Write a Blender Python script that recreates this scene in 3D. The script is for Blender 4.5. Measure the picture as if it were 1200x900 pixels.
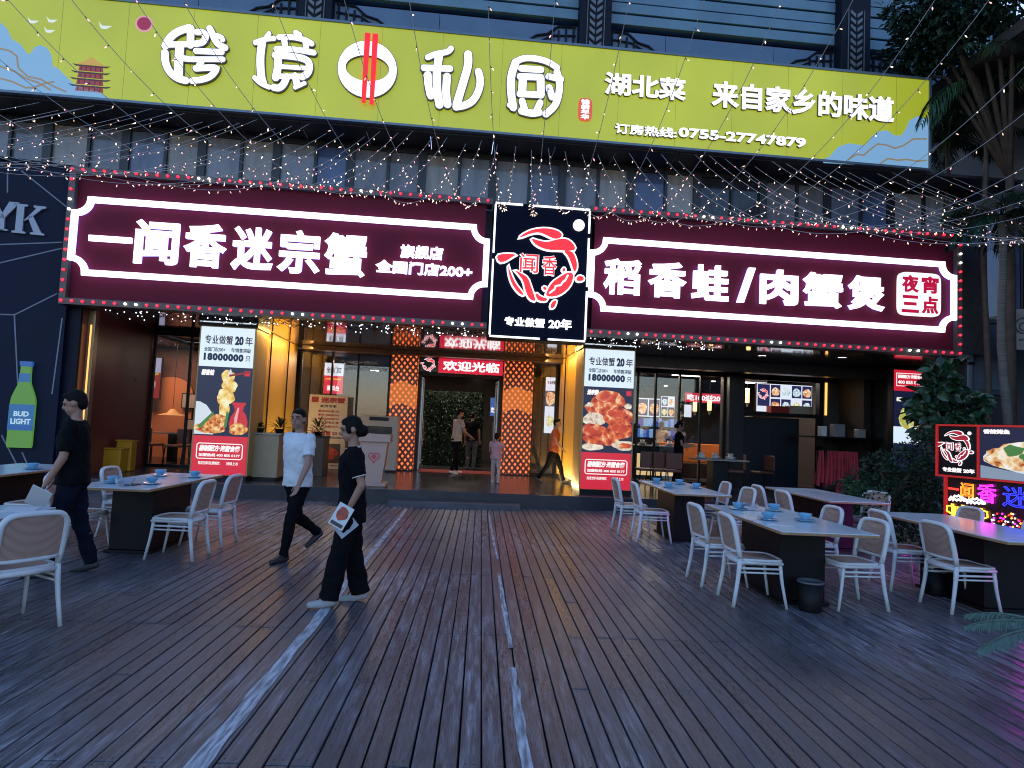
import bpy, bmesh, math, random
from mathutils import Vector, Matrix
R = math.radians
random.seed(7)
for o in list(bpy.data.objects): bpy.data.objects.remove(o)
scene = bpy.context.scene
COL = scene.collection

# ------------------------------------------------------------------ camera, world, sun, exposure
FPX, HCAM = 770.0, 1.62
_d = Vector((-36, 47, FPX)); _s = 0.046
_t = FPX * FPX / (47 + 36 * _s)
_u = Vector((_t * _s, -_t, FPX)); _d.normalize(); _u.normalize()
_r = _d.cross(_u)
if _r.x < 0: _r = -_r
# rows: world X, Y, Z written in camera axes (x right, y down, z forward)
CAMR = Matrix((_r, _d, _u))
cam = bpy.data.cameras.new('camera'); camo = bpy.data.objects.new('camera', cam); COL.objects.link(camo)
rx = CAMR @ Vector((1, 0, 0)); ry = CAMR @ Vector((0, -1, 0)); rz = CAMR @ Vector((0, 0, -1))
M4 = Matrix((rx, ry, rz)).transposed().to_4x4(); M4.translation = Vector((0, 0, HCAM))
camo.matrix_world = M4
cam.sensor_fit = 'HORIZONTAL'; cam.sensor_width = 36; cam.lens = 36 * FPX / 1200
cam.clip_start = 0.05; cam.clip_end = 3000
scene.camera = camo

world = bpy.data.worlds.new('World'); scene.world = world; world.use_nodes = True
wn = world.node_tree.nodes; wl = world.node_tree.links
sky = wn.new('ShaderNodeTexSky'); sky.sky_type = 'NISHITA'; sky.sun_disc = False
sky.sun_elevation = R(14); sky.sun_rotation = R(20); sky.ozone_density = 4.5; sky.dust_density = 0.5; sky.air_density = 1.3
tint = wn.new('ShaderNodeMix'); tint.data_type = 'RGBA'; tint.blend_type = 'MULTIPLY'; tint.inputs[0].default_value = 1.0; tint.inputs[7].default_value = (1.08, .95, 1.04, 1)
wl.new(sky.outputs[0], tint.inputs[6]); wl.new(tint.outputs[2], wn['Background'].inputs[0]); wn['Background'].inputs[1].default_value = 0.15
sl = bpy.data.lights.new('sun', 'SUN'); sl.energy = 0.03; sl.angle = R(12); sl.color = (1, .9, .8)
so = bpy.data.objects.new('sun', sl); COL.objects.link(so); so.rotation_euler = (R(76), 0, R(-20 + 180))
scene.view_settings.view_transform = 'Standard'; scene.view_settings.look = 'None'
scene.view_settings.exposure = 1.38; scene.view_settings.gamma = 1.0; scene.view_settings.use_curve_mapping = False
scene.render.engine = 'CYCLES'
scene.cycles.use_denoising = True; scene.cycles.pixel_filter_type = 'BLACKMAN_HARRIS'; scene.cycles.filter_width = 1.05
scene.cycles.max_bounces = 6; scene.cycles.diffuse_bounces = 2; scene.cycles.glossy_bounces = 3
scene.cycles.transparent_max_bounces = 12; scene.cycles.sample_clamp_indirect = 4.0
scene.cycles.caustics_reflective = False; scene.cycles.caustics_refractive = False

# ------------------------------------------------------------------ frames of the place
YAW = R(2.5)
EU = Vector((math.cos(YAW), math.sin(YAW), 0)); EW = Vector((-math.sin(YAW), math.cos(YAW), 0))
FO = Vector((0.686, 13.097, 0))           # foot of the entrance step
def F(u, w, z): return FO + EU * u + EW * w + Vector((0, 0, z))
def _ray(px, py): return CAMR @ Vector((px - 600, py - 450, FPX))
def fp(px, py, w):                         # facade coordinates (u, z) of a measured point on plane w
    v = _ray(px, py); c = Vector((0, 0, HCAM))
    k = (w - (c - FO).dot(EW)) / v.dot(EW); q = c + v * k
    return ((q - FO).dot(EU), q.z)
def gp(px, py, z=0.0):
    v = _ray(px, py); k = (z - HCAM) / v.z
    return Vector((0, 0, HCAM)) + v * k

# ------------------------------------------------------------------ materials
MATS = {}
EMK = .385          # lamps and lit signs relative to the exposure
def _sock(nt, v):
    return v
def P(name, col, rough=.5, metal=0., spec=.5, noise=0., nscale=8., stretch=(1, 1, 1), bump=0., coat=0., island=0.):
    if name in MATS: return MATS[name]
    m = bpy.data.materials.new(name); m.use_nodes = True; nt = m.node_tree; N = nt.nodes; L = nt.links
    b = N['Principled BSDF']
    b.inputs['Base Color'].default_value = (*col, 1); b.inputs['Roughness'].default_value = rough
    b.inputs['Metallic'].default_value = metal; b.inputs['Specular IOR Level'].default_value = spec
    b.inputs['Coat Weight'].default_value = coat; b.inputs['Coat Roughness'].default_value = .05
    tc = N.new('ShaderNodeTexCoord'); mp = N.new('ShaderNodeMapping'); mp.inputs['Scale'].default_value = stretch
    L.new(tc.outputs['Object'], mp.inputs[0])
    nz = N.new('ShaderNodeTexNoise'); nz.inputs['Scale'].default_value = nscale; nz.inputs['Detail'].default_value = 5
    L.new(mp.outputs[0], nz.inputs['Vector'])
    val = nz.outputs['Fac']
    mr = N.new('ShaderNodeMapRange'); mr.inputs[1].default_value = .3; mr.inputs[2].default_value = .7
    mr.inputs[3].default_value = 1 - noise; mr.inputs[4].default_value = 1 + noise
    L.new(val, mr.inputs[0]); fac = mr.outputs[0]
    if island:
        g = N.new('ShaderNodeNewGeometry'); m2 = N.new('ShaderNodeMapRange')
        m2.inputs[3].default_value = 1 - island; m2.inputs[4].default_value = 1 + island
        L.new(g.outputs['Random Per Island'], m2.inputs[0])
        mm = N.new('ShaderNodeMath'); mm.operation = 'MULTIPLY'; L.new(fac, mm.inputs[0]); L.new(m2.outputs[0], mm.inputs[1]); fac = mm.outputs[0]
    vm = N.new('ShaderNodeVectorMath'); vm.operation = 'SCALE'; vm.inputs[0].default_value = col
    L.new(fac, vm.inputs['Scale']); L.new(vm.outputs[0], b.inputs['Base Color'])
    r2 = N.new('ShaderNodeMapRange'); r2.inputs[3].default_value = max(.02, rough - .08); r2.inputs[4].default_value = min(1, rough + .08)
    L.new(val, r2.inputs[0]); L.new(r2.outputs[0], b.inputs['Roughness'])
    if bump:
        bp = N.new('ShaderNodeBump'); bp.inputs['Strength'].default_value = bump; bp.inputs['Distance'].default_value = .01
        L.new(val, bp.inputs['Height']); L.new(bp.outputs[0], b.inputs['Normal'])
    MATS[name] = m; return m
def E(name, col, st=1., base=(.02, .02, .02)):
    if name in MATS: return MATS[name]
    m = bpy.data.materials.new(name); m.use_nodes = True
    b = m.node_tree.nodes['Principled BSDF']
    b.inputs['Base Color'].default_value = (*base, 1); b.inputs['Roughness'].default_value = .35
    b.inputs['Emission Color'].default_value = (*col, 1); b.inputs['Emission Strength'].default_value = st * EMK
    MATS[name] = m; return m
def UNEVEN(name, col, st, base, amt=.1, sc=.55):
    """backlit vinyl: the tubes behind it light it a little unevenly"""
    m = E(name, col, st, base); nt = m.node_tree; N = nt.nodes; L = nt.links; b = N['Principled BSDF']
    tc = N.new('ShaderNodeTexCoord'); mp = N.new('ShaderNodeMapping'); mp.inputs['Scale'].default_value = (1, 1, .6); L.new(tc.outputs['Object'], mp.inputs[0])
    nz = N.new('ShaderNodeTexNoise'); nz.inputs['Scale'].default_value = sc; nz.inputs['Detail'].default_value = 3; L.new(mp.outputs[0], nz.inputs['Vector'])
    mr = N.new('ShaderNodeMapRange'); mr.inputs[1].default_value = .3; mr.inputs[2].default_value = .7; mr.inputs[3].default_value = st * EMK * (1 - amt); mr.inputs[4].default_value = st * EMK * (1 + amt)
    L.new(nz.outputs['Fac'], mr.inputs[0]); L.new(mr.outputs[0], b.inputs['Emission Strength']); return m
def GLASS(name, tint=(1, 1, 1), refl=.06):
    if name in MATS: return MATS[name]
    m = bpy.data.materials.new(name); m.use_nodes = True; nt = m.node_tree; N = nt.nodes; L = nt.links
    N.remove(N['Principled BSDF']); out = N['Material Output']
    t = N.new('ShaderNodeBsdfTransparent'); t.inputs[0].default_value = (*tint, 1)
    g = N.new('ShaderNodeBsdfGlossy'); g.inputs['Roughness'].default_value = .02; g.inputs['Color'].default_value = (.9, .9, .95, 1)
    lw = N.new('ShaderNodeLayerWeight'); lw.inputs[0].default_value = .5
    pw = N.new('ShaderNodeMath'); pw.operation = 'POWER'; pw.inputs[1].default_value = 4.; L.new(lw.outputs['Facing'], pw.inputs[0])
    fr = N.new('ShaderNodeMath'); fr.operation = 'MULTIPLY_ADD'; fr.inputs[1].default_value = .85; fr.inputs[2].default_value = refl; L.new(pw.outputs[0], fr.inputs[0])
    mx = N.new('ShaderNodeMixShader'); L.new(fr.outputs[0], mx.inputs[0]); L.new(t.outputs[0], mx.inputs[1]); L.new(g.outputs[0], mx.inputs[2])
    L.new(mx.outputs[0], out.inputs[0]); MATS[name] = m; return m
def FOOD(name, cols, scale=9., st=.9):
    """a printed, backlit food picture: cells of sauce colours with cream highlights"""
    if name in MATS: return MATS[name]
    m = bpy.data.materials.new(name); m.use_nodes = True; nt = m.node_tree; N = nt.nodes; L = nt.links
    b = N['Principled BSDF']; b.inputs['Roughness'].default_value = .3; b.inputs['Base Color'].default_value = (.02, .02, .02, 1)
    tc = N.new('ShaderNodeTexCoord')
    nz = N.new('ShaderNodeTexNoise'); nz.inputs['Scale'].default_value = scale; nz.inputs['Detail'].default_value = 6; nz.inputs['Distortion'].default_value = 1.6
    L.new(tc.outputs['Object'], nz.inputs['Vector'])
    vo = N.new('ShaderNodeTexVoronoi'); vo.inputs['Scale'].default_value = scale * 1.5
    mixv = N.new('ShaderNodeMix'); mixv.data_type = 'VECTOR'; mixv.inputs[0].default_value = .12
    L.new(tc.outputs['Object'], mixv.inputs[4]); L.new(nz.outputs['Color'], mixv.inputs[5]); L.new(mixv.outputs[1], vo.inputs['Vector'])
    ad = N.new('ShaderNodeMath'); ad.operation = 'MULTIPLY_ADD'; ad.inputs[1].default_value = .55; L.new(vo.outputs['Distance'], ad.inputs[0])
    ml = N.new('ShaderNodeMath'); ml.operation = 'MULTIPLY'; ml.inputs[1].default_value = .75; L.new(nz.outputs['Fac'], ml.inputs[0]); L.new(ml.outputs[0], ad.inputs[2])
    cr = N.new('ShaderNodeValToRGB'); el = cr.color_ramp.elements
    while len(el) < len(cols): el.new(.5)
    for i, c in enumerate(cols):
        el[i].position = .26 + .60 * i / (len(cols) - 1); el[i].color = (*c, 1)
    L.new(ad.outputs[0], cr.inputs[0]); L.new(cr.outputs[0], b.inputs['Emission Color']); b.inputs['Emission Strength'].default_value = st * EMK
    MATS[name] = m; return m

# ------------------------------------------------------------------ mesh builder
class MB:
    def __init__(s, org=(0, 0, 0)):
        s.v = []; s.f = []; s.mi = []; s.org = Vector(org); s.m = 0
    def add(s, vs, fs, mi=None):
        k = len(s.v); s.v += [Vector(p) - s.org for p in vs]; s.f += [[i + k for i in q] for q in fs]
        s.mi += [s.m if mi is None else mi] * len(fs); return s
    def stroke(s, path, wd, w0, w1, mi=None):
        """a rounded brush stroke along a path of (u, z)"""
        q = [tuple(p) for p in path]
        for _ in range(2):
            if len(q) > 2:
                r_ = [q[0]]
                for a, b in zip(q[:-1], q[1:]): r_ += [(a[0] * .75 + b[0] * .25, a[1] * .75 + b[1] * .25), (a[0] * .25 + b[0] * .75, a[1] * .25 + b[1] * .75)]
                q = r_ + [q[-1]]
        s.ribbon(q, wd, w0, w1, closed=False, mi=mi)
        for e in (q[0], q[-1]): s.prism([(e[0] + wd * .5 * math.cos(t), e[1] + wd * .5 * math.sin(t)) for t in [2 * math.pi * i / 16 for i in range(16)]], w0 + .0004, w1, mi)
        return s
    def box(s, x0, x1, y0, y1, z0, z1, mi=None):
        vs = [(x, y, z) for z in (z0, z1) for y in (y0, y1) for x in (x0, x1)]
        return s.add(vs, [(0, 2, 3, 1), (4, 5, 7, 6), (0, 1, 5, 4), (2, 6, 7, 3), (0, 4, 6, 2), (1, 3, 7, 5)], mi)
    def rbox(s, x0, x1, y0, y1, z0, z1, b=.01, mi=None):
        """box with all edges chamfered by b"""
        bm = bmesh.new(); bmesh.ops.create_cube(bm, size=1)
        for v in bm.verts: v.co = Vector(((x0 + x1) / 2 + v.co.x * (x1 - x0), (y0 + y1) / 2 + v.co.y * (y1 - y0), (z0 + z1) / 2 + v.co.z * (z1 - z0)))
        bmesh.ops.bevel(bm, geom=bm.edges[:], offset=b, segments=2, affect='EDGES', profile=.5)
        return s.bm(bm, mi)
    def bm(s, bm, mi=None, M=None):
        bm.verts.index_update()
        s.add([(M @ v.co if M else v.co.copy()) for v in bm.verts], [[v.index for v in f.verts] for f in bm.faces], mi); bm.free(); return s
    def prism(s, poly, w0, w1, mi=None):
        """poly of (u, z); extruded from w0 (front) to w1 (back)"""
        n = len(poly); a = sum(poly[i][0] * poly[(i + 1) % n][1] - poly[(i + 1) % n][0] * poly[i][1] for i in range(n))
        if a < 0: poly = poly[::-1]
        vs = [(p[0], w0, p[1]) for p in poly] + [(p[0], w1, p[1]) for p in poly]
        fs = [list(range(n)), list(range(2 * n - 1, n - 1, -1))] + [[(i + 1) % n, i, n + i, n + (i + 1) % n] for i in range(n)]
        return s.add(vs, fs, mi)
    def ribbon(s, path, wd, w0, w1, closed=True, mi=None):
        n = len(path); inn = []; out = []
        for i in range(n):
            a = Vector(path[i - 1] if (closed or i) else path[i]); b = Vector(path[i]); c = Vector(path[(i + 1) % n] if (closed or i < n - 1) else path[i])
            d1 = (b - a).normalized() if (b - a).length > 1e-9 else (c - b).normalized()
            d2 = (c - b).normalized() if (c - b).length > 1e-9 else d1
            t = (d1 + d2); t = t.normalized() if t.length > 1e-6 else d1
            nn = Vector((-t.y, t.x)); cs = max(.5, abs(nn.dot(Vector((-d1.y, d1.x)))))
            inn.append(b + nn * wd / 2 / cs); out.append(b - nn * wd / 2 / cs)
        vs = []
        for p, q in zip(inn, out): vs += [(p.x, w0, p.y), (q.x, w0, q.y), (q.x, w1, q.y), (p.x, w1, p.y)]
        fs = []
        for i in range(n if closed else n - 1):
            j = (i + 1) % n
            for k in range(4): fs.append((4 * i + k, 4 * i + (k + 1) % 4, 4 * j + (k + 1) % 4, 4 * j + k))
        if not closed: fs += [(3, 2, 1, 0), tuple(4 * (n - 1) + k for k in range(4))]
        return s.add(vs, fs, mi)
    def tube(s, pts, r, n=8, mi=None, caps=True, sx=1., closed=False):
        pts = [Vector(p) for p in pts]; m = len(pts); rs = r if isinstance(r, (list, tuple)) else [r] * m
        vs = []; fs = []; ref = None
        for i, p in enumerate(pts):
            if closed: t = pts[(i + 1) % m] - pts[i - 1]
            else: t = pts[min(i + 1, m - 1)] - pts[max(i - 1, 0)]
            t.normalize()
            if ref is None:
                ref = Vector((0, 0, 1)) if abs(t.z) < .9 else Vector((1, 0, 0))
            x = t.cross(ref).normalized(); y = x.cross(t).normalized(); ref = y
            for k in range(n):
                a = 2 * math.pi * k / n; vs.append(p + (x * math.cos(a) * sx + y * math.sin(a)) * rs[i])
        for i in range(m if closed else m - 1):
            j = (i + 1) % m
            for k in range(n): fs.append((i * n + k, i * n + (k + 1) % n, j * n + (k + 1) % n, j * n + k))
        if caps and not closed: fs += [tuple(range(n - 1, -1, -1)), tuple((m - 1) * n + k for k in range(n))]
        return s.add(vs, fs, mi)
    def lathe(s, prof, c=(0, 0, 0), n=20, mi=None):
        vs = []; fs = []; m = len(prof)
        for (r, z) in prof:
            for k in range(n):
                a = 2 * math.pi * k / n; vs.append((c[0] + r * math.cos(a), c[1] + r * math.sin(a), c[2] + z))
        for i in range(m - 1):
            for k in range(n): fs.append((i * n + k, i * n + (k + 1) % n, (i + 1) * n + (k + 1) % n, (i + 1) * n + k))
        if prof[0][0] > 1e-4: fs.append(tuple(range(n - 1, -1, -1)))
        if prof[-1][0] > 1e-4: fs.append(tuple((m - 1) * n + k for k in range(n)))
        return s.add(vs, fs, mi)
    def ball(s, c, rad, n=10, m=7, mi=None, rot=None):
        if not isinstance(rad, (tuple, list)): rad = (rad,) * 3
        vs = []; fs = []; c = Vector(c)
        for i in range(m + 1):
            th = math.pi * i / m
            for k in range(n):
                a = 2 * math.pi * k / n
                q = Vector((rad[0] * math.sin(th) * math.cos(a), rad[1] * math.sin(th) * math.sin(a), -rad[2] * math.cos(th)))
                if rot: q = rot @ q
                vs.append(c + q)
        for i in range(m):
            for k in range(n): fs.append((i * n + k, i * n + (k + 1) % n, (i + 1) * n + (k + 1) % n, (i + 1) * n + k))
        return s.add(vs, fs, mi)
    def cap(s, a, b, ra, rb, n=14, flat=False, sx=1.):
        """tapered capsule"""
        a = Vector(a); b = Vector(b); d = b - a; L = d.length; d.normalize()
        pts = []; rs = []
        if not flat:
            for k in range(4):
                th = math.pi / 2 * (1 - k / 4); pts.append(a - d * ra * math.sin(th)); rs.append(max(1e-3, ra * math.cos(th)))
        pts += [a, b]; rs += [ra, rb]
        if not flat:
            for k in range(1, 5):
                th = math.pi / 2 * k / 4; pts.append(b + d * rb * math.sin(th)); rs.append(max(1e-3, rb * math.cos(th)))
        return s.tube(pts, rs, n=n, sx=sx)
    def mesh(s, name, mats, smooth=False, clean=True):
        me = bpy.data.meshes.new(name); me.from_pydata([tuple(v) for v in s.v], [], s.f)
        for m in (mats if isinstance(mats, (list, tuple)) else [mats]): me.materials.append(m)
        me.polygons.foreach_set('material_index', s.mi)
        if smooth: me.polygons.foreach_set('use_smooth', [True] * len(me.polygons))
        if clean:
            bm = bmesh.new(); bm.from_mesh(me); bmesh.ops.recalc_face_normals(bm, faces=bm.faces[:]); bm.to_mesh(me); bm.free()
        me.update(); return me
    def build(s, name, mats, parent=None, smooth=False, label=None, clean=True):
        o = bpy.data.objects.new(name, s.mesh(name, mats, smooth, clean)); COL.objects.link(o)
        if parent: o.parent = parent
        if label: o['label'] = label
        return o

def tag(o, label=None, cat=None, group=None, kind=None):
    if label: o['label'] = label
    if cat: o['category'] = cat
    if group: o['group'] = group
    if kind: o['kind'] = kind
    return o
def thing(name, label, cat, loc=(0, 0, 0), rz=0., group=None):
    o = bpy.data.objects.new(name, None); COL.objects.link(o); o.location = loc; o.rotation_euler = (0, 0, rz)
    o.empty_display_size = .2
    return tag(o, label, cat, group)
def fthing(name, label, cat, u, w, z, group=None):
    """a thing on the facade; its parts are built in facade coordinates (u, w, z) with MB(t_org)"""
    o = thing(name, label, cat, F(u, w, z), YAW, group); o_org[o.name] = Vector((u, w, z)); return o
o_org = {}
def FM(o): return MB(o_org[o.name])
def dup(root, loc, rz, label=None, group=None):
    r = root.copy(); COL.objects.link(r); r.location = loc; r.rotation_euler = (0, 0, rz)
    if label: r['label'] = label
    if group: r['group'] = group
    for ch in list(root.children):
        c = ch.copy(); COL.objects.link(c); c.parent = r
        for g in ch.children:
            d = g.copy(); COL.objects.link(d); d.parent = c
    return r
def struct(o): o['kind'] = 'structure'; return o
def lamp(name, kind, loc, energy, col, size=.3, parent=None, rot=None, sizey=None, spread=None):
    l = bpy.data.lights.new(name, kind); l.energy = energy * EMK; l.color = col
    if kind == 'AREA':
        l.size = size
        if sizey: l.shape = 'RECTANGLE'; l.size_y = sizey
        if spread: l.spread = spread
    else: l.shadow_soft_size = size
    o = bpy.data.objects.new(name, l); COL.objects.link(o); o.location = loc
    if rot: o.rotation_euler = rot
    return o

# ------------------------------------------------------------------ lettering (built-in font, turned into mesh)
def _glyph(body, bold, depth, spacing=1., shear=0.):
    c = bpy.data.curves.new('t', 'FONT'); c.body = body; c.extrude = depth; c.space_character = spacing; c.shear = shear
    c.resolution_u = 3; c.bevel_depth = bold; c.bevel_resolution = 2 if bold > .02 else 0; c.offset = min(.006, bold * .3)
    o = bpy.data.objects.new('t', c); COL.objects.link(o)
    dg = bpy.context.evaluated_depsgraph_get()
    me = bpy.data.meshes.new_from_object(o.evaluated_get(dg)); bpy.data.objects.remove(o); bpy.data.curves.remove(c); return me
def letter(parent, body, box, w, mat, depth=.01, bold=.02, name='lettering', org=None, shear=0., spacing=1., label=None, tf=None):
    """box (u0, z0, u1, z1); the letters stand from w (back) to w - depth (front, towards the viewer)"""
    me = _glyph(body, bold, .5, spacing, shear)
    xs = [v.co.x for v in me.vertices]; ys = [v.co.y for v in me.vertices]
    x0, x1, y0, y1 = min(xs), max(xs), min(ys), max(ys)
    zs = [v.co.z for v in me.vertices]; za, zb = min(zs), max(zs)
    u0, z0, u1, z1 = box; sx = (u1 - u0) / max(1e-6, x1 - x0); sy = (z1 - z0) / max(1e-6, y1 - y0)
    if body in ('一', '-', '—'): sy = sx
    org = org if org is not None else o_org.get(parent.name, Vector((0, 0, 0)))
    for v in me.vertices:
        v.co = Vector((u0 + (v.co.x - x0) * sx, w - depth * (v.co.z - za) / (zb - za), z0 + (v.co.y - y0) * sy)) - org
        if tf: v.co = tf @ v.co
    me.materials.clear(); me.materials.append(mat)
    me.name = name
    o = bpy.data.objects.new(name, me); COL.objects.link(o); o.parent = parent
    if label: o['label'] = label
    return o
def boxpx(x0, y0, x1, y1, w):
    """facade box of a measured run of writing: (x0,y0) upper-left, (x1,y1) lower-right"""
    a = fp(x0, y0, w); b = fp(x1, y1, w); return (a[0], b[1], b[0], a[1])

# ================================================================== ground, deck, platform
g = MB(); g.add([(-400, -400, -.16), (400, -400, -.16), (400, 400, -.16), (-400, 400, -.16)], [(0, 1, 2, 3)])
struct(g.build('ground', P('ground_paving', (.06, .06, .065), .8, noise=.3, nscale=.6)))

def deck_material():
    m = bpy.data.materials.new('worn_deck'); m.use_nodes = True; nt = m.node_tree; N = nt.nodes; L = nt.links
    b = N['Principled BSDF']; tc = N.new('ShaderNodeTexCoord')
    def noise(scale, st, det=5, dist=0.):
        mp = N.new('ShaderNodeMapping'); mp.inputs['Scale'].default_value = st; L.new(tc.outputs['Object'], mp.inputs[0])
        n = N.new('ShaderNodeTexNoise'); n.inputs['Scale'].default_value = scale; n.inputs['Detail'].default_value = det; n.inputs['Distortion'].default_value = dist
        L.new(mp.outputs[0], n.inputs['Vector']); return n.outputs['Fac']
    def mrange(v, a, b_, c, d):
        n = N.new('ShaderNodeMapRange'); L.new(v, n.inputs[0])
        for i, x in enumerate((a, b_, c, d)): n.inputs[i + 1].default_value = x
        return n.outputs[0]
    def math_(op, a, b_=None):
        n = N.new('ShaderNodeMath'); n.operation = op
        for i, x in enumerate((a, b_)):
            if x is None: continue
            if isinstance(x, (int, float)): n.inputs[i].default_value = x
            else: L.new(x, n.inputs[i])
        return n.outputs[0]
    gi = N.new('ShaderNodeNewGeometry').outputs['Random Per Island']
    grain = noise(6, (9, .7, 9), 6, .4); fine = noise(30, (9, .35, 9), 8); patch = noise(.55, (1, .55, 1), 4, .5); scuff = noise(5.5, (4.5, .40, 2), 10, .5)
    worn = mrange(math_('MULTIPLY', mrange(patch, .44, .60, 0, 1), mrange(scuff, .44, .62, 0, 1)), 0, 1, 0, 1)
    dark = math_('MULTIPLY', mrange(grain, .3, .7, .7, 1.25), mrange(gi, 0, 1, .78, 1.2))
    dark = math_('MULTIPLY', dark, mrange(fine, .36, .64, .55, 1.5))
    mx = N.new('ShaderNodeMix'); mx.data_type = 'RGBA'; L.new(worn, mx.inputs[0])
    mx.inputs[6].default_value = (.086, .081, .094, 1); mx.inputs[7].default_value = (.26, .26, .29, 1)
    vm = N.new('ShaderNodeVectorMath'); vm.operation = 'SCALE'; L.new(mx.outputs[2], vm.inputs[0]); L.new(dark, vm.inputs['Scale'])
    L.new(vm.outputs[0], b.inputs['Base Color'])
    ro = math_('ADD', mrange(fine, .35, .65, .27, .47), mrange(gi, 0, 1, -.05, .07)); L.new(ro, b.inputs['Roughness'])
    b.inputs['Specular IOR Level'].default_value = .38
    bp = N.new('ShaderNodeBump'); bp.inputs['Strength'].default_value = .35; bp.inputs['Distance'].default_value = .006
    L.new(math_('ADD', grain, math_('MULTIPLY', scuff, .6)), bp.inputs['Height']); L.new(bp.outputs[0], b.inputs['Normal'])
    return m
dk = MB(); pitch, gap = .112, .010
nb = int(20 / pitch)
for i in range(nb):
    x = -10 + i * pitch
    ys = [-3.0]; y = -2.8 + random.choice((0, 0, 0, 1.0))
    while y < 13.0:
        if random.random() < .62: ys.append(y + random.uniform(-.012, .012))
        y += 2.0
    y_end = 13.08 + (x - FO.x) * math.tan(YAW) + .02
    ys.append(max(y_end, ys[-1] + .1))
    for a, b_ in zip(ys[:-1], ys[1:]):
        dz = random.uniform(-.003, .003); e = .004; tl = random.uniform(-.0022, .0022)
        x0, x1, y0, y1 = x + gap / 2, x + pitch - gap / 2, a + .003, b_ - .003
        vs = [(x0, y0, -.03), (x1, y0, -.03), (x1, y1, -.03), (x0, y1, -.03), (x0 + e, y0 + e, dz - tl), (x1 - e, y0 + e, dz + tl), (x1 - e, y1 - e, dz + tl), (x0 + e, y1 - e, dz - tl),
              (x0, y0, dz - e), (x1, y0, dz - e), (x1, y1, dz - e), (x0, y1, dz - e)]
        fs = [(4, 5, 6, 7)]
        for k in range(4): fs += [(8 + k, 8 + (k + 1) % 4, 4 + (k + 1) % 4, 4 + k), (k, (k + 1) % 4, 8 + (k + 1) % 4, 8 + k)]
        dk.add(vs, fs)
        for yy in (y0 + .035, y1 - .035):
            for fx in (.27, .73):
                cx, cy, rr_ = x0 + (x1 - x0) * fx + random.uniform(-.006, .006), yy + random.uniform(-.008, .008), .0055
                dk.add([(cx + rr_ * math.cos(q), cy + rr_ * math.sin(q), dz + .0026) for q in (0, 1.05, 2.09, 3.14, 4.19, 5.24)], [(0, 1, 2, 3, 4, 5)], 1)
struct(dk.build('deck', [deck_material(), P('rusty_screw', (.018, .014, .013), .6)], clean=False))
ub = MB(); ub.box(-10, 10, -3, 13, -.12, -.06)
struct(ub.build('deck_underlay', P('deck_underlay', (.008, .008, .01), .9)))

def tape_material():
    m = bpy.data.materials.new('worn_tape'); m.use_nodes = True; nt = m.node_tree; N = nt.nodes; L = nt.links
    b = N['Principled BSDF']; b.inputs['Roughness'].default_value = .6
    tc = N.new('ShaderNodeTexCoord'); mp = N.new('ShaderNodeMapping'); mp.inputs['Scale'].default_value = (14, 1.6, 1); L.new(tc.outputs['Object'], mp.inputs[0])
    n = N.new('ShaderNodeTexNoise'); n.inputs['Scale'].default_value = 3; n.inputs['Detail'].default_value = 6; L.new(mp.outputs[0], n.inputs['Vector'])
    cr = N.new('ShaderNodeValToRGB'); cr.color_ramp.elements[0].position = .38; cr.color_ramp.elements[1].position = .62
    cr.color_ramp.elements[0].color = (.20, .20, .215, 1); cr.color_ramp.elements[1].color = (.58, .60, .64, 1)
    L.new(n.outputs['Fac'], cr.inputs[0]); L.new(cr.outputs[0], b.inputs['Base Color']); return m
TAPE = tape_material()
def tape(pixels, widths, lab):
    pts = [gp(*p) for p in pixels]; m = MB(); n = len(pts); vs = []; fs = []
    seg = []
    for (a, b_, wa, wb) in zip(pts[:-1], pts[1:], widths[:-1], widths[1:]):
        for k in range(6):
            t = k / 6; seg.append((a.lerp(b_, t), wa + (wb - wa) * t))
    seg.append((pts[-1], widths[-1]))
    for p, w_ in seg:
        j = random.uniform(-.006, .006); ww = w_ * random.uniform(.82, 1.1)
        vs += [(p.x - ww / 2 + j, p.y, .0045), (p.x + ww / 2 + j, p.y, .0045)]
    for i in range(len(seg) - 1): fs.append((2 * i, 2 * i + 1, 2 * i + 3, 2 * i + 2))
    m.add(vs, fs); return struct(m.build('line_marking', TAPE))
tape([(476, 597), (430, 655), (378, 719), (300, 814), (196, 941)], [.06, .075, .085, .095, .10], '')
tape([(573, 602), (577, 628), (583, 655)], [.035, .035, .03], '')
tape([(585, 672), (591, 712), (599, 760)], [.03, .045, .035], '')
tape([(601, 783), (610, 850), (619, 915)], [.04, .06, .05], '')

# the raised tiled entrance platform, in facade coordinates
PZ = .27
pf = MB(); pf.rbox(-14, 14, .0, 16, -.1, PZ, .008)
o = pf.build('entrance_platform', P('dark_floor_tile', (.035, .035, .042), .22, noise=.35, nscale=1.3)); o.location = FO; o.rotation_euler = (0, 0, YAW); struct(o)
sp = MB(); sp.rbox(-2.4, .12, -.42, -.003, -.02, .10, .008)
o = sp.build('low_step', P('step_stone', (.07, .07, .085), .5, noise=.3, nscale=3)); o.location = FO; o.rotation_euler = (0, 0, YAW); struct(o)

# ================================================================== the restaurant building
BLD = fthing('restaurant_building', 'two storey restaurant building with dark windowed upper floor and open lit shopfront', 'building', 0, 1, 0)
BW = P('navy_trim', (.007, .009, .02), .6, spec=.2, noise=.2)
BLUE2 = P('blue_parapet', (.10, .165, .27), .55, noise=.15, nscale=1.2)
BLUE = P('blue_cladding', (.14, .245, .33), .55, noise=.15, nscale=1.2)
SOF = P('soffit_panel', (.035, .032, .036), .5, noise=.2)
BROWN = P('brown_recess', (.06, .05, .055), .7, noise=.2)
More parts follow.
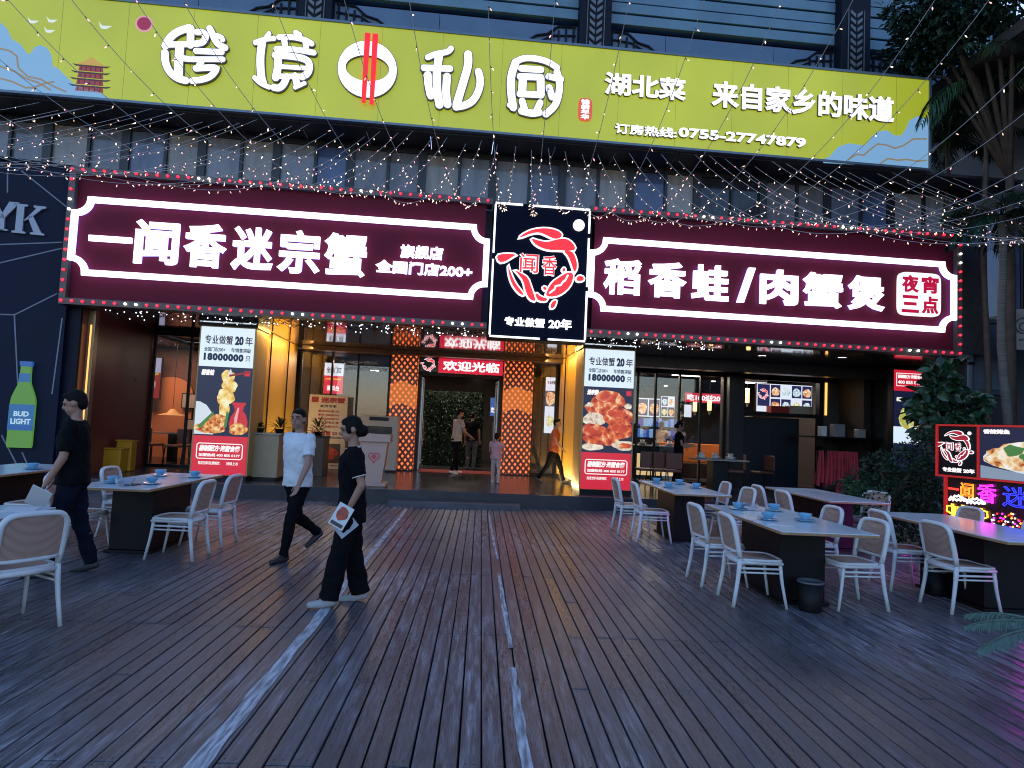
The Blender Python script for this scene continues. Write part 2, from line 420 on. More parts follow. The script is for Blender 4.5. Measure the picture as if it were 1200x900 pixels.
# upper wall above the yellow sign
def bpart(name, mat, fn, label=None, smooth=False):
    m = FM(BLD); fn(m); return m.build(name, mat, BLD, smooth, label)
UW = 1.25
zt = lambda px, py: fp(px, py, UW)[1]
bpart('parapet_band', BLUE2, lambda m: [m.box(-15 + i * 2.6, -15 + (i + 1) * 2.6 - .012, UW, UW + .3, 9.4, zt(735, 38)) for i in range(10)])
bpart('wall_recess', BROWN, lambda m: m.box(-15, 11.4, UW + .25, UW + .5, 9.4, 15))
z0 = zt(717, 27.5)
def clap(m):
    z = z0
    for k in range(10):
        h = .23
        m.rbox(-15, 11.4, UW - .02 - .02 * (k % 2), UW + .24, z, z + h, .01); z += h + .035
bpart('cladding', BLUE, clap)
for k in range(4):
    uc = fp(698, 30, UW - .3)[0] + (k - 2) * (fp(1003, 60, UW - .3)[0] - fp(698, 30, UW - .3)[0])
    pr = bpart('pilaster', BW, lambda m: (m.rbox(uc - .36, uc + .36, UW - .3, UW + .2, 9.6, 15, .02)))
    orn = FM(BLD)
    zc = fp(698, 20, UW - .3)[1]
    for j in range(9):
        z = zc - .75 + j * .17
        for sgn in (-1, 1):
            orn.prism([(uc + sgn * .02, z), (uc + sgn * .14, z + .1), (uc + sgn * .14, z + .18), (uc + sgn * .02, z + .09)], UW - .325, UW - .3)
    orn.box(uc - .2, uc - .185, UW - .32, UW - .3, zc - .7, zc + .8); orn.box(uc + .185, uc + .2, UW - .32, UW - .3, zc - .7, zc + .8)
    orn.build('wheat_ornament', P('pewter', (.16, .17, .2), .5), pr)
    for sgn in (-1, 1):          # bracket fretwork beside each pilaster
        fr = FM(BLD); zz = zt(735, 40) - .28
        for q in range(4):
            fr.box(uc + sgn * (.45 + q * .17) - .02, uc + sgn * (.45 + q * .17) + .02, UW - .05, UW - .01, zz - .1 - .04 * (3 - q), zz + .32 - .07 * q)
        fr.tube([(uc + sgn * .4, UW - .03, zz + .3), (uc + sgn * .8, UW - .03, zz + .28), (uc + sgn * 1.05, UW - .03, zz + .08), (uc + sgn * 1.3, UW - .03, zz + .02), (uc + sgn * 1.5, UW - .03, zz - .13)], .025, 6)
        fr.tube([(uc + sgn * .4, UW - .03, zz + .1), (uc + sgn * .9, UW - .03, zz + .06), (uc + sgn * 1.2, UW - .03, zz - .1)], .02, 6)
        fr.build('bracket_fretwork', BW, pr)
bpart('cornice', P('dark_blue_cornice', (.035, .05, .09), .5), lambda m: m.rbox(-15, 11.4, UW - .7, UW + .6, z0 + 2.6, z0 + 3.2, .03))
# upper floor windows
WZ0, WW = 6.0, .9
SZ = 7.47; WZ1 = fp(600, 187, WW)[1]
bpart('soffit', SOF, lambda m: [m.box(-15 + i * 1.3, -15 + (i + 1) * 1.3 - .015, .06, 1.7, SZ, SZ + .06) for i in range(20)])
bpart('window_head', P('dark_brown_trim', (.022, .02, .024), .5), lambda m: m.box(-15, 10.2, WW - .03, WW + .3, WZ1 + .003, SZ))
bpart('floor_slab', BROWN, lambda m: m.box(-15, 10.2, .2, 1.6, 3.62, WZ0))
rw = random.Random(3)
panecols = [(.27, .26, .27), (.20, .19, .205), (.34, .29, .25), (.15, .165, .22), (.10, .13, .24), (.04, .04, .05)]
panemats = [P('curtained_pane_%s' % n, c, .05, spec=.45, noise=.22, nscale=1.6, stretch=(3, 1, .5)) for n, c in zip(('grey', 'ash', 'tan', 'slate', 'blue', 'dark'), panecols)]
u = -13.54; k = 0
mulm = P('mullion_metal', (.015, .015, .02), .4)
while u < 9.6:
    wdt = .80 if k % 2 else .72
    thick = .17 if k % 2 else .06
    wf = FM(BLD); wf.box(u - thick / 2, u + thick / 2, WW - .06, WW + .06, WZ0, WZ1); wf.box(u + thick / 2, u + wdt, WW - .04, WW + .05, WZ0, WZ0 + .05); wf.box(u + thick / 2, u + wdt, WW - .04, WW + .05, WZ1 - .05, WZ1)
    w_ = wf.build('window', mulm, BLD)
    pn = FM(BLD); pn.box(u + thick / 2, u + wdt, WW + .005, WW + .02, WZ0 + .05, WZ1 - .05)
    pmn = panemats[rw.choice((0, 0, 1, 1, 2, 3, 4))] if u < 3.2 or u > 4.9 else panemats[5]
    pn.build('pane', pmn, w_)
    u += wdt; k += 1
# ground floor: mirror ceiling, beams, side walls, storefront
CZ = 3.50
MIR = P('mirror_ceiling', (.11, .085, .085), .09, spec=1., coat=1.)
bpart('ceiling', MIR, lambda m: (m.box(-8.6, 9.8, .12, 5.6, CZ, CZ + .1)))
bpart('ceiling_beam', P('bronze_beam', (.10, .065, .05), .4, noise=.2), lambda m: (m.rbox(-5.3, 1.7, 4.6, 5.1, 3.38, CZ - .003, .01)))
bpart('ceiling_beam', P('dark_beam', (.05, .042, .045), .35, noise=.2), lambda m: (m.rbox(2.75, 9.7, 2.7, 3.1, 3.22, CZ - .003, .01)))
AMB = P('amber_wall', (.62, .36, .06), .4, noise=.08, nscale=1)
DARKM = P('dark_metal', (.007, .007, .009), .4, spec=.3)
MAR = P('maroon_wall', (.20, .03, .03), .3, noise=.25, nscale=.8)
def amber(m, u0, u1):
    for a, b_ in ((.95, 2.3), (2.33, 3.9), (3.93, 4.98)): m.box(u0, u1, a, b_, PZ + .08, CZ - .01)
bpart('side_wall', AMB, lambda m: amber(m, -5.62, -5.5), label='amber lit side wall left of the entrance')
bpart('side_wall', AMB, lambda m: amber(m, 1.66, 1.78), label='amber lit side wall right of the entrance')
bpart('skirting', DARKM, lambda m: (m.box(-5.49, -5.46, .95, 4.98, PZ, PZ + .1), m.box(1.62, 1.65, .95, 4.98, PZ, PZ + .1)))
for a in ((-5.46, 1), (1.62, -1)):   # LED strips at the corners, the lamps that wash the amber walls
    led = FM(BLD)
    for w_ in (2.315, 3.915): led.box(a[0] - .015, a[0] + .015, w_ - .014, w_ + .014, PZ + .1, CZ - .015)
    led.build('divider', DARKM, BLD)
    lamp('strip_lamp', 'AREA', F(a[0] + a[1] * .42, 2.9, PZ + .05), 52, (1, .74, .34), .05, rot=(0, R(a[1] * 150), YAW), sizey=3.8)
    lamp('strip_lamp', 'AREA', F(a[0] + a[1] * .42, 2.9, CZ - .06), 45, (1, .62, .18), .05, rot=(0, R(a[1] * 35), YAW), sizey=3.8)
bpart('side_wall', MAR, lambda m: m.box(-8.55, -8.42, .16, 3.2, PZ, CZ - .003), label='maroon side wall of the recessed left bay')
bpart('pier', BW, lambda m: m.box(-8.86, -8.426, .10, .155, -.05, 3.5))
bpart('corner_post', P('bronze_post', (.30, .20, .12), .3, metal=.5), lambda m: (m.rbox(-8.42, -8.28, .34, .48, PZ, 3.5, .01)))
bpart('light_strip', E('post_strip', (1, .5, .12), 1.6), lambda m: m.box(-8.36, -8.335, .325, .339, 1.2, 3.2))
bpart('rear_wall', P('dark_interior', (.035, .026, .026), .6, noise=.2), lambda m: (m.box(-13, 12, 11.8, 12, 0, 3.6), m.box(-13, -12.6, 3.2, 11.8, 0, 3.6), m.box(9.4, 9.6, 3.2, 11.8, 0, 3.6)))
bpart('interior_ceiling', P('dark_ceiling', (.02, .02, .024), .5), lambda m: (m.box(-8.6, 9.4, 5.62, 11.8, 3.42, 3.5), m.box(-12.6, -8.603, 3.2, 11.8, 3.42, 3.5)))
SG = GLASS('shop_glass')
def glazing(u0, u1, w, mulls, zt_=3.38, trans=None):
    """storefront: frame part with its glass"""
    f = FM(BLD); th = .05
    for q in mulls: f.box(q - th / 2, q + th / 2, w - .04, w + .04, PZ, zt_)
    f.box(u0, u1, w - .05, w + .05, zt_, CZ - .003); f.box(u0, u1, w - .045, w + .045, PZ, PZ + .07)
    if trans: f.box(u0, u1, w - .035, w + .035, trans, trans + .05)
    fo = f.build('storefront_frame', DARKM, BLD)
    gm = FM(BLD); ml = sorted(set([u0] + list(mulls) + [u1]))
    for a, b_ in zip(ml[:-1], ml[1:]):
        if b_ - a > .2: gm.box(a + th / 2, b_ - th / 2, w - .006, w + .006, PZ + .07, zt_)
    gm.build('storefront_glass', SG, fo)
glazing(-8.4, -5.7, 3.2, (-8.38, -7.55, -7.22, -6.4, -5.72))
glazing(-5.45, -3.02, 5.25, (-5.43, -4.6, -3.9, -3.05))
glazing(.92, 1.62, 5.25, (.95, 1.6))
u_ml = [fp(x, y, 4.2)[0] for x, y in ((747, 470), (768, 470), (796, 470), (821, 460))]
glazing(2.75, fp(868, 470, 4.2)[0], 4.2, [2.78] + u_ml + [fp(848, 470, 4.2)[0]], zt_=3.2)
ua, ub_ = fp(851, 470, 4.1)[0], fp(869, 470, 4.1)[0]
bpart('pillar', P('dark_pillar', (.028, .026, .03), .3), lambda m: m.rbox(ua, ub_, 3.9, 4.5, PZ, CZ - .003, .01))
uk0, uk1 = fp(871, 470, 4.3)[0], fp(958, 480, 4.3)[0]
bpart('kitchen_front', DARKM, lambda m: (m.box(uk0, uk1, 4.25, 4.35, 2.2, 2.3), m.box(uk0 - .05, uk0, 4.2, 4.4, PZ, 3.2), m.box(uk1, uk1 + .12, 4.2, 4.4, PZ, 3.3), m.box(uk0, uk1, 4.25, 4.35, 3.18, 3.3)))
bpart('kitchen_wall', P('kitchen_wall', (.05, .045, .045), .6, noise=.2), lambda m: (m.box(uk1 + .12, 9.8, 4.3, 4.45, PZ, 3.4), m.box(2.75, 9.8, 4.15, 4.4, 3.3, CZ - .003)))
bpart('kitchen_wall', P('kitchen_panel', (.05, .045, .045), .6, noise=.2), lambda m: m.box(9.8, 9.95, .3, 4.4, PZ, 3.5))
bpart('light_strip', E('post_strip', (1, .5, .12), 1.6), lambda m: m.box(uk1 + .2, uk1 + .26, 4.27, 4.29, 2.3, 3.2))
# entrance door frame with two glass leaves swung inwards
dfm = bpart('door_frame', DARKM, lambda m: (m.box(-2.25, -2.17, 5.2, 5.32, PZ, 2.98), m.box(.0, .08, 5.2, 5.32, PZ, 2.98), m.box(-2.25, .08, 5.2, 5.32, 2.9, 2.98)))
for (a, s_) in ((-2.14, 1), (-.03, -1)):
    lf = FM(BLD)
    lf.box(a - .02, a + .02, 5.34, 5.40, PZ + .02, 2.85); lf.box(a - .02, a + .02, 6.18, 6.24, PZ + .02, 2.85); lf.box(a - .02, a + .02, 5.4, 6.18, 2.79, 2.85); lf.box(a - .02, a + .02, 5.4, 6.18, PZ + .02, PZ + .12)
    dd = lf.build('door', P('brushed_steel', (.3, .3, .32), .3, metal=1), BLD)
    gl = FM(BLD); gl.box(a - .005, a + .005, 5.4, 6.18, PZ + .12, 2.79); gl.build('door_glass', SG, dd)
    hd = FM(BLD); hd.tube([(a + s_ * .05, 6.1, .9), (a + s_ * .05, 6.1, 1.7)], .014, 8); hd.build('door_handle', P('brushed_steel', (.3, .3, .32), .3, metal=1), dd)
# glowing lattice columns
def lattice():
    m = bpy.data.materials.new('glowing_lattice'); m.use_nodes = True; nt = m.node_tree; N = nt.nodes; L = nt.links; b = N['Principled BSDF']
    b.inputs['Roughness'].default_value = .3
    tc = N.new('ShaderNodeTexCoord'); sx = N.new('ShaderNodeSeparateXYZ'); L.new(tc.outputs['Object'], sx.inputs[0])
    def mt(op, a, c=None, d=None):
        n = N.new('ShaderNodeMath'); n.operation = op
        for i, x in enumerate((a, c, d)):
            if x is None: continue
            if isinstance(x, (int, float)): n.inputs[i].default_value = x
            else: L.new(x, n.inputs[i])
        return n.outputs[0]
    h = mt('ADD', sx.outputs[0], sx.outputs[1])
    a = mt('MULTIPLY', h, 1 / .155); z = mt('MULTIPLY', sx.outputs[2], 1 / .20)
    p = mt('ADD', a, z); q = mt('SUBTRACT', a, z)
    pf_ = mt('ABSOLUTE', mt('SUBTRACT', mt('FRACT', p), .5)); qf = mt('ABSOLUTE', mt('SUBTRACT', mt('FRACT', q), .5))
    d = mt('MAXIMUM', pf_, qf)
    on = N.new('ShaderNodeMapRange'); on.inputs[1].default_value = .31; on.inputs[2].default_value = .17; L.new(d, on.inputs[0])
    cr = N.new('ShaderNodeMix'); cr.data_type = 'RGBA'; L.new(on.outputs[0], cr.inputs[0])
    # wavy amber band of reflected light, painted into the emission behind the lattice
    wv = mt('MULTIPLY', mt('SINE', mt('MULTIPLY', h, 8.0)), .06); zz = mt('ADD', sx.outputs[2], wv)
    band = mt('MULTIPLY', mt('GREATER_THAN', zz, 1.75), mt('LESS_THAN', zz, 2.35))
    bg = N.new('ShaderNodeMix'); bg.data_type = 'RGBA'; L.new(band, bg.inputs[0]); bg.inputs[6].default_value = (.016, .003, .002, 1); bg.inputs[7].default_value = (.30, .08, .008, 1)
    L.new(bg.outputs[2], cr.inputs[6]); cr.inputs[7].default_value = (1, .17, .04, 1)
    L.new(cr.outputs[2], b.inputs['Emission Color']); b.inputs['Emission Strength'].default_value = 1.5 * EMK; b.inputs['Base Color'].default_value = (.04, .012, .008, 1)
    return m
LAT = lattice()
for u0, u1, lb in ((-2.98, -2.26, 'glowing orange lattice column left of the entrance door'), (.1, .9, 'glowing orange lattice column right of the entrance door')):
    t = fthing('lattice_column', lb, 'light column', (u0 + u1) / 2, 5.0, PZ, 'glowing lattice columns at the door')
    c = FM(t); c.rbox(u0, u1, 4.85, 5.24, PZ + .02, 3.37, .015); c.build('lit_lattice', LAT, t)
    c = FM(t); c.box(u0 - .02, u1 + .02, 4.83, 5.26, PZ, PZ + .03); c.build('base', DARKM, t)
    c = FM(t); c.box(u0 - .02, u1 + .02, 4.83, 5.26, 3.37, 3.40); c.build('cap', DARKM, t)
# ceiling downlights over the right bay and interior lamps
dl_w = E('downlight', (1, .93, .8), 16.)
n_dl = 0
for (px, py, lb) in ((808, 421, 'round ceiling downlight nearest the right food display, front row'), (849, 424, 'round ceiling downlight above the dark pillar'), (893, 418, 'round ceiling downlight in front of the kitchen menu'),
                     (891, 427, 'round ceiling downlight above the kitchen menu'), (933, 430, 'round ceiling downlight right of the kitchen menu'), (987, 420, 'round ceiling downlight above the hanging red aprons'), (1018, 434, 'round ceiling downlight at the right end by the food banner')):
    v = _ray(px, py); k = (CZ - .012 - HCAM) / v.z; q = Vector((0, 0, HCAM)) + v * k
    loc = q - FO; uu, ww = loc.dot(EU), loc.dot(EW)
    if ww > 5.2 or ww < .3: ww = min(max(ww, .5), 3.9)
    t = fthing('downlight', lb, 'ceiling light', uu, ww, CZ, 'round downlights under the right canopy')
    c = FM(t); c.lathe([(.11, -.012), (.115, -.003), (.09, -.003), (.085, -.012)], (uu, ww, CZ), 20); c.build('trim_ring', P('white_plastic', (.6, .6, .6), .4), t)
    c = FM(t); c.lathe([(.0, -.010), (.084, -.010)], (uu, ww, CZ), 20); c.build('lens', dl_w, t)

# ================================================================== the yellow sign
YS = fthing('yellow_fascia_sign', 'long yellow green backlit fascia sign with white rounded characters across the upper floor', 'sign', 0, 0, SZ)
yw = -.06
yz0 = fp(600, 156, yw)[1]; yz1 = fp(735, 60, yw)[1]; yu1 = fp(1088, 150, yw)[0]; yu0 = -11.6
LIME = UNEVEN('lime_vinyl', (.365, .395, .02), .84, (.3, .33, .03), .13)
m = FM(YS); m.box(yu0, yu1, yw, .3, yz0, yz1); m.build('panel', LIME, YS)
m = FM(YS)
for q in range(17): m.box(yu0 + 1.22 * (q + 1) - .002, yu0 + 1.22 * (q + 1) + .002, yw - .0015, yw - .0002, yz0, yz1)
m.build('panel_seams', P('seam', (.12, .13, .03), .6), YS)
m = FM(YS); tr = P('sign_trim', (.16, .2, .24), .4, metal=.4)
m.box(yu0, yu1 + .04, yw - .03, .31, yz0 - .05, yz0 - .003); m.box(yu0, yu1 + .04, yw - .03, .31, yz1 + .003, yz1 + .05); m.box(yu1 + .003, yu1 + .05, yw - .03, .31, yz0 - .003, yz1 + .003)
m.build('frame', tr, YS)
WH = E('white_letter', (1, 1, 1), 1.05, (.6, .6, .6)); LSH = P('letter_side', (.12, .12, .16), .5)
def ylet(ch, x0, y0, x1, y1, bold=.030, dep=.07):
    b = boxpx(x0, y0, x1, y1, yw)
    letter(YS, ch, b, yw, LSH, dep * .85, bold + .012, 'letter_return')
    return letter(YS, ch, (b[0] + .008, b[1] + .01, b[2] - .008, b[3] - .008), yw - dep * .85, WH, .02, bold, 'sign_character')
GLY = [((185, 25), 10.98, [([(115, 340), (160, 250), (260, 160), (420, 108)], 85), ([(440, 115), (435, 330)], 82), ([(135, 325), (440, 318)], 68), ([(300, 345), (285, 560), (282, 720)], 95), ([(340, 500), (420, 510)], 66), ([(110, 430), (115, 560), (170, 680), (270, 760), (375, 785)], 82),
   ([(525, 165), (600, 165), (640, 215), (600, 300), (505, 315)], 72), ([(685, 120), (720, 190), (760, 290), (820, 340), (880, 365)], 74), ([(740, 205), (830, 225), (850, 262)], 56), ([(512, 408), (835, 422)], 68), ([(455, 515), (850, 515)], 62), ([(590, 520), (540, 610)], 66), ([(510, 632), (770, 615), (765, 660), (700, 735), (600, 775), (462, 790)], 72)]),
 ((290, 32), 10.98, [([(200, 230), (175, 400), (185, 650), (215, 740)], 88), ([(115, 222), (240, 175), (350, 168)], 58), ([(290, 105), (250, 160)], 50), ([(108, 672), (180, 745), (290, 792)], 56), ([(635, 95), (680, 125)], 62), ([(420, 152), (600, 150), (760, 190), (835, 235)], 64), ([(480, 160), (500, 300)], 68), ([(755, 190), (765, 310)], 66), ([(385, 305), (600, 305), (862, 352)], 66),
   ([(400, 390), (410, 520), (375, 670)], 86), ([(370, 385), (600, 398), (780, 440), (815, 520), (790, 620), (715, 662)], 80), ([(420, 530), (780, 552)], 50), ([(400, 655), (740, 655)], 58), ([(520, 660), (480, 760), (420, 812), (355, 800)], 78), ([(625, 650), (650, 770)], 78), ([(625, 800), (745, 745)], 46)]),
 ((485, 50), 10., [([(165, 192), (260, 150), (400, 132), (435, 90)], 62), ([(295, 170), (265, 400), (275, 600), (300, 745)], 88), ([(115, 315), (425, 325)], 68), ([(165, 400), (170, 550), (200, 640)], 84), ([(390, 420), (375, 600), (395, 740)], 86), ([(635, 160), (640, 280), (580, 480), (500, 745)], 88), ([(495, 772), (600, 755), (700, 700), (770, 560), (778, 440), (755, 362)], 80)]),
 ((585, 60), 10.59, [([(200, 160), (140, 330), (140, 520), (170, 715)], 92), ([(205, 150), (300, 105), (450, 110), (600, 150), (712, 225)], 72), ([(272, 235), (515, 252)], 76), ([(290, 345), (280, 540)], 96), ([(255, 335), (500, 345)], 76), ([(508, 355), (510, 560)], 92), ([(252, 550), (510, 562)], 76), ([(280, 640), (312, 740)], 78), ([(502, 662), (455, 760)], 78), ([(275, 762), (400, 795), (488, 780)], 84), ([(605, 335), (760, 372)], 72), ([(710, 285), (745, 400), (735, 560), (690, 700), (575, 800)], 82), ([(612, 475), (650, 590)], 80), ([(115, 690), (180, 742)], 46)])]
for (ox, oy), sc, st_ in GLY:
    bk_ = FM(YS); fr_ = FM(YS)
    for i_, (pth, wd_px) in enumerate(st_):
        pts_ = [fp(ox + x / sc, oy + y / sc, yw) for x, y in pth]; wd_ = wd_px / sc * .0181
        bk_.stroke(pts_, wd_ + .035, yw - .058 - .0008 * i_, yw); fr_.stroke(pts_, wd_, yw - .076 - .0008 * i_, yw - .0595)
    bk_.build('letter_return', LSH, YS); fr_.build('sign_character', WH, YS)
def yline(body, x0, y0, x1, y1, bold=.024):
    b = boxpx(x0, y0, x1, y1, yw); n = len(body)
    letter(YS, body, b, yw, LSH, .05, bold + .012, 'letter_return'); letter(YS, body, (b[0] + .006, b[1] + .008, b[2] - .006, b[3] - .008), yw - .05, WH, .015, bold, 'lettering')
yline('湖北菜', 708, 85, 803, 121); yline('来自家乡的味道', 833, 95, 1046, 146)
yline('订房热线:', 720, 145, 792, 164, .02); yline('0755-27747879', 794, 150, 943, 175, .03)
# bowl and chopsticks emblem
cb = fp(431, 83, yw); rb = .58
def ell(c, a, b_, n=40, t0=0, t1=2 * math.pi): return [(c[0] + a * math.cos(t0 + (t1 - t0) * i / n), c[1] + b_ * math.sin(t0 + (t1 - t0) * i / n)) for i in range(n)]
def ring(mb, c, ao, bo, ai, bi, w0, w1, n=40, ci=None, mi=None):
    ci = ci or c; A = ell(c, ao, bo, n); B = ell(ci, ai, bi, n)
    vs = [(p[0], w0, p[1]) for p in A] + [(p[0], w0, p[1]) for p in B] + [(p[0], w1, p[1]) for p in A] + [(p[0], w1, p[1]) for p in B]; fs = []
    for i in range(n):
        j = (i + 1) % n; fs += [(i, j, n + j, n + i), (2 * n + j, 2 * n + i, 3 * n + i, 3 * n + j), (j, i, 2 * n + i, 2 * n + j), (n + i, n + j, 3 * n + j, 3 * n + i)]
    mb.add(vs, fs, mi)
m = FM(YS); ring(m, cb, rb + .015, rb + .015, .42, .26, yw - .055, yw, ci=(cb[0], cb[1] + .02)); m.build('bowl_return', LSH, YS)
m = FM(YS); ring(m, cb, rb, rb, .43, .27, yw - .07, yw - .056, ci=(cb[0], cb[1] + .02)); m.build('bowl_emblem', WH, YS)
m = FM(YS); SR = E('chopstick_red', (.9, .012, .016), .95, (.5, .01, .01))
for (xt, yt, xb, yb) in ((431, 39, 426, 120), (440, 40, 435.5, 122)):
    a = fp(xt, yt, yw - .1); b_ = fp(xb, yb, yw - .1); m.prism([(a[0] - .055, a[1]), (a[0] + .055, a[1]), (b_[0] + .04, b_[1]), (b_[0] - .04, b_[1])], yw - .12, yw - .075)
m.build('chopsticks', SR, YS)
# small red seal
b = boxpx(678, 115, 693, 143, yw); m = FM(YS); c0 = ((b[0] + b[2]) / 2, (b[1] + b[3]) / 2)
SE = E('seal_red', (.75, .10, .03), .9); hh = (b[3] - b[1]) / 2; hw = (b[2] - b[0]) / 2
m.prism([(c0[0] + hw * math.copysign(abs(math.cos(t)) ** .5, math.cos(t)), c0[1] + hh * math.copysign(abs(math.sin(t)) ** .5, math.sin(t))) for t in [2 * math.pi * i / 24 for i in range(24)]], yw - .03, yw); m.build('seal', SE, YS)
letter(YS, '锦\n绣\n年\n华', (b[0] + .05, b[1] + .03, b[2] - .05, b[3] - .03), yw - .031, WH, .008, .03, 'seal_lettering')
# printed picture: waves, pagoda, sun, birds (flat vinyl on the panel)
SKYB = E('print_pale_blue', (.20, .40, .66), .95); TAN = E('print_tan', (.30, .25, .16), .8); RED = E('print_red', (.32, .035, .03), .8); DK = E('print_dark', (.05, .02, .02), .7); OC = E('print_ochre', (.55, .36, .05), .9)
def ypoly(px): return [fp(x, y, yw) for x, y in px]
m = FM(YS)
wl_ = [(-40, 25), (0, 26), (8, 33), (14, 46), (24, 52), (33, 64), (37, 62), (40, 56), (47, 53), (55, 56), (60, 64), (62, 78), (68, 80), (75, 87), (85, 97), (100, 104), (115, 108), (127, 114.5)]
z_low = yz0 + .004
poly = ypoly(wl_); poly += [(poly[-1][0] + .02, z_low), (yu0 + .01, z_low), (yu0 + .01, poly[0][1])]
m.prism(poly, yw - .006, yw, 0); m.build('wave_print', [SKYB], YS); m = FM(YS)
wr = [(965, 191), (974, 181), (982, 172), (995, 168), (1008, 170), (1015, 170), (1021, 160), (1030, 154), (1040, 153), (1048, 159), (1056, 159), (1061, 152), (1066, 141), (1075, 136), (1088, 140)]
poly = ypoly(wr); poly += [(yu1 - .004, poly[-1][1]), (yu1 - .004, z_low), (poly[0][0] - .03, z_low)]
m.prism(poly, yw - .006, yw, 0); m.build('wave_print', [SKYB], YS)
for ln in ([(0, 57), (12, 60), (20, 66), (22, 80), (33, 90), (48, 93), (60, 100), (78, 108)], [(0, 78), (18, 84), (30, 92), (45, 97), (60, 106)], [(0, 92), (15, 96), (30, 103), (40, 103), (52, 98), (64, 96)],
           [(993, 188), (1003, 181), (1012, 182), (1020, 175), (1028, 169), (1038, 170), (1048, 174), (1058, 171), (1070, 163), (1086, 163)], [(1030, 193), (1040, 186), (1052, 188), (1062, 187), (1075, 189), (1086, 188)]):
    m = FM(YS); m.ribbon(ypoly(ln), .035, yw - .010, yw - .006, closed=False); m.build('wave_line', TAN, YS)
m = FM(YS); cs = fp(169, 28, yw); m.prism(ell(cs, .165, .165, 28), yw - .006, yw, 1); m.prism(ell(cs, .13, .13, 28), yw - .010, yw - .006, 0)
m.build('sun_print', [E('print_crimson', (.32, .012, .06), .9), E('print_pink', (.75, .35, .4), .9)], YS)
m = FM(YS); pc, ptop = fp(108, 68, yw); pb = fp(110, 108, yw)[1]; H_ = ptop - pb
for i in range(4):
    z_ = pb + H_ * (.0 + .2 * i); hw = .36 - .015 * i
    m.prism([(pc - hw * .72, z_), (pc + hw * .72, z_), (pc + hw * .68, z_ + H_ * .13), (pc - hw * .68, z_ + H_ * .13)], yw - .006, yw, 0)
    for q in range(5): m.box(pc - hw * .6 + q * hw * .28, pc - hw * .6 + q * hw * .28 + .02, yw - .009, yw - .006, z_ + .01, z_ + H_ * .12, 1)
    m.prism([(pc - hw * 1.1, z_ + H_ * .19), (pc - hw * .9, z_ + H_ * .13), (pc + hw * .9, z_ + H_ * .13), (pc + hw * 1.1, z_ + H_ * .19), (pc + hw * .8, z_ + H_ * .17), (pc - hw * .8, z_ + H_ * .17)], yw - .012, yw - .006, 1)
m.prism([(pc - .3, pb + H_ * .78), (pc + .3, pb + H_ * .78), (pc + .12, pb + H_ * .9), (pc, ptop + .02), (pc - .12, pb + H_ * .9)], yw - .009, yw, 2)
m.build('pagoda_print', [RED, DK, OC], YS)
m = FM(YS)
for (bx, by, sc) in ((38, 25, .09), (60, 24, .09), (57, 36, .09), (122, 31, .11)):
    c0 = fp(bx, by, yw); m.prism([(c0[0] - sc, c0[1] + sc * .8), (c0[0] - sc * .3, c0[1] + .01), (c0[0] + sc * 1.3, c0[1] + .02), (c0[0] + sc * .4, c0[1] - sc * .45), (c0[0] - sc * .5, c0[1] - sc * .4)], yw - .006, yw)
m.build('bird_print', E('print_white', (.75, .85, .9), .9), YS)

# ================================================================== the two maroon signs and the emblem sign between them
MB_ = P('maroon_board', (.14, .010, .026), .6, spec=.15, noise=.12, nscale=.7)
NEON = E('cool_neon', (.93, .95, 1.0), 2.2); NSIDE = E('cool_glow_side', (.26, .24, 1.0), 4.5)
GREYF = P('sign_frame_grey', (.10, .095, .09), .5, metal=.3)
REDB = E('red_bulb', (1, .02, .05), 2.6); WHB = E('warm_bulb', (1, .93, .78), 3.2)
mw = -.12
def concave(u0, z0_, u1, z1_, r, n=8):
    pts = []
    for (cx, cz, a0) in ((u0, z0_, 90), (u1, z0_, 180), (u1, z1_, 270), (u0, z1_, 360)):
        for i in range(n + 1):
            a = R(a0 - 90 * i / n); pts.append((cx + r * math.cos(a), cz + r * math.sin(a)))
    return pts
def neon_frame(t, pts, wd=.115):
    m = FM(t); m.ribbon(pts, wd, mw - .10, mw - .06); o1 = m.build('neon_outline', NEON, t)
    m = FM(t); m.ribbon(pts, wd * .8, mw - .06, mw - .02); m.build('neon_glow', NSIDE, o1)
def sign_char(t, ch, x0, y0, x1, y1, bold=.05, w_=None, dep=.07, name='sign_character'):
    b = boxpx(x0, y0, x1, y1, mw) if w_ is None else boxpx(x0, y0, x1, y1, w_)
    o_ = letter(t, ch, b, mw - .05, NEON, .05, bold, name)
    letter(t, ch, (b[0] + .01, b[1] + .01, b[2] - .01, b[3] - .01), mw - .015, NSIDE, .035, bold, 'glow_return')
    return o_
def chars(t, body, x0, y0, x1, y1, wc, bold=.05):
    """characters one by one along the sloping line from the first top-left to the last bottom-right; wc = list of (x0, x1) px"""
    n = len(wc); z1_ = fp(x0, y0, mw)[1]; z0_ = fp(x1, y1, mw)[1]
    for ch, (a, b_) in zip(body, wc):
        ua_ = fp(a, (y0 + y1) / 2, mw)[0]; ub2 = fp(b_, (y0 + y1) / 2, mw)[0]
        za, zb = z0_, z1_
        if ch == '一': zc = (z0_ + z1_) / 2 + .02; za, zb = zc - .075, zc + .075
        bx = (ua_, za, ub2, zb)
        letter(t, ch, bx, mw - .05, NEON, .05, bold, 'sign_character'); letter(t, ch, (bx[0] + .01, bx[1] + .01, bx[2] - .01, bx[3] - .01), mw - .015, NSIDE, .035, bold, 'glow_return')
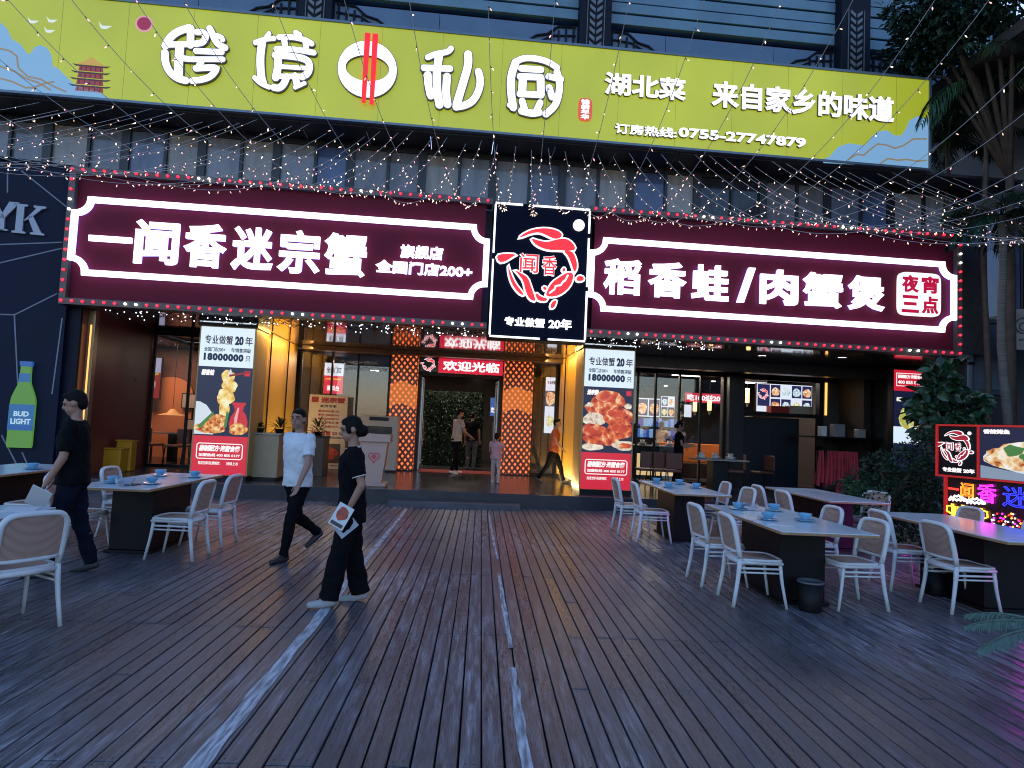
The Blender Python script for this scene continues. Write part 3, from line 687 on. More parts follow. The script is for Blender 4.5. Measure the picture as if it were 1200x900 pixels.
def bulb_border(t, u0, u1, z0_, z1_, sides, step):
    gd = MB(); gd.lathe([(.0, -.03), (.020, -.02), (.027, .005), (.020, .026), (.0, .034)], (0, 0, 0), 10)
    me_r = gd.mesh('bulb_red', REDB, True); me_w = gd.mesh('bulb_white', WHB, True)
    pts = []
    n = int((u1 - u0) / step); pts += [(u0 + (u1 - u0) * i / n, z1_) for i in range(n + 1)]
    if 'R' in sides: k = int((z1_ - z0_) / step); pts += [(u1, z1_ - (z1_ - z0_) * i / k) for i in range(1, k)]
    pts += [(u1 - (u1 - u0) * i / n, z0_) for i in range(n + 1)]
    if 'L' in sides: k = int((z1_ - z0_) / step); pts += [(u0, z0_ + (z1_ - z0_) * i / k) for i in range(1, k)]
    for i, p in enumerate(pts):
        o = bpy.data.objects.new('bulb', me_w if i % 16 in (12, 13) else me_r); COL.objects.link(o); o.parent = t
        o.location = Vector((p[0], mw - .125, p[1])) - o_org[t.name]; o.rotation_euler = (R(90), 0, 0)
def maroon_sign(lab, u0, u1, sides):
    t = fthing('restaurant_sign', lab, 'sign', (u0 + u1) / 2, 0, 3.5)
    z0_, z1_ = 3.5, 6.12
    m = FM(t); m.box(u0 + .12, u1 - .12, mw, .14, z0_ + .12, z1_ - .12); m.build('board', MB_, t)
    m = FM(t); m.box(u0, u1, mw - .1, .14, z1_ - .118, z1_); m.box(u0, u1, mw - .1, .14, z0_, z0_ + .118)
    if 'L' in sides: m.box(u0, u0 + .118, mw - .1, .14, z0_ + .12, z1_ - .12)
    if 'R' in sides: m.box(u1 - .118, u1, mw - .1, .14, z0_ + .12, z1_ - .12)
    m.build('frame', GREYF, t)
    bulb_border(t, u0 + (.06 if 'L' in sides else .1), u1 - (.06 if 'R' in sides else .1), z0_ + .06, z1_ - .06, sides, .187)
    return t
SL = maroon_sign('maroon sign with white characters ending in a 200+ line, left of the black emblem', -8.68, -.68, 'L')
a = fp(88, 277, mw)[0]; b = fp(569, 312, mw)[0]; c = fp(400, 256.5, mw)[1]; d = fp(325, 334.5, mw)[1]
neon_frame(SL, concave(a, d, b, c, .27))
chars(SL, '一闻香迷宗蟹', 105, 254, 432, 327, [(106, 156), (160, 211), (217, 267), (273, 322), (327, 377), (381, 431)], .023)
sign_char(SL, '旗舰店', 470, 287.5, 519, 306.5, .024, name='lettering'); sign_char(SL, '全国门店200+', 441, 305, 553, 327.5, .024, name='lettering')
SRR = maroon_sign('maroon sign with white characters and a square red stamp, right of the black emblem', 1.30, 9.32, 'R')
a = fp(692, 320, mw)[0]; b = fp(1115, 348, mw)[0]; c = fp(900, 296.5, mw)[1]; d = fp(900, 374.5, mw)[1]
neon_frame(SRR, concave(a, d, b, c, .27))
chars(SRR, '稻香蛙/肉蟹煲', 706, 303, 1034, 366, [(706, 750), (758, 803), (809, 852), (862, 883), (889, 933), (939, 985), (992, 1034)], .023)
bx = boxpx(1050, 319, 1099, 372.5, mw); m = FM(SRR); hw, hh = (bx[2] - bx[0]) / 2, (bx[3] - bx[1]) / 2; cc = ((bx[0] + bx[2]) / 2, (bx[1] + bx[3]) / 2)
sq = [(cc[0] + hw * math.copysign(abs(math.cos(t)) ** .28, math.cos(t)), cc[1] + hh * math.copysign(abs(math.sin(t)) ** .28, math.sin(t))) for t in [2 * math.pi * i / 40 for i in range(40)]]
m.prism(sq, mw - .09, mw - .02); m.build('stamp', E('stamp_white', (1, .97, 1), 1.15), SRR)
STR = E('stamp_red', (.55, .0, .05), .9)
for ch, (i, j) in zip('夜宵三点', ((0, 1), (1, 1), (0, 0), (1, 0))):
    w2, h2 = hw * .8, hh * .8; x_ = cc[0] - hw * .86 + i * hw * .93; z_ = cc[1] - hh * .88 + j * hh * .94
    letter(SRR, ch, (x_, z_, x_ + w2, z_ + h2), mw - .091, STR, .012, .03, 'stamp_lettering')

# emblem: red prawn-and-crab ring, drawn in a unit frame (x right, z up, ring radius ~1)
def lz(pts, cx=330, cy=425, s=235.): return [((x - cx) / s, (cy - y) / s) for x, y in pts]
LOGO = [
 [(155, 245), (190, 215), (240, 190), (310, 178), (370, 185), (405, 205), (400, 228), (365, 240), (320, 222), (275, 205), (225, 215), (180, 238)],
 [(235, 250), (280, 262), (330, 268), (390, 245), (440, 238), (480, 262), (498, 298), (460, 310), (400, 308), (340, 312), (290, 300), (255, 280)],
 [(440, 320), (475, 318), (500, 330), (520, 380), (522, 420), (508, 445), (490, 395), (470, 350)],
 [(340, 610), (350, 570), (375, 525), (420, 490), (455, 465), (492, 462), (495, 500), (478, 545), (440, 585), (395, 608)],
 [(525, 490), (545, 470), (572, 480), (568, 500), (535, 505)],
 [(365, 690), (372, 655), (400, 640), (395, 668), (385, 688)],
 [(8, 375), (60, 362), (125, 362), (95, 382), (60, 408), (25, 415)],
 [(85, 440), (98, 480), (130, 545), (170, 590), (185, 615), (150, 600), (110, 550), (90, 490)],
 [(130, 470), (175, 490), (210, 510), (230, 560), (250, 610), (262, 645), (225, 635), (200, 590), (185, 530), (155, 495)],
 [(270, 600), (300, 625), (340, 632), (330, 648), (290, 648), (272, 630)],
 [(310, 565), (322, 555), (335, 570), (325, 580)], [(430, 440), (442, 425), (452, 440), (440, 452)],
]
def grow(p, k=1.12):
    cx = sum(a for a, b in p) / len(p); cz = sum(b for a, b in p) / len(p); return [(cx + (a - cx) * k, cz + (b - cz) * k) for a, b in p]
LOGO = [grow(lz(p)) for p in LOGO]
def smooth_poly(p, it=1):
    for _ in range(it):
        q = []; n = len(p)
        for i in range(n):
            a = Vector(p[i]); b_ = Vector(p[(i + 1) % n]); q += [tuple(a.lerp(b_, .25)), tuple(a.lerp(b_, .75))]
        p = q
    return p
def emblem(t, c, r, w, red, white, dep=.02, parent=None, text=True, name='emblem'):
    mo = FM(t); mi_ = FM(t)
    for p in LOGO:
        q = [(c[0] + x * r, c[1] + z * r) for x, z in smooth_poly(p)]
        mi_.prism(q, w - dep, w - dep * .5)
        mo.ribbon(q, .085 * r, w - dep * .9, w)
    # claw line across the crab body
    o1 = mo.build(name + '_outline', white, parent or t); o2 = mi_.build(name, red, parent or t)
    m = FM(t); m.ribbon([(c[0] + x * r, c[1] + z * r) for x, z in lz([(352, 598), (385, 570), (392, 548), (425, 540), (440, 515), (450, 512), (470, 470)])], .05 * r, w - dep * 1.15, w - dep, closed=False); m.build(name + '_line', white, parent or t)
    if text:
        b = [(c[0] + x * r, c[1] + z * r) for x, z in lz([(150, 478), (278, 345), (295, 485), (398, 350)])]
        for ch, (p0, p1) in zip('闻香', ((b[0], b[1]), (b[2], b[3]))):
            letter(t, ch, (p0[0], p0[1], p1[0], p1[1]), w - dep * .3, white, dep * .6, .05, name + '_lettering'); letter(t, ch, (p0[0] + .02 * r, p0[1] + .02 * r, p1[0] - .02 * r, p1[1] - .02 * r), w - dep, red, dep * .3, .004, name + '_lettering')
cw = -.34
SC = fthing('emblem_sign', 'black upright sign with a red and white crab ring emblem between the maroon signs', 'sign', .31, cw, 3.35)
ca = fp(580, 236, cw); cbm = fp(684, 402, cw); cu0, cu1, cz0, cz1 = -.66, 1.29, cbm[1], ca[1]
m = FM(SC); m.rbox(cu0, cu1, cw, .13, cz0, cz1, .015); m.build('box', P('black_emblem_panel', (.003, .005, .018), .6, spec=.08), SC)
m = FM(SC); e_ = .035; NW = E('edge_neon', (.9, .95, 1), 1.9)
for (x0, x1) in ((cu0, cu0 + .60), (cu0 + .74, cu1)):
    m.box(x0 + .03, x1 - .03, cw - .03, cw - .003, cz1 - .05, cz1 - .015)
for (x0, x1) in ((cu0, cu0 + 1.05), (cu0 + 1.15, cu1)): m.box(x0 + .03, x1 - .03, cw - .03, cw - .003, cz0 + .015, cz0 + .05)
for (a, b_) in ((cz0 + .06, cz0 + 1.55), (cz0 + 1.68, cz1 - .06)): m.box(cu0 + .015, cu0 + .05, cw - .03, cw - .003, a, b_)
for (a, b_) in ((cz0 + .06, cz0 + 1.03), (cz0 + 1.12, cz0 + 2.1), (cz0 + 2.2, cz1 - .06)): m.box(cu1 - .05, cu1 - .015, cw - .03, cw - .003, a, b_)
m.build('edge_light', NW, SC)
cc = fp(640.5, 313, cw); emblem(SC, cc, .72, cw, E('emblem_red', (.9, .012, .02), 1.15), E('emblem_white', (1, .95, 1), 1.25), .05)
cd = fp(678, 264.5, cw); m = FM(SC); m.prism(ell(cd, .115, .115, 28), cw - .05, cw - .005); m.build('round_dot', E('emblem_white', (1, .95, 1), 1.25), SC)
letter(SC, '专业做蟹', boxpx(591.5, 371, 638, 384.5, cw), cw - .005, NEON, .03, .025); letter(SC, '20年', boxpx(643, 373, 669.5, 387, cw), cw - .005, NEON, .03, .025)

# ================================================================== welcome sign over the door
WS = fthing('welcome_sign', 'small red backlit welcome sign with white characters over the entrance door', 'sign', -1.0, 5.0, 2.95)
ww = 5.02; a = fp(493, 413, ww); b = fp(589, 441, ww); um = fp(514, 425, ww)[0]
m = FM(WS); m.box(um + .003, b[0], ww, 5.19, 2.99, 3.37); m.build('panel', E('welcome_red', (.72, .012, .05), .95), WS)
m = FM(WS); m.box(a[0], um, ww, 5.19, 2.99, 3.37); m.build('emblem_panel', P('black_gloss_panel', (.006, .008, .022), .2), WS)
emblem(WS, ((a[0] + um) / 2, 3.18), .17, ww, E('emblem_red', (.9, .012, .02), 1.15), E('emblem_white', (1, .95, 1), 1.25), .012, text=False)
letter(WS, '欢迎光临', (um + .12, 3.04, b[0] - .1, 3.32), ww - .002, E('welcome_white', (1, .96, .97), 1.3), .02, .028)

# ================================================================== food display columns
WHT = E('lightbox_white', (.72, .86, 1.0), 1.0); NAVY = E('print_navy', (.012, .014, .06), .7); REDL = E('lightbox_red', (.72, .016, .045), .85)
INK = P('print_ink', (.05, .06, .10), .5); INKR = P('print_ink_red', (.12, .05, .06), .5); LW = E('print_letter_white', (1, .95, .95), 1.0); BLK = P('black_plastic', (.006, .006, .008), .4, spec=.25)
CRAB = FOOD('crab_print', [(.02, .003, .002), (.22, .012, .004), (.52, .045, .008), (.72, .14, .025), (.95, .62, .35)], 5.5, .95)
FROG = FOOD('stirfry_print', [(.03, .006, .003), (.28, .03, .008), (.60, .13, .02), (.80, .40, .08), (.92, .75, .4)], 9, .95)
GOLD = FOOD('golden_frog_print', [(.25, .08, .01), (.65, .30, .03), (.88, .62, .15), (.98, .9, .55)], 6, .95)
SHELL = FOOD('shell_print', [(.2, .1, .06), (.7, .55, .42), (.95, .88, .75)], 8, .9)
POT = E('pot_print_red', (.62, .02, .03), .9); POTH = E('pot_highlight', (.95, .45, .45), .9); PLATE = E('plate_print', (.7, .78, .88), .9); HERB = E('herb_print', (.08, .25, .06), .8)
CHOP = E('chopstick_print', (.30, .02, .02), .8)
TANW = P('tan_cladding', (.42, .27, .10), .45, noise=.1, nscale=1)
def wob(c, a, b_, n=26, amp=.06, seed=0):
    rr = random.Random(seed); ph = [rr.uniform(0, 6.28) for _ in range(4)]
    out = []
    for i in range(n):
        t = 2 * math.pi * i / n; k = 1 + amp * (math.sin(3 * t + ph[0]) + .6 * math.sin(5 * t + ph[1]) + .4 * math.sin(8 * t + ph[2]))
        out.append((c[0] + a * k * math.cos(t), c[1] + b_ * k * math.sin(t)))
    return out
def display(lab, px0, px1, ytop, ybot, xm, kind, wd=.85, w0=.5, brand='稻香蛙'):
    u0 = fp(px0, (ytop + ybot) / 2, w0)[0]; u1 = fp(px1, (ytop + ybot) / 2, w0)[0]
    zt_ = fp(xm, ytop, w0)[1]; zb = PZ + .05
    t = fthing('food_display_column', lab, 'advertising column', (u0 + u1) / 2, w0 + wd / 2, PZ)
    m = FM(t); m.box(u0 - .03, u1 + .03, w0 + .012, w0 + wd, PZ + .1, zt_ + .02); m.build('cladding', TANW, t)
    m = FM(t); m.box(u0 - .06, u1 + .06, w0 - .03, w0 + wd + .04, zt_ + .021, zt_ + .19); m.build('cap', BLK, t)
    m = FM(t); m.box(u0 - .02, u1 + .02, w0 - .01, w0 + wd - .03, PZ, PZ + .097); m.build('plinth', BLK, t)
    m = FM(t); m.box(u0 - .03, u1 + .03, w0 - .035, w0 - .005, zt_ + .085, zt_ + .11); m.build('cap_light', E('cap_glow', (.8, .9, 1), .8), t)
    H_ = zt_ - zb; zA = zb + H_ * .275; zB = zb + H_ * .735; W_ = u1 - u0
    m = FM(t)
    m.box(u0, u1, w0, w0 + .011, zb + .06, zA, 0); m.box(u0, u1, w0, w0 + .011, zA + .001, zB, 1); m.box(u0, u1, w0, w0 + .011, zB + .001, zt_, 2)
    pan = m.build('lightbox_panel', [REDL, NAVY, WHT], t)
    L_ = lambda body, a, b_, c, d, mat, bold=.02, **k: letter(t, body, (u0 + W_ * a, zb + H_ * b_, u0 + W_ * c, zb + H_ * d), w0 - .001, mat, .004, bold, **k)
    L_('专业做蟹', .08, .885, .60, .945, INKR, .012); L_('20', .64, .885, .80, .945, INK, .05); L_('年', .83, .885, .97, .945, INKR, .012)
    L_('全国门店200+', .08, .835, .47, .865, INK, .015); L_('年销售突破', .58, .835, .95, .865, INK, .015)
    L_('18000000', .08, .775, .82, .825, INK, .06, spacing=1.15); L_('只', .86, .778, .95, .815, INKR, .01)
    L_(brand, .06, .675, .30, .715, LW, .05, shear=.2)
    m = FM(t); m.box(u1 - W_ * .14, u1 - W_ * .04, w0 - .004, w0, zb + H_ * .68, zb + H_ * .715); m.build('seal_print', REDL, t)
    # red foot: outlined box and lines of writing
    m = FM(t); fx0, fx1, fz0, fz1 = u0 + W_ * .08, u0 + W_ * .92, zb + H_ * .125, zb + H_ * .225
    m.ribbon([(fx0 + .03, fz0), (fx1 - .03, fz0), (fx1, fz0 + .03), (fx1, fz1 - .03), (fx1 - .03, fz1), (fx0 + .03, fz1), (fx0, fz1 - .03), (fx0, fz0 + .03)], .018, w0 - .005, w0); m.build('outline_print', LW, t)
    L_('秘制配方·海蟹食客', .12, .172, .88, .215, LW, .05, shear=.25); L_('加盟热线 400 855 0177', .12, .138, .88, .160, LW, .03)
    L_('指定饮料免费畅饮', .12, .085, .52, .107, LW, .012); L_('持续上市', .64, .085, .86, .107, LW, .012)
    X = lambda a: u0 + W_ * a
    Z = lambda b_: zA + (zB - zA) * b_
    if kind == 'frog':
        m = FM(t); lay = [0]
        def put(poly, mi):
            lay[0] += 1; m.prism(poly, w0 - .001 - lay[0] * .0012, w0 - lay[0] * .0012 + .0002, mi)
        put([(u0 + .003, Z(.02)), (X(.36), Z(.02)), (X(.35), Z(.2)), (X(.30), Z(.34)), (X(.2), Z(.44)), (X(.08), Z(.485)), (u0 + .003, Z(.49))], 4)
        put([(X(.68), Z(.07)), (X(.97), Z(.07)), (X(.98), Z(.22)), (X(.94), Z(.32)), (X(.88), Z(.38)), (X(.9), Z(.45)), (X(.93), Z(.47)), (X(.92), Z(.495)), (X(.68), Z(.495)), (X(.67), Z(.47)), (X(.71), Z(.44)), (X(.73), Z(.37)), (X(.66), Z(.28)), (X(.63), Z(.18))], 2)
        put([(X(.74), Z(.14)), (X(.78), Z(.14)), (X(.79), Z(.3)), (X(.81), Z(.42)), (X(.78), Z(.42)), (X(.73), Z(.27))], 3)
        put(wob((X(.56), Z(.86)), .13, .14, seed=1), 1); put(wob((X(.60), Z(.72)), .15, .13, seed=2), 1); put(wob((X(.54), Z(.56)), .17, .17, seed=3, amp=.08), 1); put(wob((X(.53), Z(.38)), .10, .20, seed=4), 1)
        put([(X(.55), Z(.9)), (X(.60), Z(.98)), (X(.64), Z(.9))], 4)
        put([(X(.58), Z(.86)), (X(.99), Z(.93)), (X(.99), Z(.96)), (X(.58), Z(.89))], 6)
        put(wob((X(.30), Z(.12)), .30, .12, seed=5, amp=.05), 0); put(wob((X(.42), Z(.2)), .20, .16, seed=6), 0); put(wob((X(.82), Z(.11)), .18, .12, seed=7), 0)
        put([(X(.06), Z(.13)), (X(.12), Z(.1)), (X(.36), Z(.32)), (X(.33), Z(.35))], 5); put([(X(.55), Z(.14)), (X(.6), Z(.12)), (X(.63), Z(.34)), (X(.58), Z(.36))], 5)
        m.build('food_picture', [FROG, GOLD, POT, POTH, PLATE, HERB, CHOP], t)
    else:
        m = FM(t); lay = [0]
        def put(poly, mi):
            lay[0] += 1; poly = [(min(max(x, u0 + .002), u1 - .002), min(max(z, zA + .002), zB - .002)) for x, z in poly]
            m.prism(poly, w0 - .001 - lay[0] * .0012, w0 - lay[0] * .0012 + .0002, mi)
        put(wob((X(.5), Z(.80)), .36, .20, seed=11, amp=.05), 0); put(wob((X(.36), Z(.66)), .34, .16, seed=15), 0)
        put(wob((X(.22), Z(.50)), .24, .14, seed=12), 1); put(wob((X(.70), Z(.56)), .33, .2, seed=13, amp=.05), 0); put(wob((X(.76), Z(.36)), .30, .2, seed=16, amp=.05), 0)
        put(wob((X(.22), Z(.28)), .30, .22, seed=14, amp=.05), 0); put(wob((X(.5), Z(.22)), .26, .16, seed=17), 0)
        put(wob((X(.13), Z(.72)), .07, .05, seed=18), 1); put(wob((X(.9), Z(.72)), .08, .06, seed=19), 1); put(wob((X(.85), Z(.12)), .26, .1, seed=20), 1); put(wob((X(.2), Z(.08)), .24, .07, seed=21), 1)
        for (a, b_, s1, s2) in ((.44, .84, .22, .1), (.68, .60, .2, .1), (.2, .32, .18, .11), (.76, .38, .18, .1)):
            put(wob((X(a), Z(b_)), s1, s2, seed=int(a * 99), amp=.03), 2)
        put(wob((X(.86), Z(.12)), .15, .055, seed=23), 0)
        m.build('food_picture', [CRAB, SHELL, FOOD('crab_shell_print', [(.2, .01, .005), (.42, .022, .008), (.62, .07, .015), (.92, .45, .25)], 3.2, .95)], t)
    return t
display('tall lit food display left of the entrance with golden frog legs over a red pot', 229.5, 293, 384, 561, 268, 'frog')
display('tall lit food display right of the entrance with a pile of red crabs', 683, 741, 410, 578, 714, 'crab', brand='迷宗蟹')
# third, narrower lit banner at the right end
bw = 1.6; b0 = fp(1048, 433, bw); b1 = fp(1081, 516, bw)
t = fthing('food_banner', 'narrow upright lit food banner with a red heading behind the broad leaved tree', 'banner', (b0[0] + b1[0]) / 2, bw, PZ)
zt_, zb = b0[1], b1[1]; u0, u1 = b0[0], b1[0] + .1
m = FM(t); m.box(u0 - .02, u1 + .02, bw + .012, bw + .2, PZ, zt_ + .02); m.build('stand', BLK, t)
m = FM(t); m.box(u0, u1, bw, bw + .011, zt_ - .5, zt_, 0); m.box(u0, u1, bw, bw + .011, zb + .3, zt_ - .501, 1); m.box(u0, u1, bw, bw + .011, zb - .1, zb + .299, 2); m.box(u0, u1, bw, bw + .011, .9, zb - .101, 1); m.build('lightbox_panel', [REDL, NAVY, WHT], t)
m = FM(t); m.prism(wob((u0 + (u1 - u0) * .5, zb + .5), .30, .26, seed=3), bw - .004, bw - .001); m.build('food_picture', FOOD('noodle_print', [(.3, .1, .02), (.7, .4, .08), (.3, .45, .08), (.9, .8, .5)], 10, .95), t)
m = FM(t); m.ribbon([(u0 + .06, zt_ - .38), (u1 - .06, zt_ - .38), (u1 - .06, zt_ - .08), (u0 + .06, zt_ - .08)], .016, bw - .005, bw); m.build('outline_print', LW, t)
letter(t, '秘制配方·海蟹食客', (u0 + .09, zt_ - .2, u1 - .09, zt_ - .11), bw - .001, LW, .004, .04); letter(t, '400 855 0177', (u0 + .09, zt_ - .33, u1 - .09, zt_ - .25), bw - .001, LW, .004, .03)
letter(t, '招牌菜', (u0 + .06, zt_ - .75, u0 + .3, zt_ - .65), bw - .001, LW, .004, .04)

# ================================================================== the navy side wall on the left with letters, lines and neon bottle
th = YAW + R(9.5); KO = F(-8.70, -.02, 0)
KW = thing('side_wall', 'dark navy shop wall with pale crossing lines and a big grey letter K', 'wall', KO, th)
KWM = P('navy_wall', (.007, .011, .034), .6, spec=.2, noise=.2, nscale=.5)
def kp(px, py):      # measured point on that wall -> (x, z) along the wall
    ex = Vector((math.cos(th), math.sin(th), 0)); nn = Vector((-math.sin(th), math.cos(th), 0)); v = _ray(px, py); c = Vector((0, 0, HCAM))
    k = (KO - c).dot(nn) / v.dot(nn); q = c + v * k - KO; return (q.dot(ex), q.z)
m = MB(); m.box(-6, .06, .0, .35, -.05, kp(60, 195)[1]); m.build('wall_panel', KWM, KW)
m = MB(); m.box(-6, .02, -.04, .36, kp(60, 195)[1] + .003, kp(60, 195)[1] + .06); m.build('coping', MATS['navy_trim'], KW)
LINE = P('pale_line', (.20, .22, .28), .5)
m = MB()
for ln in ([(10, 200), (22, 199.5)], [(25, 200), (80, 244)], [(9, 202), (9, 226)], [(-10, 287), (73, 284)], [(-8, 310), (73, 291)], [(-10, 368), (17, 369)], [(17, 369), (67, 344)], [(17, 369), (22, 470)], [(73, 373), (61, 462)], [(2, 510), (20, 545)], [(26, 530), (33, 546)]):
    m.ribbon([kp(*p) for p in ln], .022, -.008, -.001, closed=False)
m.build('line_inlay', LINE, KW)
a = kp(18, 239); b = kp(53, 277)
KL = P('pewter_letter', (.36, .39, .45), .45, metal=.2)
def serif_k(x0, z0_, x1, z1_):
    w_ = x1 - x0; h = z1_ - z0_; g_ = MB()
    for q in ([(0, 0), (.42, 0), (.42, .06), (.32, .08), (.32, .92), (.42, .94), (.42, 1), (0, 1), (0, .94), (.1, .92), (.1, .08), (0, .06)],
              [(.32, .42), (.68, .9), (.6, .94), (.6, 1), (.98, 1), (.98, .94), (.86, .9), (.5, .52)], [(.44, .60), (.6, .64), (.9, .09), (1, .06), (1, 0), (.56, 0), (.56, .06), (.66, .09)]):
        g_.prism([(x0 + p[0] * w_, z0_ + p[1] * h) for p in q], -.05, -.002)
    return g_
serif_k(a[0], b[1], b[0], a[1]).build('wall_letter', KL, KW)
y0 = kp(-16, 239)[0]; g_ = MB()
for q in ([(.38, 0), (.62, 0), (.60, .45), (.40, .45)], [(0, 1), (.3, 1), (.6, .45), (.42, .40)], [(.7, 1), (1, 1), (.58, .40), (.46, .45)], [(.28, 0), (.72, 0), (.72, .05), (.28, .05)]):
    g_.prism([(y0 + p[0] * .55, b[1] + .02 + p[1] * (a[1] - b[1])) for p in q], -.05, -.002)
g_.build('wall_letter', KL, KW)
# neon bottle hung on the wall
bx0, bz1 = kp(18, 423); bx1, bz0 = kp(45, 525); bc = (kp(27, 470)[0] + kp(32, 470)[0]) / 2; bh = bz1 - bz0; bwid = .40
NB = thing('bottle_light', 'glowing lime green beer bottle sign with blue label on the navy wall', 'wall light', KO + Matrix.Rotation(th, 3, 'Z') @ Vector((bc, -.06, bz0)), th)
GRN = E('bottle_green', (.15, .45, .07), .5); BLB = E('bottle_blue', (.03, .20, .58), .55); BLD_ = E('bottle_band', (.02, .12, .45), .7)
prof = [(.47, 0), (.5, .03), (.5, .52), (.47, .58), (.36, .66), (.24, .74), (.21, .80), (.20, .95), (.22, .955), (.22, 1.0)]
def slab(z0_, z1_, grow=0.):
    zs = [z0_] + [z for _, z in prof if z0_ < z < z1_] + [z1_]
    def rad(z):
        for (r0, a_), (r1, b_) in zip(prof[:-1], prof[1:]):
            if a_ <= z <= b_: return r0 + (r1 - r0) * (z - a_) / max(1e-6, b_ - a_)
        return prof[-1][0]
    R_ = [((rad(z) + grow) * bwid, z * bh) for z in zs]; return R_ + [(-x, z) for x, z in R_[::-1]]
m = MB(); m.prism(slab(0, .95), -.04, .03); m.build('glass', GRN, NB)
m = MB(); m.prism(slab(.20, .50, .01), -.047, -.041, 0); m.prism(slab(.20, .255, .015), -.0515, -.0472, 1); m.build('bottle_label', [BLB, BLD_], NB); m = MB(); m.prism(slab(.76, .86, .02), -.047, -.041); m.build('neck_label', BLB, NB); m = MB(); m.prism(slab(.94, 1.0, .03), -.047, .034); m.build('bottle_cap', BLD_, NB)
letter(NB, 'BUD', (-.12, bh * .36, .12, bh * .42), -.048, E('label_pale', (.5, .75, 1), .8), .006, .03, org=Vector((0, 0, 0))); letter(NB, 'LIGHT', (-.16, bh * .27, .16, bh * .335), -.048, E('label_pale', (.5, .75, 1), .8), .006, .03, org=Vector((0, 0, 0)))

# ================================================================== kiosk on the right: food lightbox over neon panel
KA = Vector((6.56, 9.2, 0)); kd = Vector((.31, -.95, 0)).normalized(); kth = math.atan2(kd.y, kd.x)
KI = thing('neon_kiosk', 'lit food lightbox above a panel of coloured neon characters at the right edge', 'kiosk', KA, kth)
# local x runs along the kiosk towards the viewer, local -y faces the deck
REDT = E('kiosk_red_edge', (.55, .02, .02), .55, (.3, .01, .01))
m = MB(); m.box(0, 3.0, .0, .45, 1.18, 1.92); m.build('lightbox_case', BLK, KI)
m = MB(); m.box(0, 3.0, -.03, .0, 1.18, 1.205); m.box(0, 3.0, -.03, 0, 1.895, 1.92); m.box(0, .025, -.03, 0, 1.206, 1.894); m.box(.585, .61, -.03, 0, 1.206, 1.894); m.build('lightbox_edge', REDT, KI)
m = MB(); m.box(.612, 3.0, -.012, -.002, 1.207, 1.893); m.build('lightbox_panel', NAVY, KI)
m = MB()
m.prism(wob((1.75, 1.50), 1.05, .25, seed=5, amp=.04), -.018, -.014, 1)
m.prism([(.63, 1.21), (2.95, 1.21), (2.95, 1.36), (1.2, 1.30), (.63, 1.38)], -.022, -.0185, 2)
m.prism(wob((1.65, 1.52), .95, .22, seed=9, amp=.07), -.026, -.0225, 0)
for q in range(9): m.prism(wob((.85 + q * .2, 1.55 + .05 * math.sin(q * 2.1)), .12, .07, seed=q, amp=.12), -.030 - .001 * q, -.0265 - .001 * q, 3 if q % 3 else 0)
m.build('food_picture', [FOOD('roast_fish_print', [(.05, .012, .005), (.42, .09, .02), (.75, .36, .12), (.92, .74, .45), (.98, .95, .9)], 7, .9), PLATE, E('dish_grey', (.25, .33, .45), .9), HERB], KI)
letter(KI, '香辣烤鱼', (.66, 1.80, 1.0, 1.865), -.013, LW, .006, .05, org=Vector((0, 0, 0)))
KI_ = KI; o_org[KI.name] = Vector((0, 0, 0))
emblem(KI, (.30, 1.60), .215, -.003, E('kiosk_emblem_red', (.45, .01, .03), .8), E('emblem_white', (1, .95, 1), 1.25), .014)
m = MB(); m.prism(ell((.47, 1.80), .025, .025, 16), -.012, -.002); m.build('round_dot', E('emblem_white', (1, .95, 1), 1.25), KI)
letter(KI, '专业做蟹', (.09, 1.25, .36, 1.315), -.002, LW, .006, .05); letter(KI, '20年', (.385, 1.25, .54, 1.315), -.002, LW, .006, .05)
m = MB(); m.box(.12, 3.0, .06, .42, .02, 1.177); m.build('neon_board', P('neon_backing', (.02, .008, .012), .25), KI)
m = MB(); m.box(.08, .118, .03, .43, .02, 1.177); m.build('board_edge', REDT, KI)
def neon(body, box, mat, r=.010, parent=KI, name='neon_character'):
    c = bpy.data.curves.new('t', 'FONT'); c.body = body; c.fill_mode = 'NONE'; c.bevel_depth = .014; c.bevel_resolution = 1; c.resolution_u = 3
    o = bpy.data.objects.new('t', c); COL.objects.link(o); dg = bpy.context.evaluated_depsgraph_get(); me = bpy.data.meshes.new_from_object(o.evaluated_get(dg)); bpy.data.objects.remove(o)
    xs = [v.co.x for v in me.vertices]; ys = [v.co.y for v in me.vertices]; x0, x1, y0_, y1 = min(xs), max(xs), min(ys), max(ys)
    for v in me.vertices: v.co = Vector((box[0] + (v.co.x - x0) / (x1 - x0) * (box[2] - box[0]), .035 + v.co.z * .5, box[1] + (v.co.y - y0_) / (y1 - y0_) * (box[3] - box[1])))
    me.materials.clear(); me.materials.append(mat); me.name = name; o = bpy.data.objects.new(name, me); COL.objects.link(o); o.parent = parent; return o
NR = E('neon_red', (1, .03, .02), 3.0); NO = E('neon_orange', (1, .22, .02), 3.5); NMG = E('neon_magenta', (.9, .02, .85), 6.0); NBL = E('neon_blue', (.02, .03, 1), 3.5); NYL = E('neon_yellow', (1, .55, .03), 3.5); NWH = E('neon_white', (1, 1, 1), 2.5)
m = MB(); m.tube([(.15, .035, 1.02), (.29, .035, 1.015)], .014, 8); m.build('neon_character', NR, KI)
neon('闻', (.32, .89, .50, 1.12), NO); neon('香', (.55, .88, .80, 1.13), NMG); neon('迷', (.87, .86, 1.22, 1.13), NBL); neon('宗', (1.30, .84, 1.68, 1.13), NBL); neon('蟹', (1.76, .82, 2.2, 1.13), NBL)
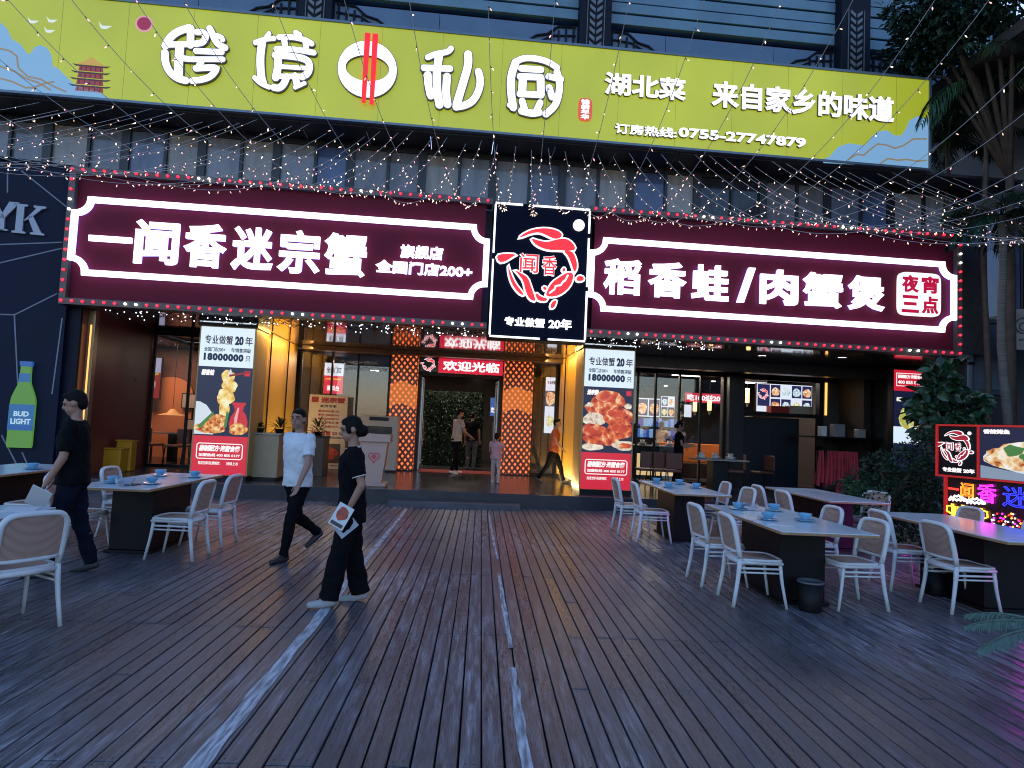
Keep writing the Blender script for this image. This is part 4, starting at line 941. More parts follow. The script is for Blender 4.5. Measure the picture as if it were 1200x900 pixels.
def mug(cx, cz, sgn):
    a = MB(); y = .035
    for r_ in ((.085, .10), (.06, .075)):
        a.tube([(cx - r_[0], y, cz + .09), (cx - r_[0] * .85, y, cz - r_[1]), (cx, y, cz - r_[1] - .02), (cx + r_[0] * .85, y, cz - r_[1]), (cx + r_[0], y, cz + .09)], .009, 6)
    for q in (-.03, 0, .03): a.tube([(cx + q, y, cz + .06), (cx + q, y, cz - .06)], .009, 6)
    a.tube([(cx + sgn * .09, y, cz + .06), (cx + sgn * .15, y, cz + .05), (cx + sgn * .155, y, cz - .02), (cx + sgn * .09, y, cz - .05)], .011, 6)
    b_ = MB(); pts = [(cx - .12 + .24 * q / 9, y, cz + .13 + .035 * abs(math.sin(q * 1.5))) for q in range(10)]
    b_.tube(pts, .013, 6); b_.tube([(p[0], y, p[2] + .06 - .8 * abs(p[0] - cx) * .5) for p in pts], .012, 6)
    o1 = a.build('neon_mug', NYL, KI); b_.build('neon_foam', NWH, o1)
mug(.28, .72, -1); mug(.53, .71, 1)
m = MB()
for q in range(40):
    x_ = .72 + random.random() * .4; z_ = .60 + random.random() * .18; m.ball((x_, .045, z_), .012, 6, 4, mi=random.randrange(4))
m.build('neon_skewers', [NR, NMG, NYL, NWH], KI)
m = MB()
for (cx, cz, r_) in ((1.32, .74, .09), (1.52, .62, .11), (1.28, .54, .08)):
    m.tube([(cx + r_ * math.cos(t), .035, cz + r_ * 1.1 * math.sin(t)) for t in [2 * math.pi * i / 20 for i in range(20)]], .014, 6, closed=True)
m.tube([(1.3, .035, .4), (1.9, .035, .38)], .014, 6); m.build('neon_lobster', NR, KI)
neon('夜宵', (.2, .10, .62, .34), NMG); neon('烧烤', (.75, .08, 1.25, .34), NMG); neon('啤酒', (1.4, .08, 1.95, .34), NMG)
m = MB(); m.tube([(.15, .03, .07), (2.9, .03, .07)], .02, 8); m.build('neon_foot_tube', NMG, KI)
qk = KA + kd * 1.9 + Vector((kd.y, -kd.x, 0)) * -.0
lamp('neon_tube_lamp', 'AREA', KA + kd * 1.9 + Vector((-.95, -.31, 0)) * .12 + Vector((0, 0, .3)), 55, (.85, .05, 1), 1.9, rot=(R(-58), 0, kth), sizey=.06)

# ================================================================== furniture
WPL = P('white_resin', (.62, .64, .66), .4, noise=.06, nscale=4)
def cane():
    m = bpy.data.materials.new('woven_cane'); m.use_nodes = True; nt = m.node_tree; N = nt.nodes; L = nt.links; b = N['Principled BSDF']; b.inputs['Roughness'].default_value = .55
    tc = N.new('ShaderNodeTexCoord'); mp = N.new('ShaderNodeMapping'); mp.inputs['Scale'].default_value = (70, 70, 70); L.new(tc.outputs['Object'], mp.inputs[0])
    ck = N.new('ShaderNodeTexVoronoi'); ck.inputs['Scale'].default_value = 1.; ck.inputs['Randomness'].default_value = .15; L.new(mp.outputs[0], ck.inputs['Vector'])
    cr = N.new('ShaderNodeValToRGB'); cr.color_ramp.elements[0].position = .22; cr.color_ramp.elements[1].position = .34; cr.color_ramp.elements[0].color = (.16, .09, .07, 1); cr.color_ramp.elements[1].color = (.43, .29, .235, 1)
    L.new(ck.outputs['Distance'], cr.inputs[0]); L.new(cr.outputs[0], b.inputs['Base Color'])
    bp = N.new('ShaderNodeBump'); bp.inputs['Strength'].default_value = .5; bp.inputs['Distance'].default_value = .004; L.new(ck.outputs['Distance'], bp.inputs['Height']); L.new(bp.outputs[0], b.inputs['Normal'])
    return m
CANE = cane()
def arc(pts, n=5):
    """round the inner corners of a polyline"""
    out = [Vector(pts[0])]
    for a, b, c in zip(pts[:-2], pts[1:-1], pts[2:]):
        a, b, c = Vector(a), Vector(b), Vector(c); d = min((a - b).length, (c - b).length) * .45
        p = b + (a - b).normalized() * d; q = b + (c - b).normalized() * d
        for k in range(n + 1):
            t = k / n; out.append(p * (1 - t) ** 2 + b * 2 * t * (1 - t) + q * t * t)
    out.append(Vector(pts[-1])); return out
def make_chair():
    t = thing('dining_chair', 'chair', 'chair', (0, 0, 0), 0, 'white cane chairs set out around the outdoor tables')
    # back hoop and rear legs are one bent tube each side, joined over the top
    for s in (-1, 1):
        m = MB(); m.tube(arc([(s * .225, -.27, 0), (s * .21, -.225, .25), (s * .205, -.205, .455)]), [.015, .0155, .016, .0165, .017, .018, .019, .02][:8], 8, sx=1.25); m.build('leg', WPL, t, True)
        m = MB(); m.tube(arc([(s * .215, .245, 0), (s * .20, .20, .25), (s * .195, .185, .40)]), [.014, .015, .0155, .016, .0165, .017, .0175, .018], 8); m.build('leg', WPL, t, True)
        m = MB(); m.tube([(s * .195, .19, .365), (s * .205, -.21, .365)], .011, 8); m.tube([(s * .195, .19, .325), (s * .206, -.212, .325)], .009, 8); m.build('stretcher', WPL, t, True)
    m = MB(); hoop = arc([(-.205, -.205, .455), (-.212, -.235, .60), (-.205, -.285, .835), (0, -.305, .845), (.205, -.285, .835), (.212, -.235, .60), (.205, -.205, .455)], 6)
    m.tube(hoop, .021, 8, sx=1.2); m.tube([(-.205, -.222, .515), (-.1, -.245, .512), (0, -.25, .511), (.1, -.245, .512), (.205, -.222, .515)], .015, 8); m.build('back_frame', WPL, t, True)
    # woven back: follows the hoop, slightly curved
    m = MB(); nx, nz = 10, 8; vs = []; fs = []
    for side in (0, 1):
        for j in range(nz + 1):
            f_ = j / nz; z = .515 + .318 * f_; hw = .195 if f_ < .72 else .195 * (1 - .16 * ((f_ - .72) / .28) ** 2.4)
            for i in range(nx + 1):
                x = -hw + 2 * hw * i / nx; y = -.225 - .062 * f_ - .022 * (1 - (x / .2) ** 2) + (.006 if side else -.002); vs.append((x, y, z - (.028 * abs(x / .2) ** 3 if f_ > .9 else 0)))
    o_ = (nx + 1) * (nz + 1)
    for j in range(nz):
        for i in range(nx):
            a = j * (nx + 1) + i; fs += [(a, a + 1, a + nx + 2, a + nx + 1), (o_ + a, o_ + a + nx + 1, o_ + a + nx + 2, o_ + a + 1)]
    m.add(vs, fs); m.build('back_panel', CANE, t, True)
    m = MB(); ring_ = [(-.20, .205), (-.12, .225), (0, .23), (.12, .225), (.20, .205), (.225, .12), (.222, -.05), (.205, -.20), (.1, -.215), (0, -.22), (-.1, -.215), (-.205, -.20), (-.222, -.05), (-.225, .12)]
    ring_ = smooth_poly(ring_)
    n = len(ring_); out = [Vector((x, y)) for x, y in ring_]; inn = [p * .86 for p in out]
    vs = [(p.x, p.y, .43) for p in out] + [(p.x, p.y, .448) for p in out] + [(p.x * .97, p.y * .97, .456) for p in out] + [(p.x, p.y, .452) for p in inn] + [(p.x, p.y, .43) for p in inn]; fs = []
    for k in range(5):
        for i in range(n): j = (i + 1) % n; fs.append((k * n + i, k * n + j, ((k + 1) % 5) * n + j, ((k + 1) % 5) * n + i))
    m.add(vs, fs); m.tube([(-.21, -.205, .42), (0, -.23, .42), (.21, -.205, .42)], [.02, .024, .02], 8); m.tube([(-.2, .2, .415), (.2, .2, .415)], .016, 8)
    for s in (-1, 1): m.tube([(s * .205, -.205, .42), (s * .2, .2, .418)], .018, 8)
    m.build('seat_frame', WPL, t, True)
    m = MB(); c_ = [(p.x * 1.01, p.y * 1.01) for p in inn]; vs = [(x, y, .447) for x, y in c_] + [(0, 0, .440)] + [(x, y, .43) for x, y in c_]
    fs = [(i, (i + 1) % n, n) for i in range(n)] + [(n + 1 + (i + 1) % n, n + 1 + i, i, (i + 1) % n) for i in range(n)] + [tuple(n + 1 + i for i in range(n - 1, -1, -1))]
    m.add(vs, fs); m.build('seat', CANE, t, True)
    return t
TOP = P('pale_laminate', (.60, .68, .73), .2, noise=.05, nscale=2); EDG = P('plywood_edge', (.34, .20, .10), .5, noise=.15, nscale=20); PED = P('black_laminate', (.005, .005, .007), .5, spec=.2)
def make_table(w_, l_, lab, loc):
    t = thing('dining_table', lab, 'table', loc, 0, 'outdoor tables with pale tops on black box bases')
    m = MB(); m.rbox(-w_ / 2, w_ / 2, -l_ / 2, l_ / 2, .742, .764, .004); m.build('table_edge', EDG, t)
    m = MB(); m.rbox(-w_ / 2 + .001, w_ / 2 - .001, -l_ / 2 + .001, l_ / 2 - .001, .7645, .774, .003); m.build('tabletop', TOP, t)
    m = MB(); m.rbox(-.23, .23, -.48, .48, .03, .741, .006); m.build('pedestal', PED, t)
    m = MB(); m.rbox(-.26, .26, -.52, .52, .0, .029, .004); m.build('foot_plate', PED, t)
    return t
TB = {}
for key, w_, l_, x, y, lab in (('A', .82, 2.15, 3.18, 10.3, 'pale topped table with black base nearest the red crab display'), ('B', .92, 2.0, 3.23, 6.92, 'pale topped table with four blue bowls beside the black bin'),
     ('C', .88, 2.1, 5.35, 10.1, 'bare pale topped table in front of the hanging red aprons'), ('D', .92, 2.1, 5.30, 6.9, 'bare pale topped table catching red and blue neon light from the kiosk'),
     ('L1', .84, 2.0, -3.88, 8.15, 'pale topped table with blue bowls left of the walking men'), ('L2', .92, 2.0, -3.93, 4.65, 'pale topped table cut by the left edge beside the nearest chair'), ('L0', .88, 2.0, -6.02, 8.65, 'pale topped table at the left edge under the bottle light')):
    TB[key] = make_table(w_, l_, lab, (x, y, 0))
chair0 = make_chair(); used = []
def chair(x, y, rz, lab):
    loc = (x, y, 0)
    if not used: chair0.location = loc; chair0.rotation_euler = (0, 0, rz); chair0['label'] = lab; used.append(1); return chair0
    return dup(chair0, loc, rz, lab)
RX, LX = R(-90), R(90)    # facing +X / -X
for a in ((2.47, 10.53, RX + .03, 'white cane chair farthest left, just right of the red crab display'), (2.63, 9.88, RX - .02, 'white cane chair on the left of the table by the crab display, nearer of two'),
    (3.78, 9.75, LX + .1, 'white cane chair right of the table by the crab display, nearer of two'), (3.80, 10.75, LX, 'white cane chair right of the table by the crab display, farther of two'),
    (2.68, 7.24, RX + .05, 'white cane chair left of the four bowl table, farther of two'), (2.74, 6.45, RX - .03, 'white cane chair left of the four bowl table, nearer of two'),
    (3.70, 6.45, LX + .08, 'white cane chair right of the four bowl table, beside the black bin'), (3.86, 7.55, LX, 'white cane chair right of the four bowl table, mostly hidden behind its top'),
    (4.72, 10.35, RX, 'white cane chair left of the bare table by the aprons, farther of two'), (4.74, 9.55, RX + .05, 'white cane chair left of the bare table by the aprons, nearer of two'),
    (5.98, 9.95, LX + .5, 'white cane chair right of the bare table by the aprons, before the green bin'),
    (4.84, 7.33, RX - .05, 'white cane chair left of the neon lit table, farther of two'), (4.87, 6.47, RX + .02, 'white cane chair left of the neon lit table, nearer of two'),
    (5.98, 8.15, LX, 'white cane chair right of the neon lit table, in front of the dark shrub'), (5.95, 7.12, LX - .1, 'white cane chair silhouetted against the neon panel'),
    (-3.30, 7.55, LX, 'white cane chair right of the left table, nearer of two'), (-3.30, 8.38, LX - .04, 'white cane chair right of the left table, beside the red display foot'),
    (-4.42, 7.62, RX, 'white cane chair left of the left table, behind the dark clothed man'), (-4.46, 8.75, RX, 'white cane chair at the far left corner of the left table'),
    (-3.36, 5.02, math.atan2(.53, -.85) - R(90), 'nearest white cane chair, seen from behind at the left edge'), (-5.28, 8.15, LX, 'white cane chair at the left edge behind the striding man')):
    chair(*a)
# tableware
CER = P('blue_ceramic', (.17, .42, .62), .2, noise=.06, coat=.3)
def lathe_obj(prof, n=22):
    m = MB(); m.lathe(prof, n=n); return m
def ware(name, prof, mat, lab, cat, loc, grp):
    key = 'ware_' + name
    if key not in MATS: MATS[key] = lathe_obj(prof).mesh(name, mat, True)
    o = bpy.data.objects.new(name, MATS[key]); COL.objects.link(o); o.location = loc; o.rotation_euler = (0, 0, random.random() * 6); return tag(o, lab, cat, grp)
WS_ = 1.18
PLT = [(0, .002), (.05, .002), (.055, 0.), (.06, .004), (.088, .012), (.09, .015), (.085, .015), (.055, .008), (0, .007)]
BWL = [(0, .0), (.026, .0), (.028, .006), (.048, .026), (.058, .05), (.060, .055), (.056, .054), (.045, .03), (.024, .012), (0, .01)]
CUP = [(0, .0), (.02, .0), (.03, .012), (.034, .03), (.036, .045), (.033, .045), (.030, .02), (0, .008)]
o7 = lambda x, y: (690 + x / 4.286, 540 + y / 4.286); o6 = lambda x, y: (x / 3.913, 530 + y / 3.913)
PLT, BWL, CUP = [[(r_ * WS_, z_ * WS_) for r_, z_ in q_] for q_ in (PLT, BWL, CUP)]
ord_ = {}
for key, tab, pts in (('B', 'the table beside the black bin', [(o7(752, 240), 'far left'), (o7(930, 248), 'far right'), (o7(900, 292), 'near left'), (o7(1085, 298), 'near right')]),
                      ('A', 'the table by the crab display', [(o7(340, 108), 'far left'), (o7(400, 132), 'near left'), (o7(455, 115), 'far right'), (o7(540, 135), 'near right')]),
                      ('L1', 'the table left of the walking men', [(o6(520, 138), 'near left'), (o6(695, 142), 'near right'), (o6(735, 105), 'far left'), (o6(893, 112), 'far right')]),
                      ('L0', 'the table at the left edge', [(o6(150, 75), 'near right')])):
    for p, pos in pts:
        q = gp(*p, z=.785); loc = Vector((q.x, q.y, .7745))
        ware('plate', PLT, CER, 'blue plate at the %s of %s' % (pos, tab), 'plate', loc, 'blue plates on the outdoor tables')
        ware('bowl', BWL, CER, 'blue bowl at the %s of %s' % (pos, tab), 'bowl', loc + Vector((0, 0, .0145)), 'blue bowls on the outdoor tables')
        ware('teacup', CUP, CER, 'small blue cup at the %s of %s' % (pos, tab), 'cup', loc + Vector((.004, .002, .030)), 'blue cups on the outdoor tables')
CLR = GLASS('clear_glassware', (.93, .96, .98))
for p, lab in ((o7(808, 245), 'clear glass basin beside the blue bowls on the table near the black bin'), (o6(570, 150), 'clear glass basin among the blue bowls left of the walking men')):
    q = gp(*p, z=.785); ware('glass_basin', [(0, 0), (.07, 0), (.10, .08), (.102, .082), (.094, .08), (.066, .006), (0, .006)], CLR, lab, 'basin', Vector((q.x, q.y, .775)), 'clear glass basins on the tables')
PAP = P('white_paper', (.6, .62, .64), .6)
for (x, y), lab in ((o7(960, 325), 'white chopstick sleeve near the front edge of the four bowl table'), (o7(840, 260), 'white chopstick sleeve between the bowls of the four bowl table')):
    q = gp(x, y, .775); m = MB(); m.box(-.012, .012, -.12, .12, 0, .006); o = m.build('chopstick_sleeve', PAP); o.location = (q.x, q.y, .775); o.rotation_euler = (0, 0, 1.2); tag(o, lab, 'chopsticks')
m = MB(); m.box(-.05, .05, -.08, .08, 0, .012); q = gp(*o6(600, 150), z=.775); o = m.build('table_card', P('dark_card', (.05, .03, .025), .5)); o.location = (q.x + .02, q.y, .775); tag(o, 'small dark card lying beside the glass basin on the left table', 'card')
m = MB(); m.box(-.11, .11, -.15, .15, 0, .004); o = m.build('menu_sheet', PAP); q = gp(*o6(190, 262), z=.775); o.location = (-3.62, 5.45, .775); o.rotation_euler = (0, 0, .4); tag(o, 'pale menu sheet on the table cut by the left edge', 'menu')
# black bin by table B and the one behind chair D1
def bin_(loc, r, h, lab):
    t = thing('waste_bin', lab, 'bin', loc, 0, 'black waste bins under the outdoor tables')
    m = MB(); m.lathe([(0, 0), (r * .85, 0), (r * .88, .01), (r, h), (r * .96, h), (r * .84, .015), (0, .012)], n=24); m.build('bin_body', PED, t, True)
    m = MB(); m.lathe([(r * 1.0, h - .012), (r * 1.06, h - .008), (r * 1.06, h + .006), (r * .97, h + .01), (r * .95, h)], n=24); m.build('rim', P('bin_rim', (.10, .11, .13), .35), t, True)
bin_((3.20, 6.22, 0), .115, .27, 'black round waste bin on the deck by the four bowl table'); bin_((5.02, 7.05, 0), .12, .26, 'black waste bin half hidden behind the chair at the neon lit table')

# ================================================================== props on the platform and inside
def pf_pt(px, py, z=PZ):      # ground point on the platform -> facade coordinates
    q = gp(px, py, z) - FO; return q.dot(EU), q.dot(EW)
def unit(name, lab, cat, px, py, group=None):
    u, w = pf_pt(px, py); return fthing(name, lab, cat, u, w, PZ, group), u, w
TANB = P('tan_laminate', (.34, .25, .15), .45, noise=.1, nscale=2)
# reception counter left
t = fthing('reception_counter', 'low tan counter beside the left food display with plants on top', 'counter', -4.95, 1.2, PZ)
m = FM(t); m.rbox(-5.44, -4.78, .85, 1.7, PZ + .06, 1.2, .008); m.build('cabinet', TANB, t)
m = FM(t); m.rbox(-5.445, -4.75, .82, 1.73, 1.201, 1.235, .006); m.build('countertop', P('grey_top', (.3, .28, .26), .3), t)
m = FM(t); m.box(-5.42, -4.82, .9, 1.65, PZ, PZ + .059); m.build('plinth', DARKM, t)
LEAFD = P('dark_leaf', (.012, .034, .017), .5, spec=.3, noise=.3, island=.5); LEAFM = P('mid_leaf', (.03, .075, .03), .4, noise=.3, island=.5); STEM = P('bark', (.07, .05, .035), .8, noise=.3)
def leaf(m, p, d, n_, L, W, curl=.25, mi=0):
    d = d.normalized(); s_ = d.cross(n_); s_ = s_.normalized() if s_.length > 1e-4 else Vector((1, 0, 0)); n2 = s_.cross(d).normalized()
    a = p; b = p + d * L * .35 + n2 * L * .05; c = p + d * L * .72 + n2 * (-L * curl * .3); e = p + d * L + n2 * (-L * curl)
    m.add([a, b + s_ * W * .5, b - s_ * W * .5, c + s_ * W * .42, c - s_ * W * .42, e, b - n2 * W * .12, c - n2 * W * .1], [(0, 6, 1), (0, 2, 6), (1, 6, 7, 3), (2, 4, 7, 6), (3, 7, 5), (4, 5, 7)], mi)
def rdir(rr, up=0.):
    a = rr.uniform(0, 6.283); z = rr.uniform(-1, 1); s_ = math.sqrt(1 - z * z); return Vector((s_ * math.cos(a), s_ * math.sin(a), z + up)).normalized()
def bowl_plant(lab, u, w, z, r, seed):
    t = fthing('counter_plant', lab, 'plant', u, w, z); rr = random.Random(seed)
    m = FM(t); m.lathe([(.0, 0), (.07, 0), (.10, .08), (.105, .09), (.09, .09), (0, .07)], (u, w, z)); m.build('pot', DARKM, t, True)
    m = FM(t)
    for _ in range(70):
        d = rdir(rr, .5); p = Vector((u, w, z + .09)) + d * rr.uniform(.02, r * .5); leaf(m, p, d, Vector((0, 0, 1)), r * rr.uniform(.5, .9), .035)
    m.build('foliage', LEAFD, t)
bowl_plant('small dark plant on the tan counter, behind the white shirted man', -4.9, 1.3, 1.236, .28, 1); bowl_plant('small low plant at the left end of the tan counter', -5.25, 1.1, 1.236, .14, 2)
# second counter with green plant right of the man
t = fthing('serving_counter', 'dark serving counter behind the white shirted man', 'counter', -4.0, 2.6, PZ)
m = FM(t); m.rbox(-4.7, -4.15, 2.3, 3.0, PZ, 1.15, .008); m.build('cabinet', P('dark_walnut', (.05, .035, .025), .4), t); m = FM(t); m.rbox(-4.72, -4.13, 2.28, 3.02, 1.151, 1.18, .004); m.build('countertop', DARKM, t)
bowl_plant('bushy dark green plant on the serving counter', -4.35, 2.6, 1.181, .34, 3)
# standing menu signboard
u, w = pf_pt(386, 549); wS = w
a = fp(363, 462, w); b = fp(403, 545, w)
t = fthing('menu_board', 'tall pale standing menu board with red heading and lines of writing', 'sign board', (a[0] + b[0]) / 2, w, PZ)
m = FM(t); m.rbox(a[0], b[0], w, w + .06, b[1] - .02, a[1], .006); m.build('board', P('cream_board', (.46, .40, .34), .5), t)
m = FM(t); m.box(a[0] + .1, b[0] - .1, w - .1, w + .25, PZ, PZ + .04); m.box(a[0] + .35, b[0] - .35, w + .01, w + .05, PZ + .04, b[1] - .02); m.build('stand', P('pale_metal', (.4, .4, .4), .4), t)
PR = P('print_maroon', (.25, .02, .02), .5); PBL = P('print_black', (.04, .03, .03), .5)
wd_ = b[0] - a[0]; hh_ = a[1] - b[1]
def mb_(body, x0, z0_, x1, z1_, mat, bold=.02): letter(t, body, (a[0] + wd_ * x0, b[1] + hh_ * z0_, a[0] + wd_ * x1, b[1] + hh_ * z1_), w - .001, mat, .004, bold)
mb_('迷宗蟹', .3, .885, .93, .97, PR, .04); mb_('会员专享', .28, .82, .72, .86, PBL)
for i, l in enumerate(('●充500送100', '●充1000送300', '●充2000送700', '●生日有礼享', '●积分换大礼')): mb_(l, .25, .75 - i * .055, .8, .785 - i * .055, PR)
mb_('专业做蟹 20 年', .08, .42, .94, .48, PR, .03); mb_('全国门店200+', .3, .37, .94, .405, PBL)
m = FM(t); m.box(a[0] + .06, a[0] + wd_ * .24, w - .004, w, b[1] + hh_ * .89, b[1] + hh_ * .97); m.build('heading_mark', PR, t)
m = FM(t); m.box(a[0] + wd_ * .22, a[0] + wd_ * .88, w - .003, w, b[1] + hh_ * .02, b[1] + hh_ * .30, 0); m.prism(wob((a[0] + wd_ * .55, b[1] + hh_ * .16), wd_ * .26, hh_ * .10, seed=4), w - .006, w - .003, 1); m.build('crab_picture', [PBL, P('crab_ink', (.35, .05, .02), .5, noise=.6, nscale=14)], t)
# beige cabinet and podium
u, w = pf_pt(445, 553); a = fp(423, 486, w); b = fp(464, 551, w)
t = fthing('drinks_cabinet', 'pale grey drinks cabinet with a dark window beside the left lattice column', 'cabinet', (a[0] + b[0]) / 2, w, PZ)
m = FM(t); m.rbox(a[0], b[0], w, w + .6, PZ + .04, a[1], .03); m.build('case', P('beige_plastic', (.42, .38, .33), .45), t)
m = FM(t); m.rbox(a[0] + .12, b[0] - .16, w - .012, w - .001, a[1] - .62, a[1] - .28, .01); m.build('window', P('dark_glass', (.01, .01, .012), .08, coat=1), t)
m = FM(t); m.rbox(a[0] + .22, b[0] - .26, w - .02, w - .001, a[1] - .13, a[1] - .04, .008); m.build('control_panel', BLK, t); m = FM(t); m.box(a[0] + .05, b[0] - .05, w + .05, w + .5, PZ, PZ + .039); m.build('foot', BLK, t)
u, w = pf_pt(438, 570); a = fp(424, 507, w); b = fp(452, 570, w)
t = fthing('host_podium', 'tapered pinkish podium with a heart emblem at the edge of the entrance platform', 'podium', (a[0] + b[0]) / 2, w + .2, PZ)
PK = P('pink_beige', (.48, .30, .24), .45); um = (a[0] + b[0]) / 2
m = FM(t); m.prism([(um - .26, a[1] - .18), (um + .26, a[1] - .18), (um + .17, PZ + .07), (um - .17, PZ + .07)], w, w + .38); m.build('pedestal', PK, t)
m = FM(t); m.rbox(um - .32, um + .32, w - .05, w + .42, a[1] - .179, a[1] - .02, .015); m.build('top', PK, t); m = FM(t); m.rbox(um - .27, um + .27, w - .06, w + .44, PZ, PZ + .069, .015); m.build('foot', PK, t)
hz = a[1] - .48; ht = [(um + .11 * 16 * math.sin(q) ** 3 / 16, hz + .11 * (13 * math.cos(q) - 5 * math.cos(2 * q) - 2 * math.cos(3 * q) - math.cos(4 * q)) / 16) for q in [2 * math.pi * i / 30 for i in range(30)]]
m = FM(t); m.ribbon(ht, .022, w - .008, w - .001); m.prism([(um + (x - um) * .5, hz + (z - hz) * .5) for x, z in ht], w - .008, w - .001); m.build('heart_emblem', P('emblem_pink', (.55, .08, .10), .5), t)
# yellow tubs
YP = P('yellow_plastic', (.60, .28, .015), .4)
for (px0, px1, yb, yt, lab) in ((121, 146, 546, 524, 'yellow plastic tub standing lower left on the platform by the maroon wall'), (139, 157, 543, 515, 'taller yellow plastic tub behind the lower one by the maroon wall')):
    w = 1.5 if px0 == 121 else 1.8; a = fp(px0, yt, w); b = fp(px1, yb, w); r_ = (b[0] - a[0]) / 2; um = (a[0] + b[0]) / 2; h = a[1] - PZ
    t = fthing('storage_tub', lab, 'tub', um, w, PZ, 'yellow tubs by the maroon wall')
    m = FM(t); m.rbox(um - r_ * .9, um + r_ * .9, w - r_ * .7, w + r_ * .7, PZ, PZ + h - .03, .02); m.build('tub_body', YP, t); m = FM(t); m.rbox(um - r_, um + r_, w - r_ * .8, w + r_ * .8, PZ + h - .0299, PZ + h, .008); m.build('lid', YP, t)
# green hedge wall, floor signs, red mat inside the door
t = fthing('hedge_wall', 'leafy dark green artificial hedge screen inside the entrance door', 'hedge', -1.1, 7.6, PZ); rr = random.Random(5)
m = FM(t); m.box(-2.15, -.35, 7.62, 7.9, PZ, 2.6); m.build('backing', P('dark_hedge_backing', (.008, .018, .010), .8), t)
m = FM(t)
for _ in range(2200):
    p = Vector((rr.uniform(-2.15, -.35), 7.6, rr.uniform(PZ, 2.62))); d = Vector((rr.uniform(-1, 1), -rr.uniform(.3, 1), rr.uniform(-.8, 1))); leaf(m, p, d, Vector((0, 0, 1)), rr.uniform(.05, .11), .05)
for _ in range(500):
    p = Vector((-.35, rr.uniform(7.6, 7.9), rr.uniform(PZ, 2.62))); leaf(m, p, Vector((rr.uniform(.3, 1), -rr.uniform(0, 1), rr.uniform(-.6, 1))), Vector((0, 0, 1)), .09, .05)
m.build('foliage', P('hedge_leaf', (.006, .027, .011), .5, island=.5), t)
YW = P('safety_yellow', (.70, .46, .02), .45)
for (px, lab, a_) in ((504, 'left yellow wet floor sign standing inside the door', .1), (515, 'right yellow wet floor sign standing inside the door', -.15)):
    q = gp(px, 540, PZ); t = thing('floor_sign', lab, 'floor sign', (q.x, q.y, PZ), YAW + a_, 'yellow wet floor signs inside the door')
    for s in (-1, 1):
        m = MB(); m.add([(-.15, s * .16 - .008, 0), (.15, s * .16 - .008, 0), (.15, s * .16 + .008, 0), (-.15, s * .16 + .008, 0), (-.10, s * .012 - .006, .62), (.10, s * .012 - .006, .62), (.10, s * .012 + .006, .62), (-.10, s * .012 + .006, .62)], [(0, 3, 2, 1), (4, 5, 6, 7), (0, 1, 5, 4), (1, 2, 6, 5), (2, 3, 7, 6), (3, 0, 4, 7)]); o = m.build('panel', YW, t)
    for z_, hh in ((.36, .10), (.20, .035), (.13, .03)):
        y_ = -.16 + z_ * .148 / .62 * 1.0 - .014
        m = MB(); 
        if hh > .05: m.prism([(-.06, z_), (.06, z_), (0, z_ + hh)], y_ - .004, y_)
        else: m.box(-.09, .09, y_ - .012, y_ - .004, z_, z_ + hh)
        m.build('warning_print', PBL, t)
u0, w0_ = pf_pt(498, 556); u1, w1_ = pf_pt(566, 558)
m = MB(); m.rbox(-2.1, -.05, 4.62, 5.75, PZ + .004, PZ + .018, .004); o = m.build('door_mat', P('red_carpet', (.20, .018, .015), .9, noise=.3, nscale=30)); o.location = FO; o.rotation_euler = (0, 0, YAW); tag(o, 'dark red mat lying across the entrance doorway', 'mat')
# lit boards seen through the shop windows
def lightboard(name, lab, px0, py0, px1, py1, w, cols, cat='menu board', rows=2, ncol=4, text=None):
    a = fp(px0, py0, w); b = fp(px1, py1, w)
    t = fthing(name, lab, cat, (a[0] + b[0]) / 2, w, b[1]); m = FM(t); m.box(a[0] - .02, b[0] + .02, w + .002, w + .08, b[1] - .02, a[1] + .02); m.build('case', BLK, t)
    m = FM(t); m.box(a[0], b[0], w - .008, w + .0015, b[1], a[1]); m.build('lightbox_panel', cols[0], t)
    return t, a, b
FD = [FOOD('dish_print_%s' % n, c, 13, .95) for n, c in (('red', [(.15, .02, .01), (.6, .1, .03), (.9, .5, .2), (.95, .9, .8)]), ('green', [(.05, .12, .02), (.3, .45, .1), (.8, .7, .3), (.95, .95, .85)]), ('gold', [(.2, .08, .01), (.65, .35, .06), (.95, .8, .4), (1, .95, .85)]), ('teal', [(.02, .05, .1), (.2, .4, .55), (.7, .85, .9), (.95, .95, .9)]))]
MW = E('menu_white', (.80, .86, 1), .95); MNV = E('menu_navy', (.03, .03, .12), .8)
def menu_fill(t, a, b, w, rows, ncol, logo=True, seed=0):
    rr = random.Random(seed); W_ = b[0] - a[0]; H_ = a[1] - b[1]; x0 = a[0] + (W_ * .24 if logo else 0); m = FM(t); dm = FM(t)
    if logo: m.box(a[0] + .02, a[0] + W_ * .23, w - .011, w - .0085, b[1] + H_ * .2, a[1] - .02)
    cw_ = (b[0] - x0) / ncol; ch_ = H_ / rows
    for i in range(ncol):
        for j in range(rows):
            cx, cz = x0 + (i + .5) * cw_, b[1] + (j + .5) * ch_
            if (i + j) % 3 != 2: m.box(cx - cw_ * .45, cx + cw_ * .45, w - .011, w - .0085, cz - ch_ * .44, cz + ch_ * .44)
            dm = FM(t); dm.prism(wob((cx, cz - ch_ * .05), cw_ * .38, ch_ * .30, n=20, seed=rr.randrange(999)), w - .015, w - .0115); dm.build('dish_picture', FD[rr.randrange(4)], t)
    m.build('dark_field', MNV, t)
    if logo: emblem(t, (a[0] + W_ * .12, b[1] + H_ * .62), min(W_ * .085, H_ * .26), w - .012, E('emblem_red', (.9, .012, .02), 1.15), E('emblem_white', (1, .95, 1), 1.25), .008, text=False)
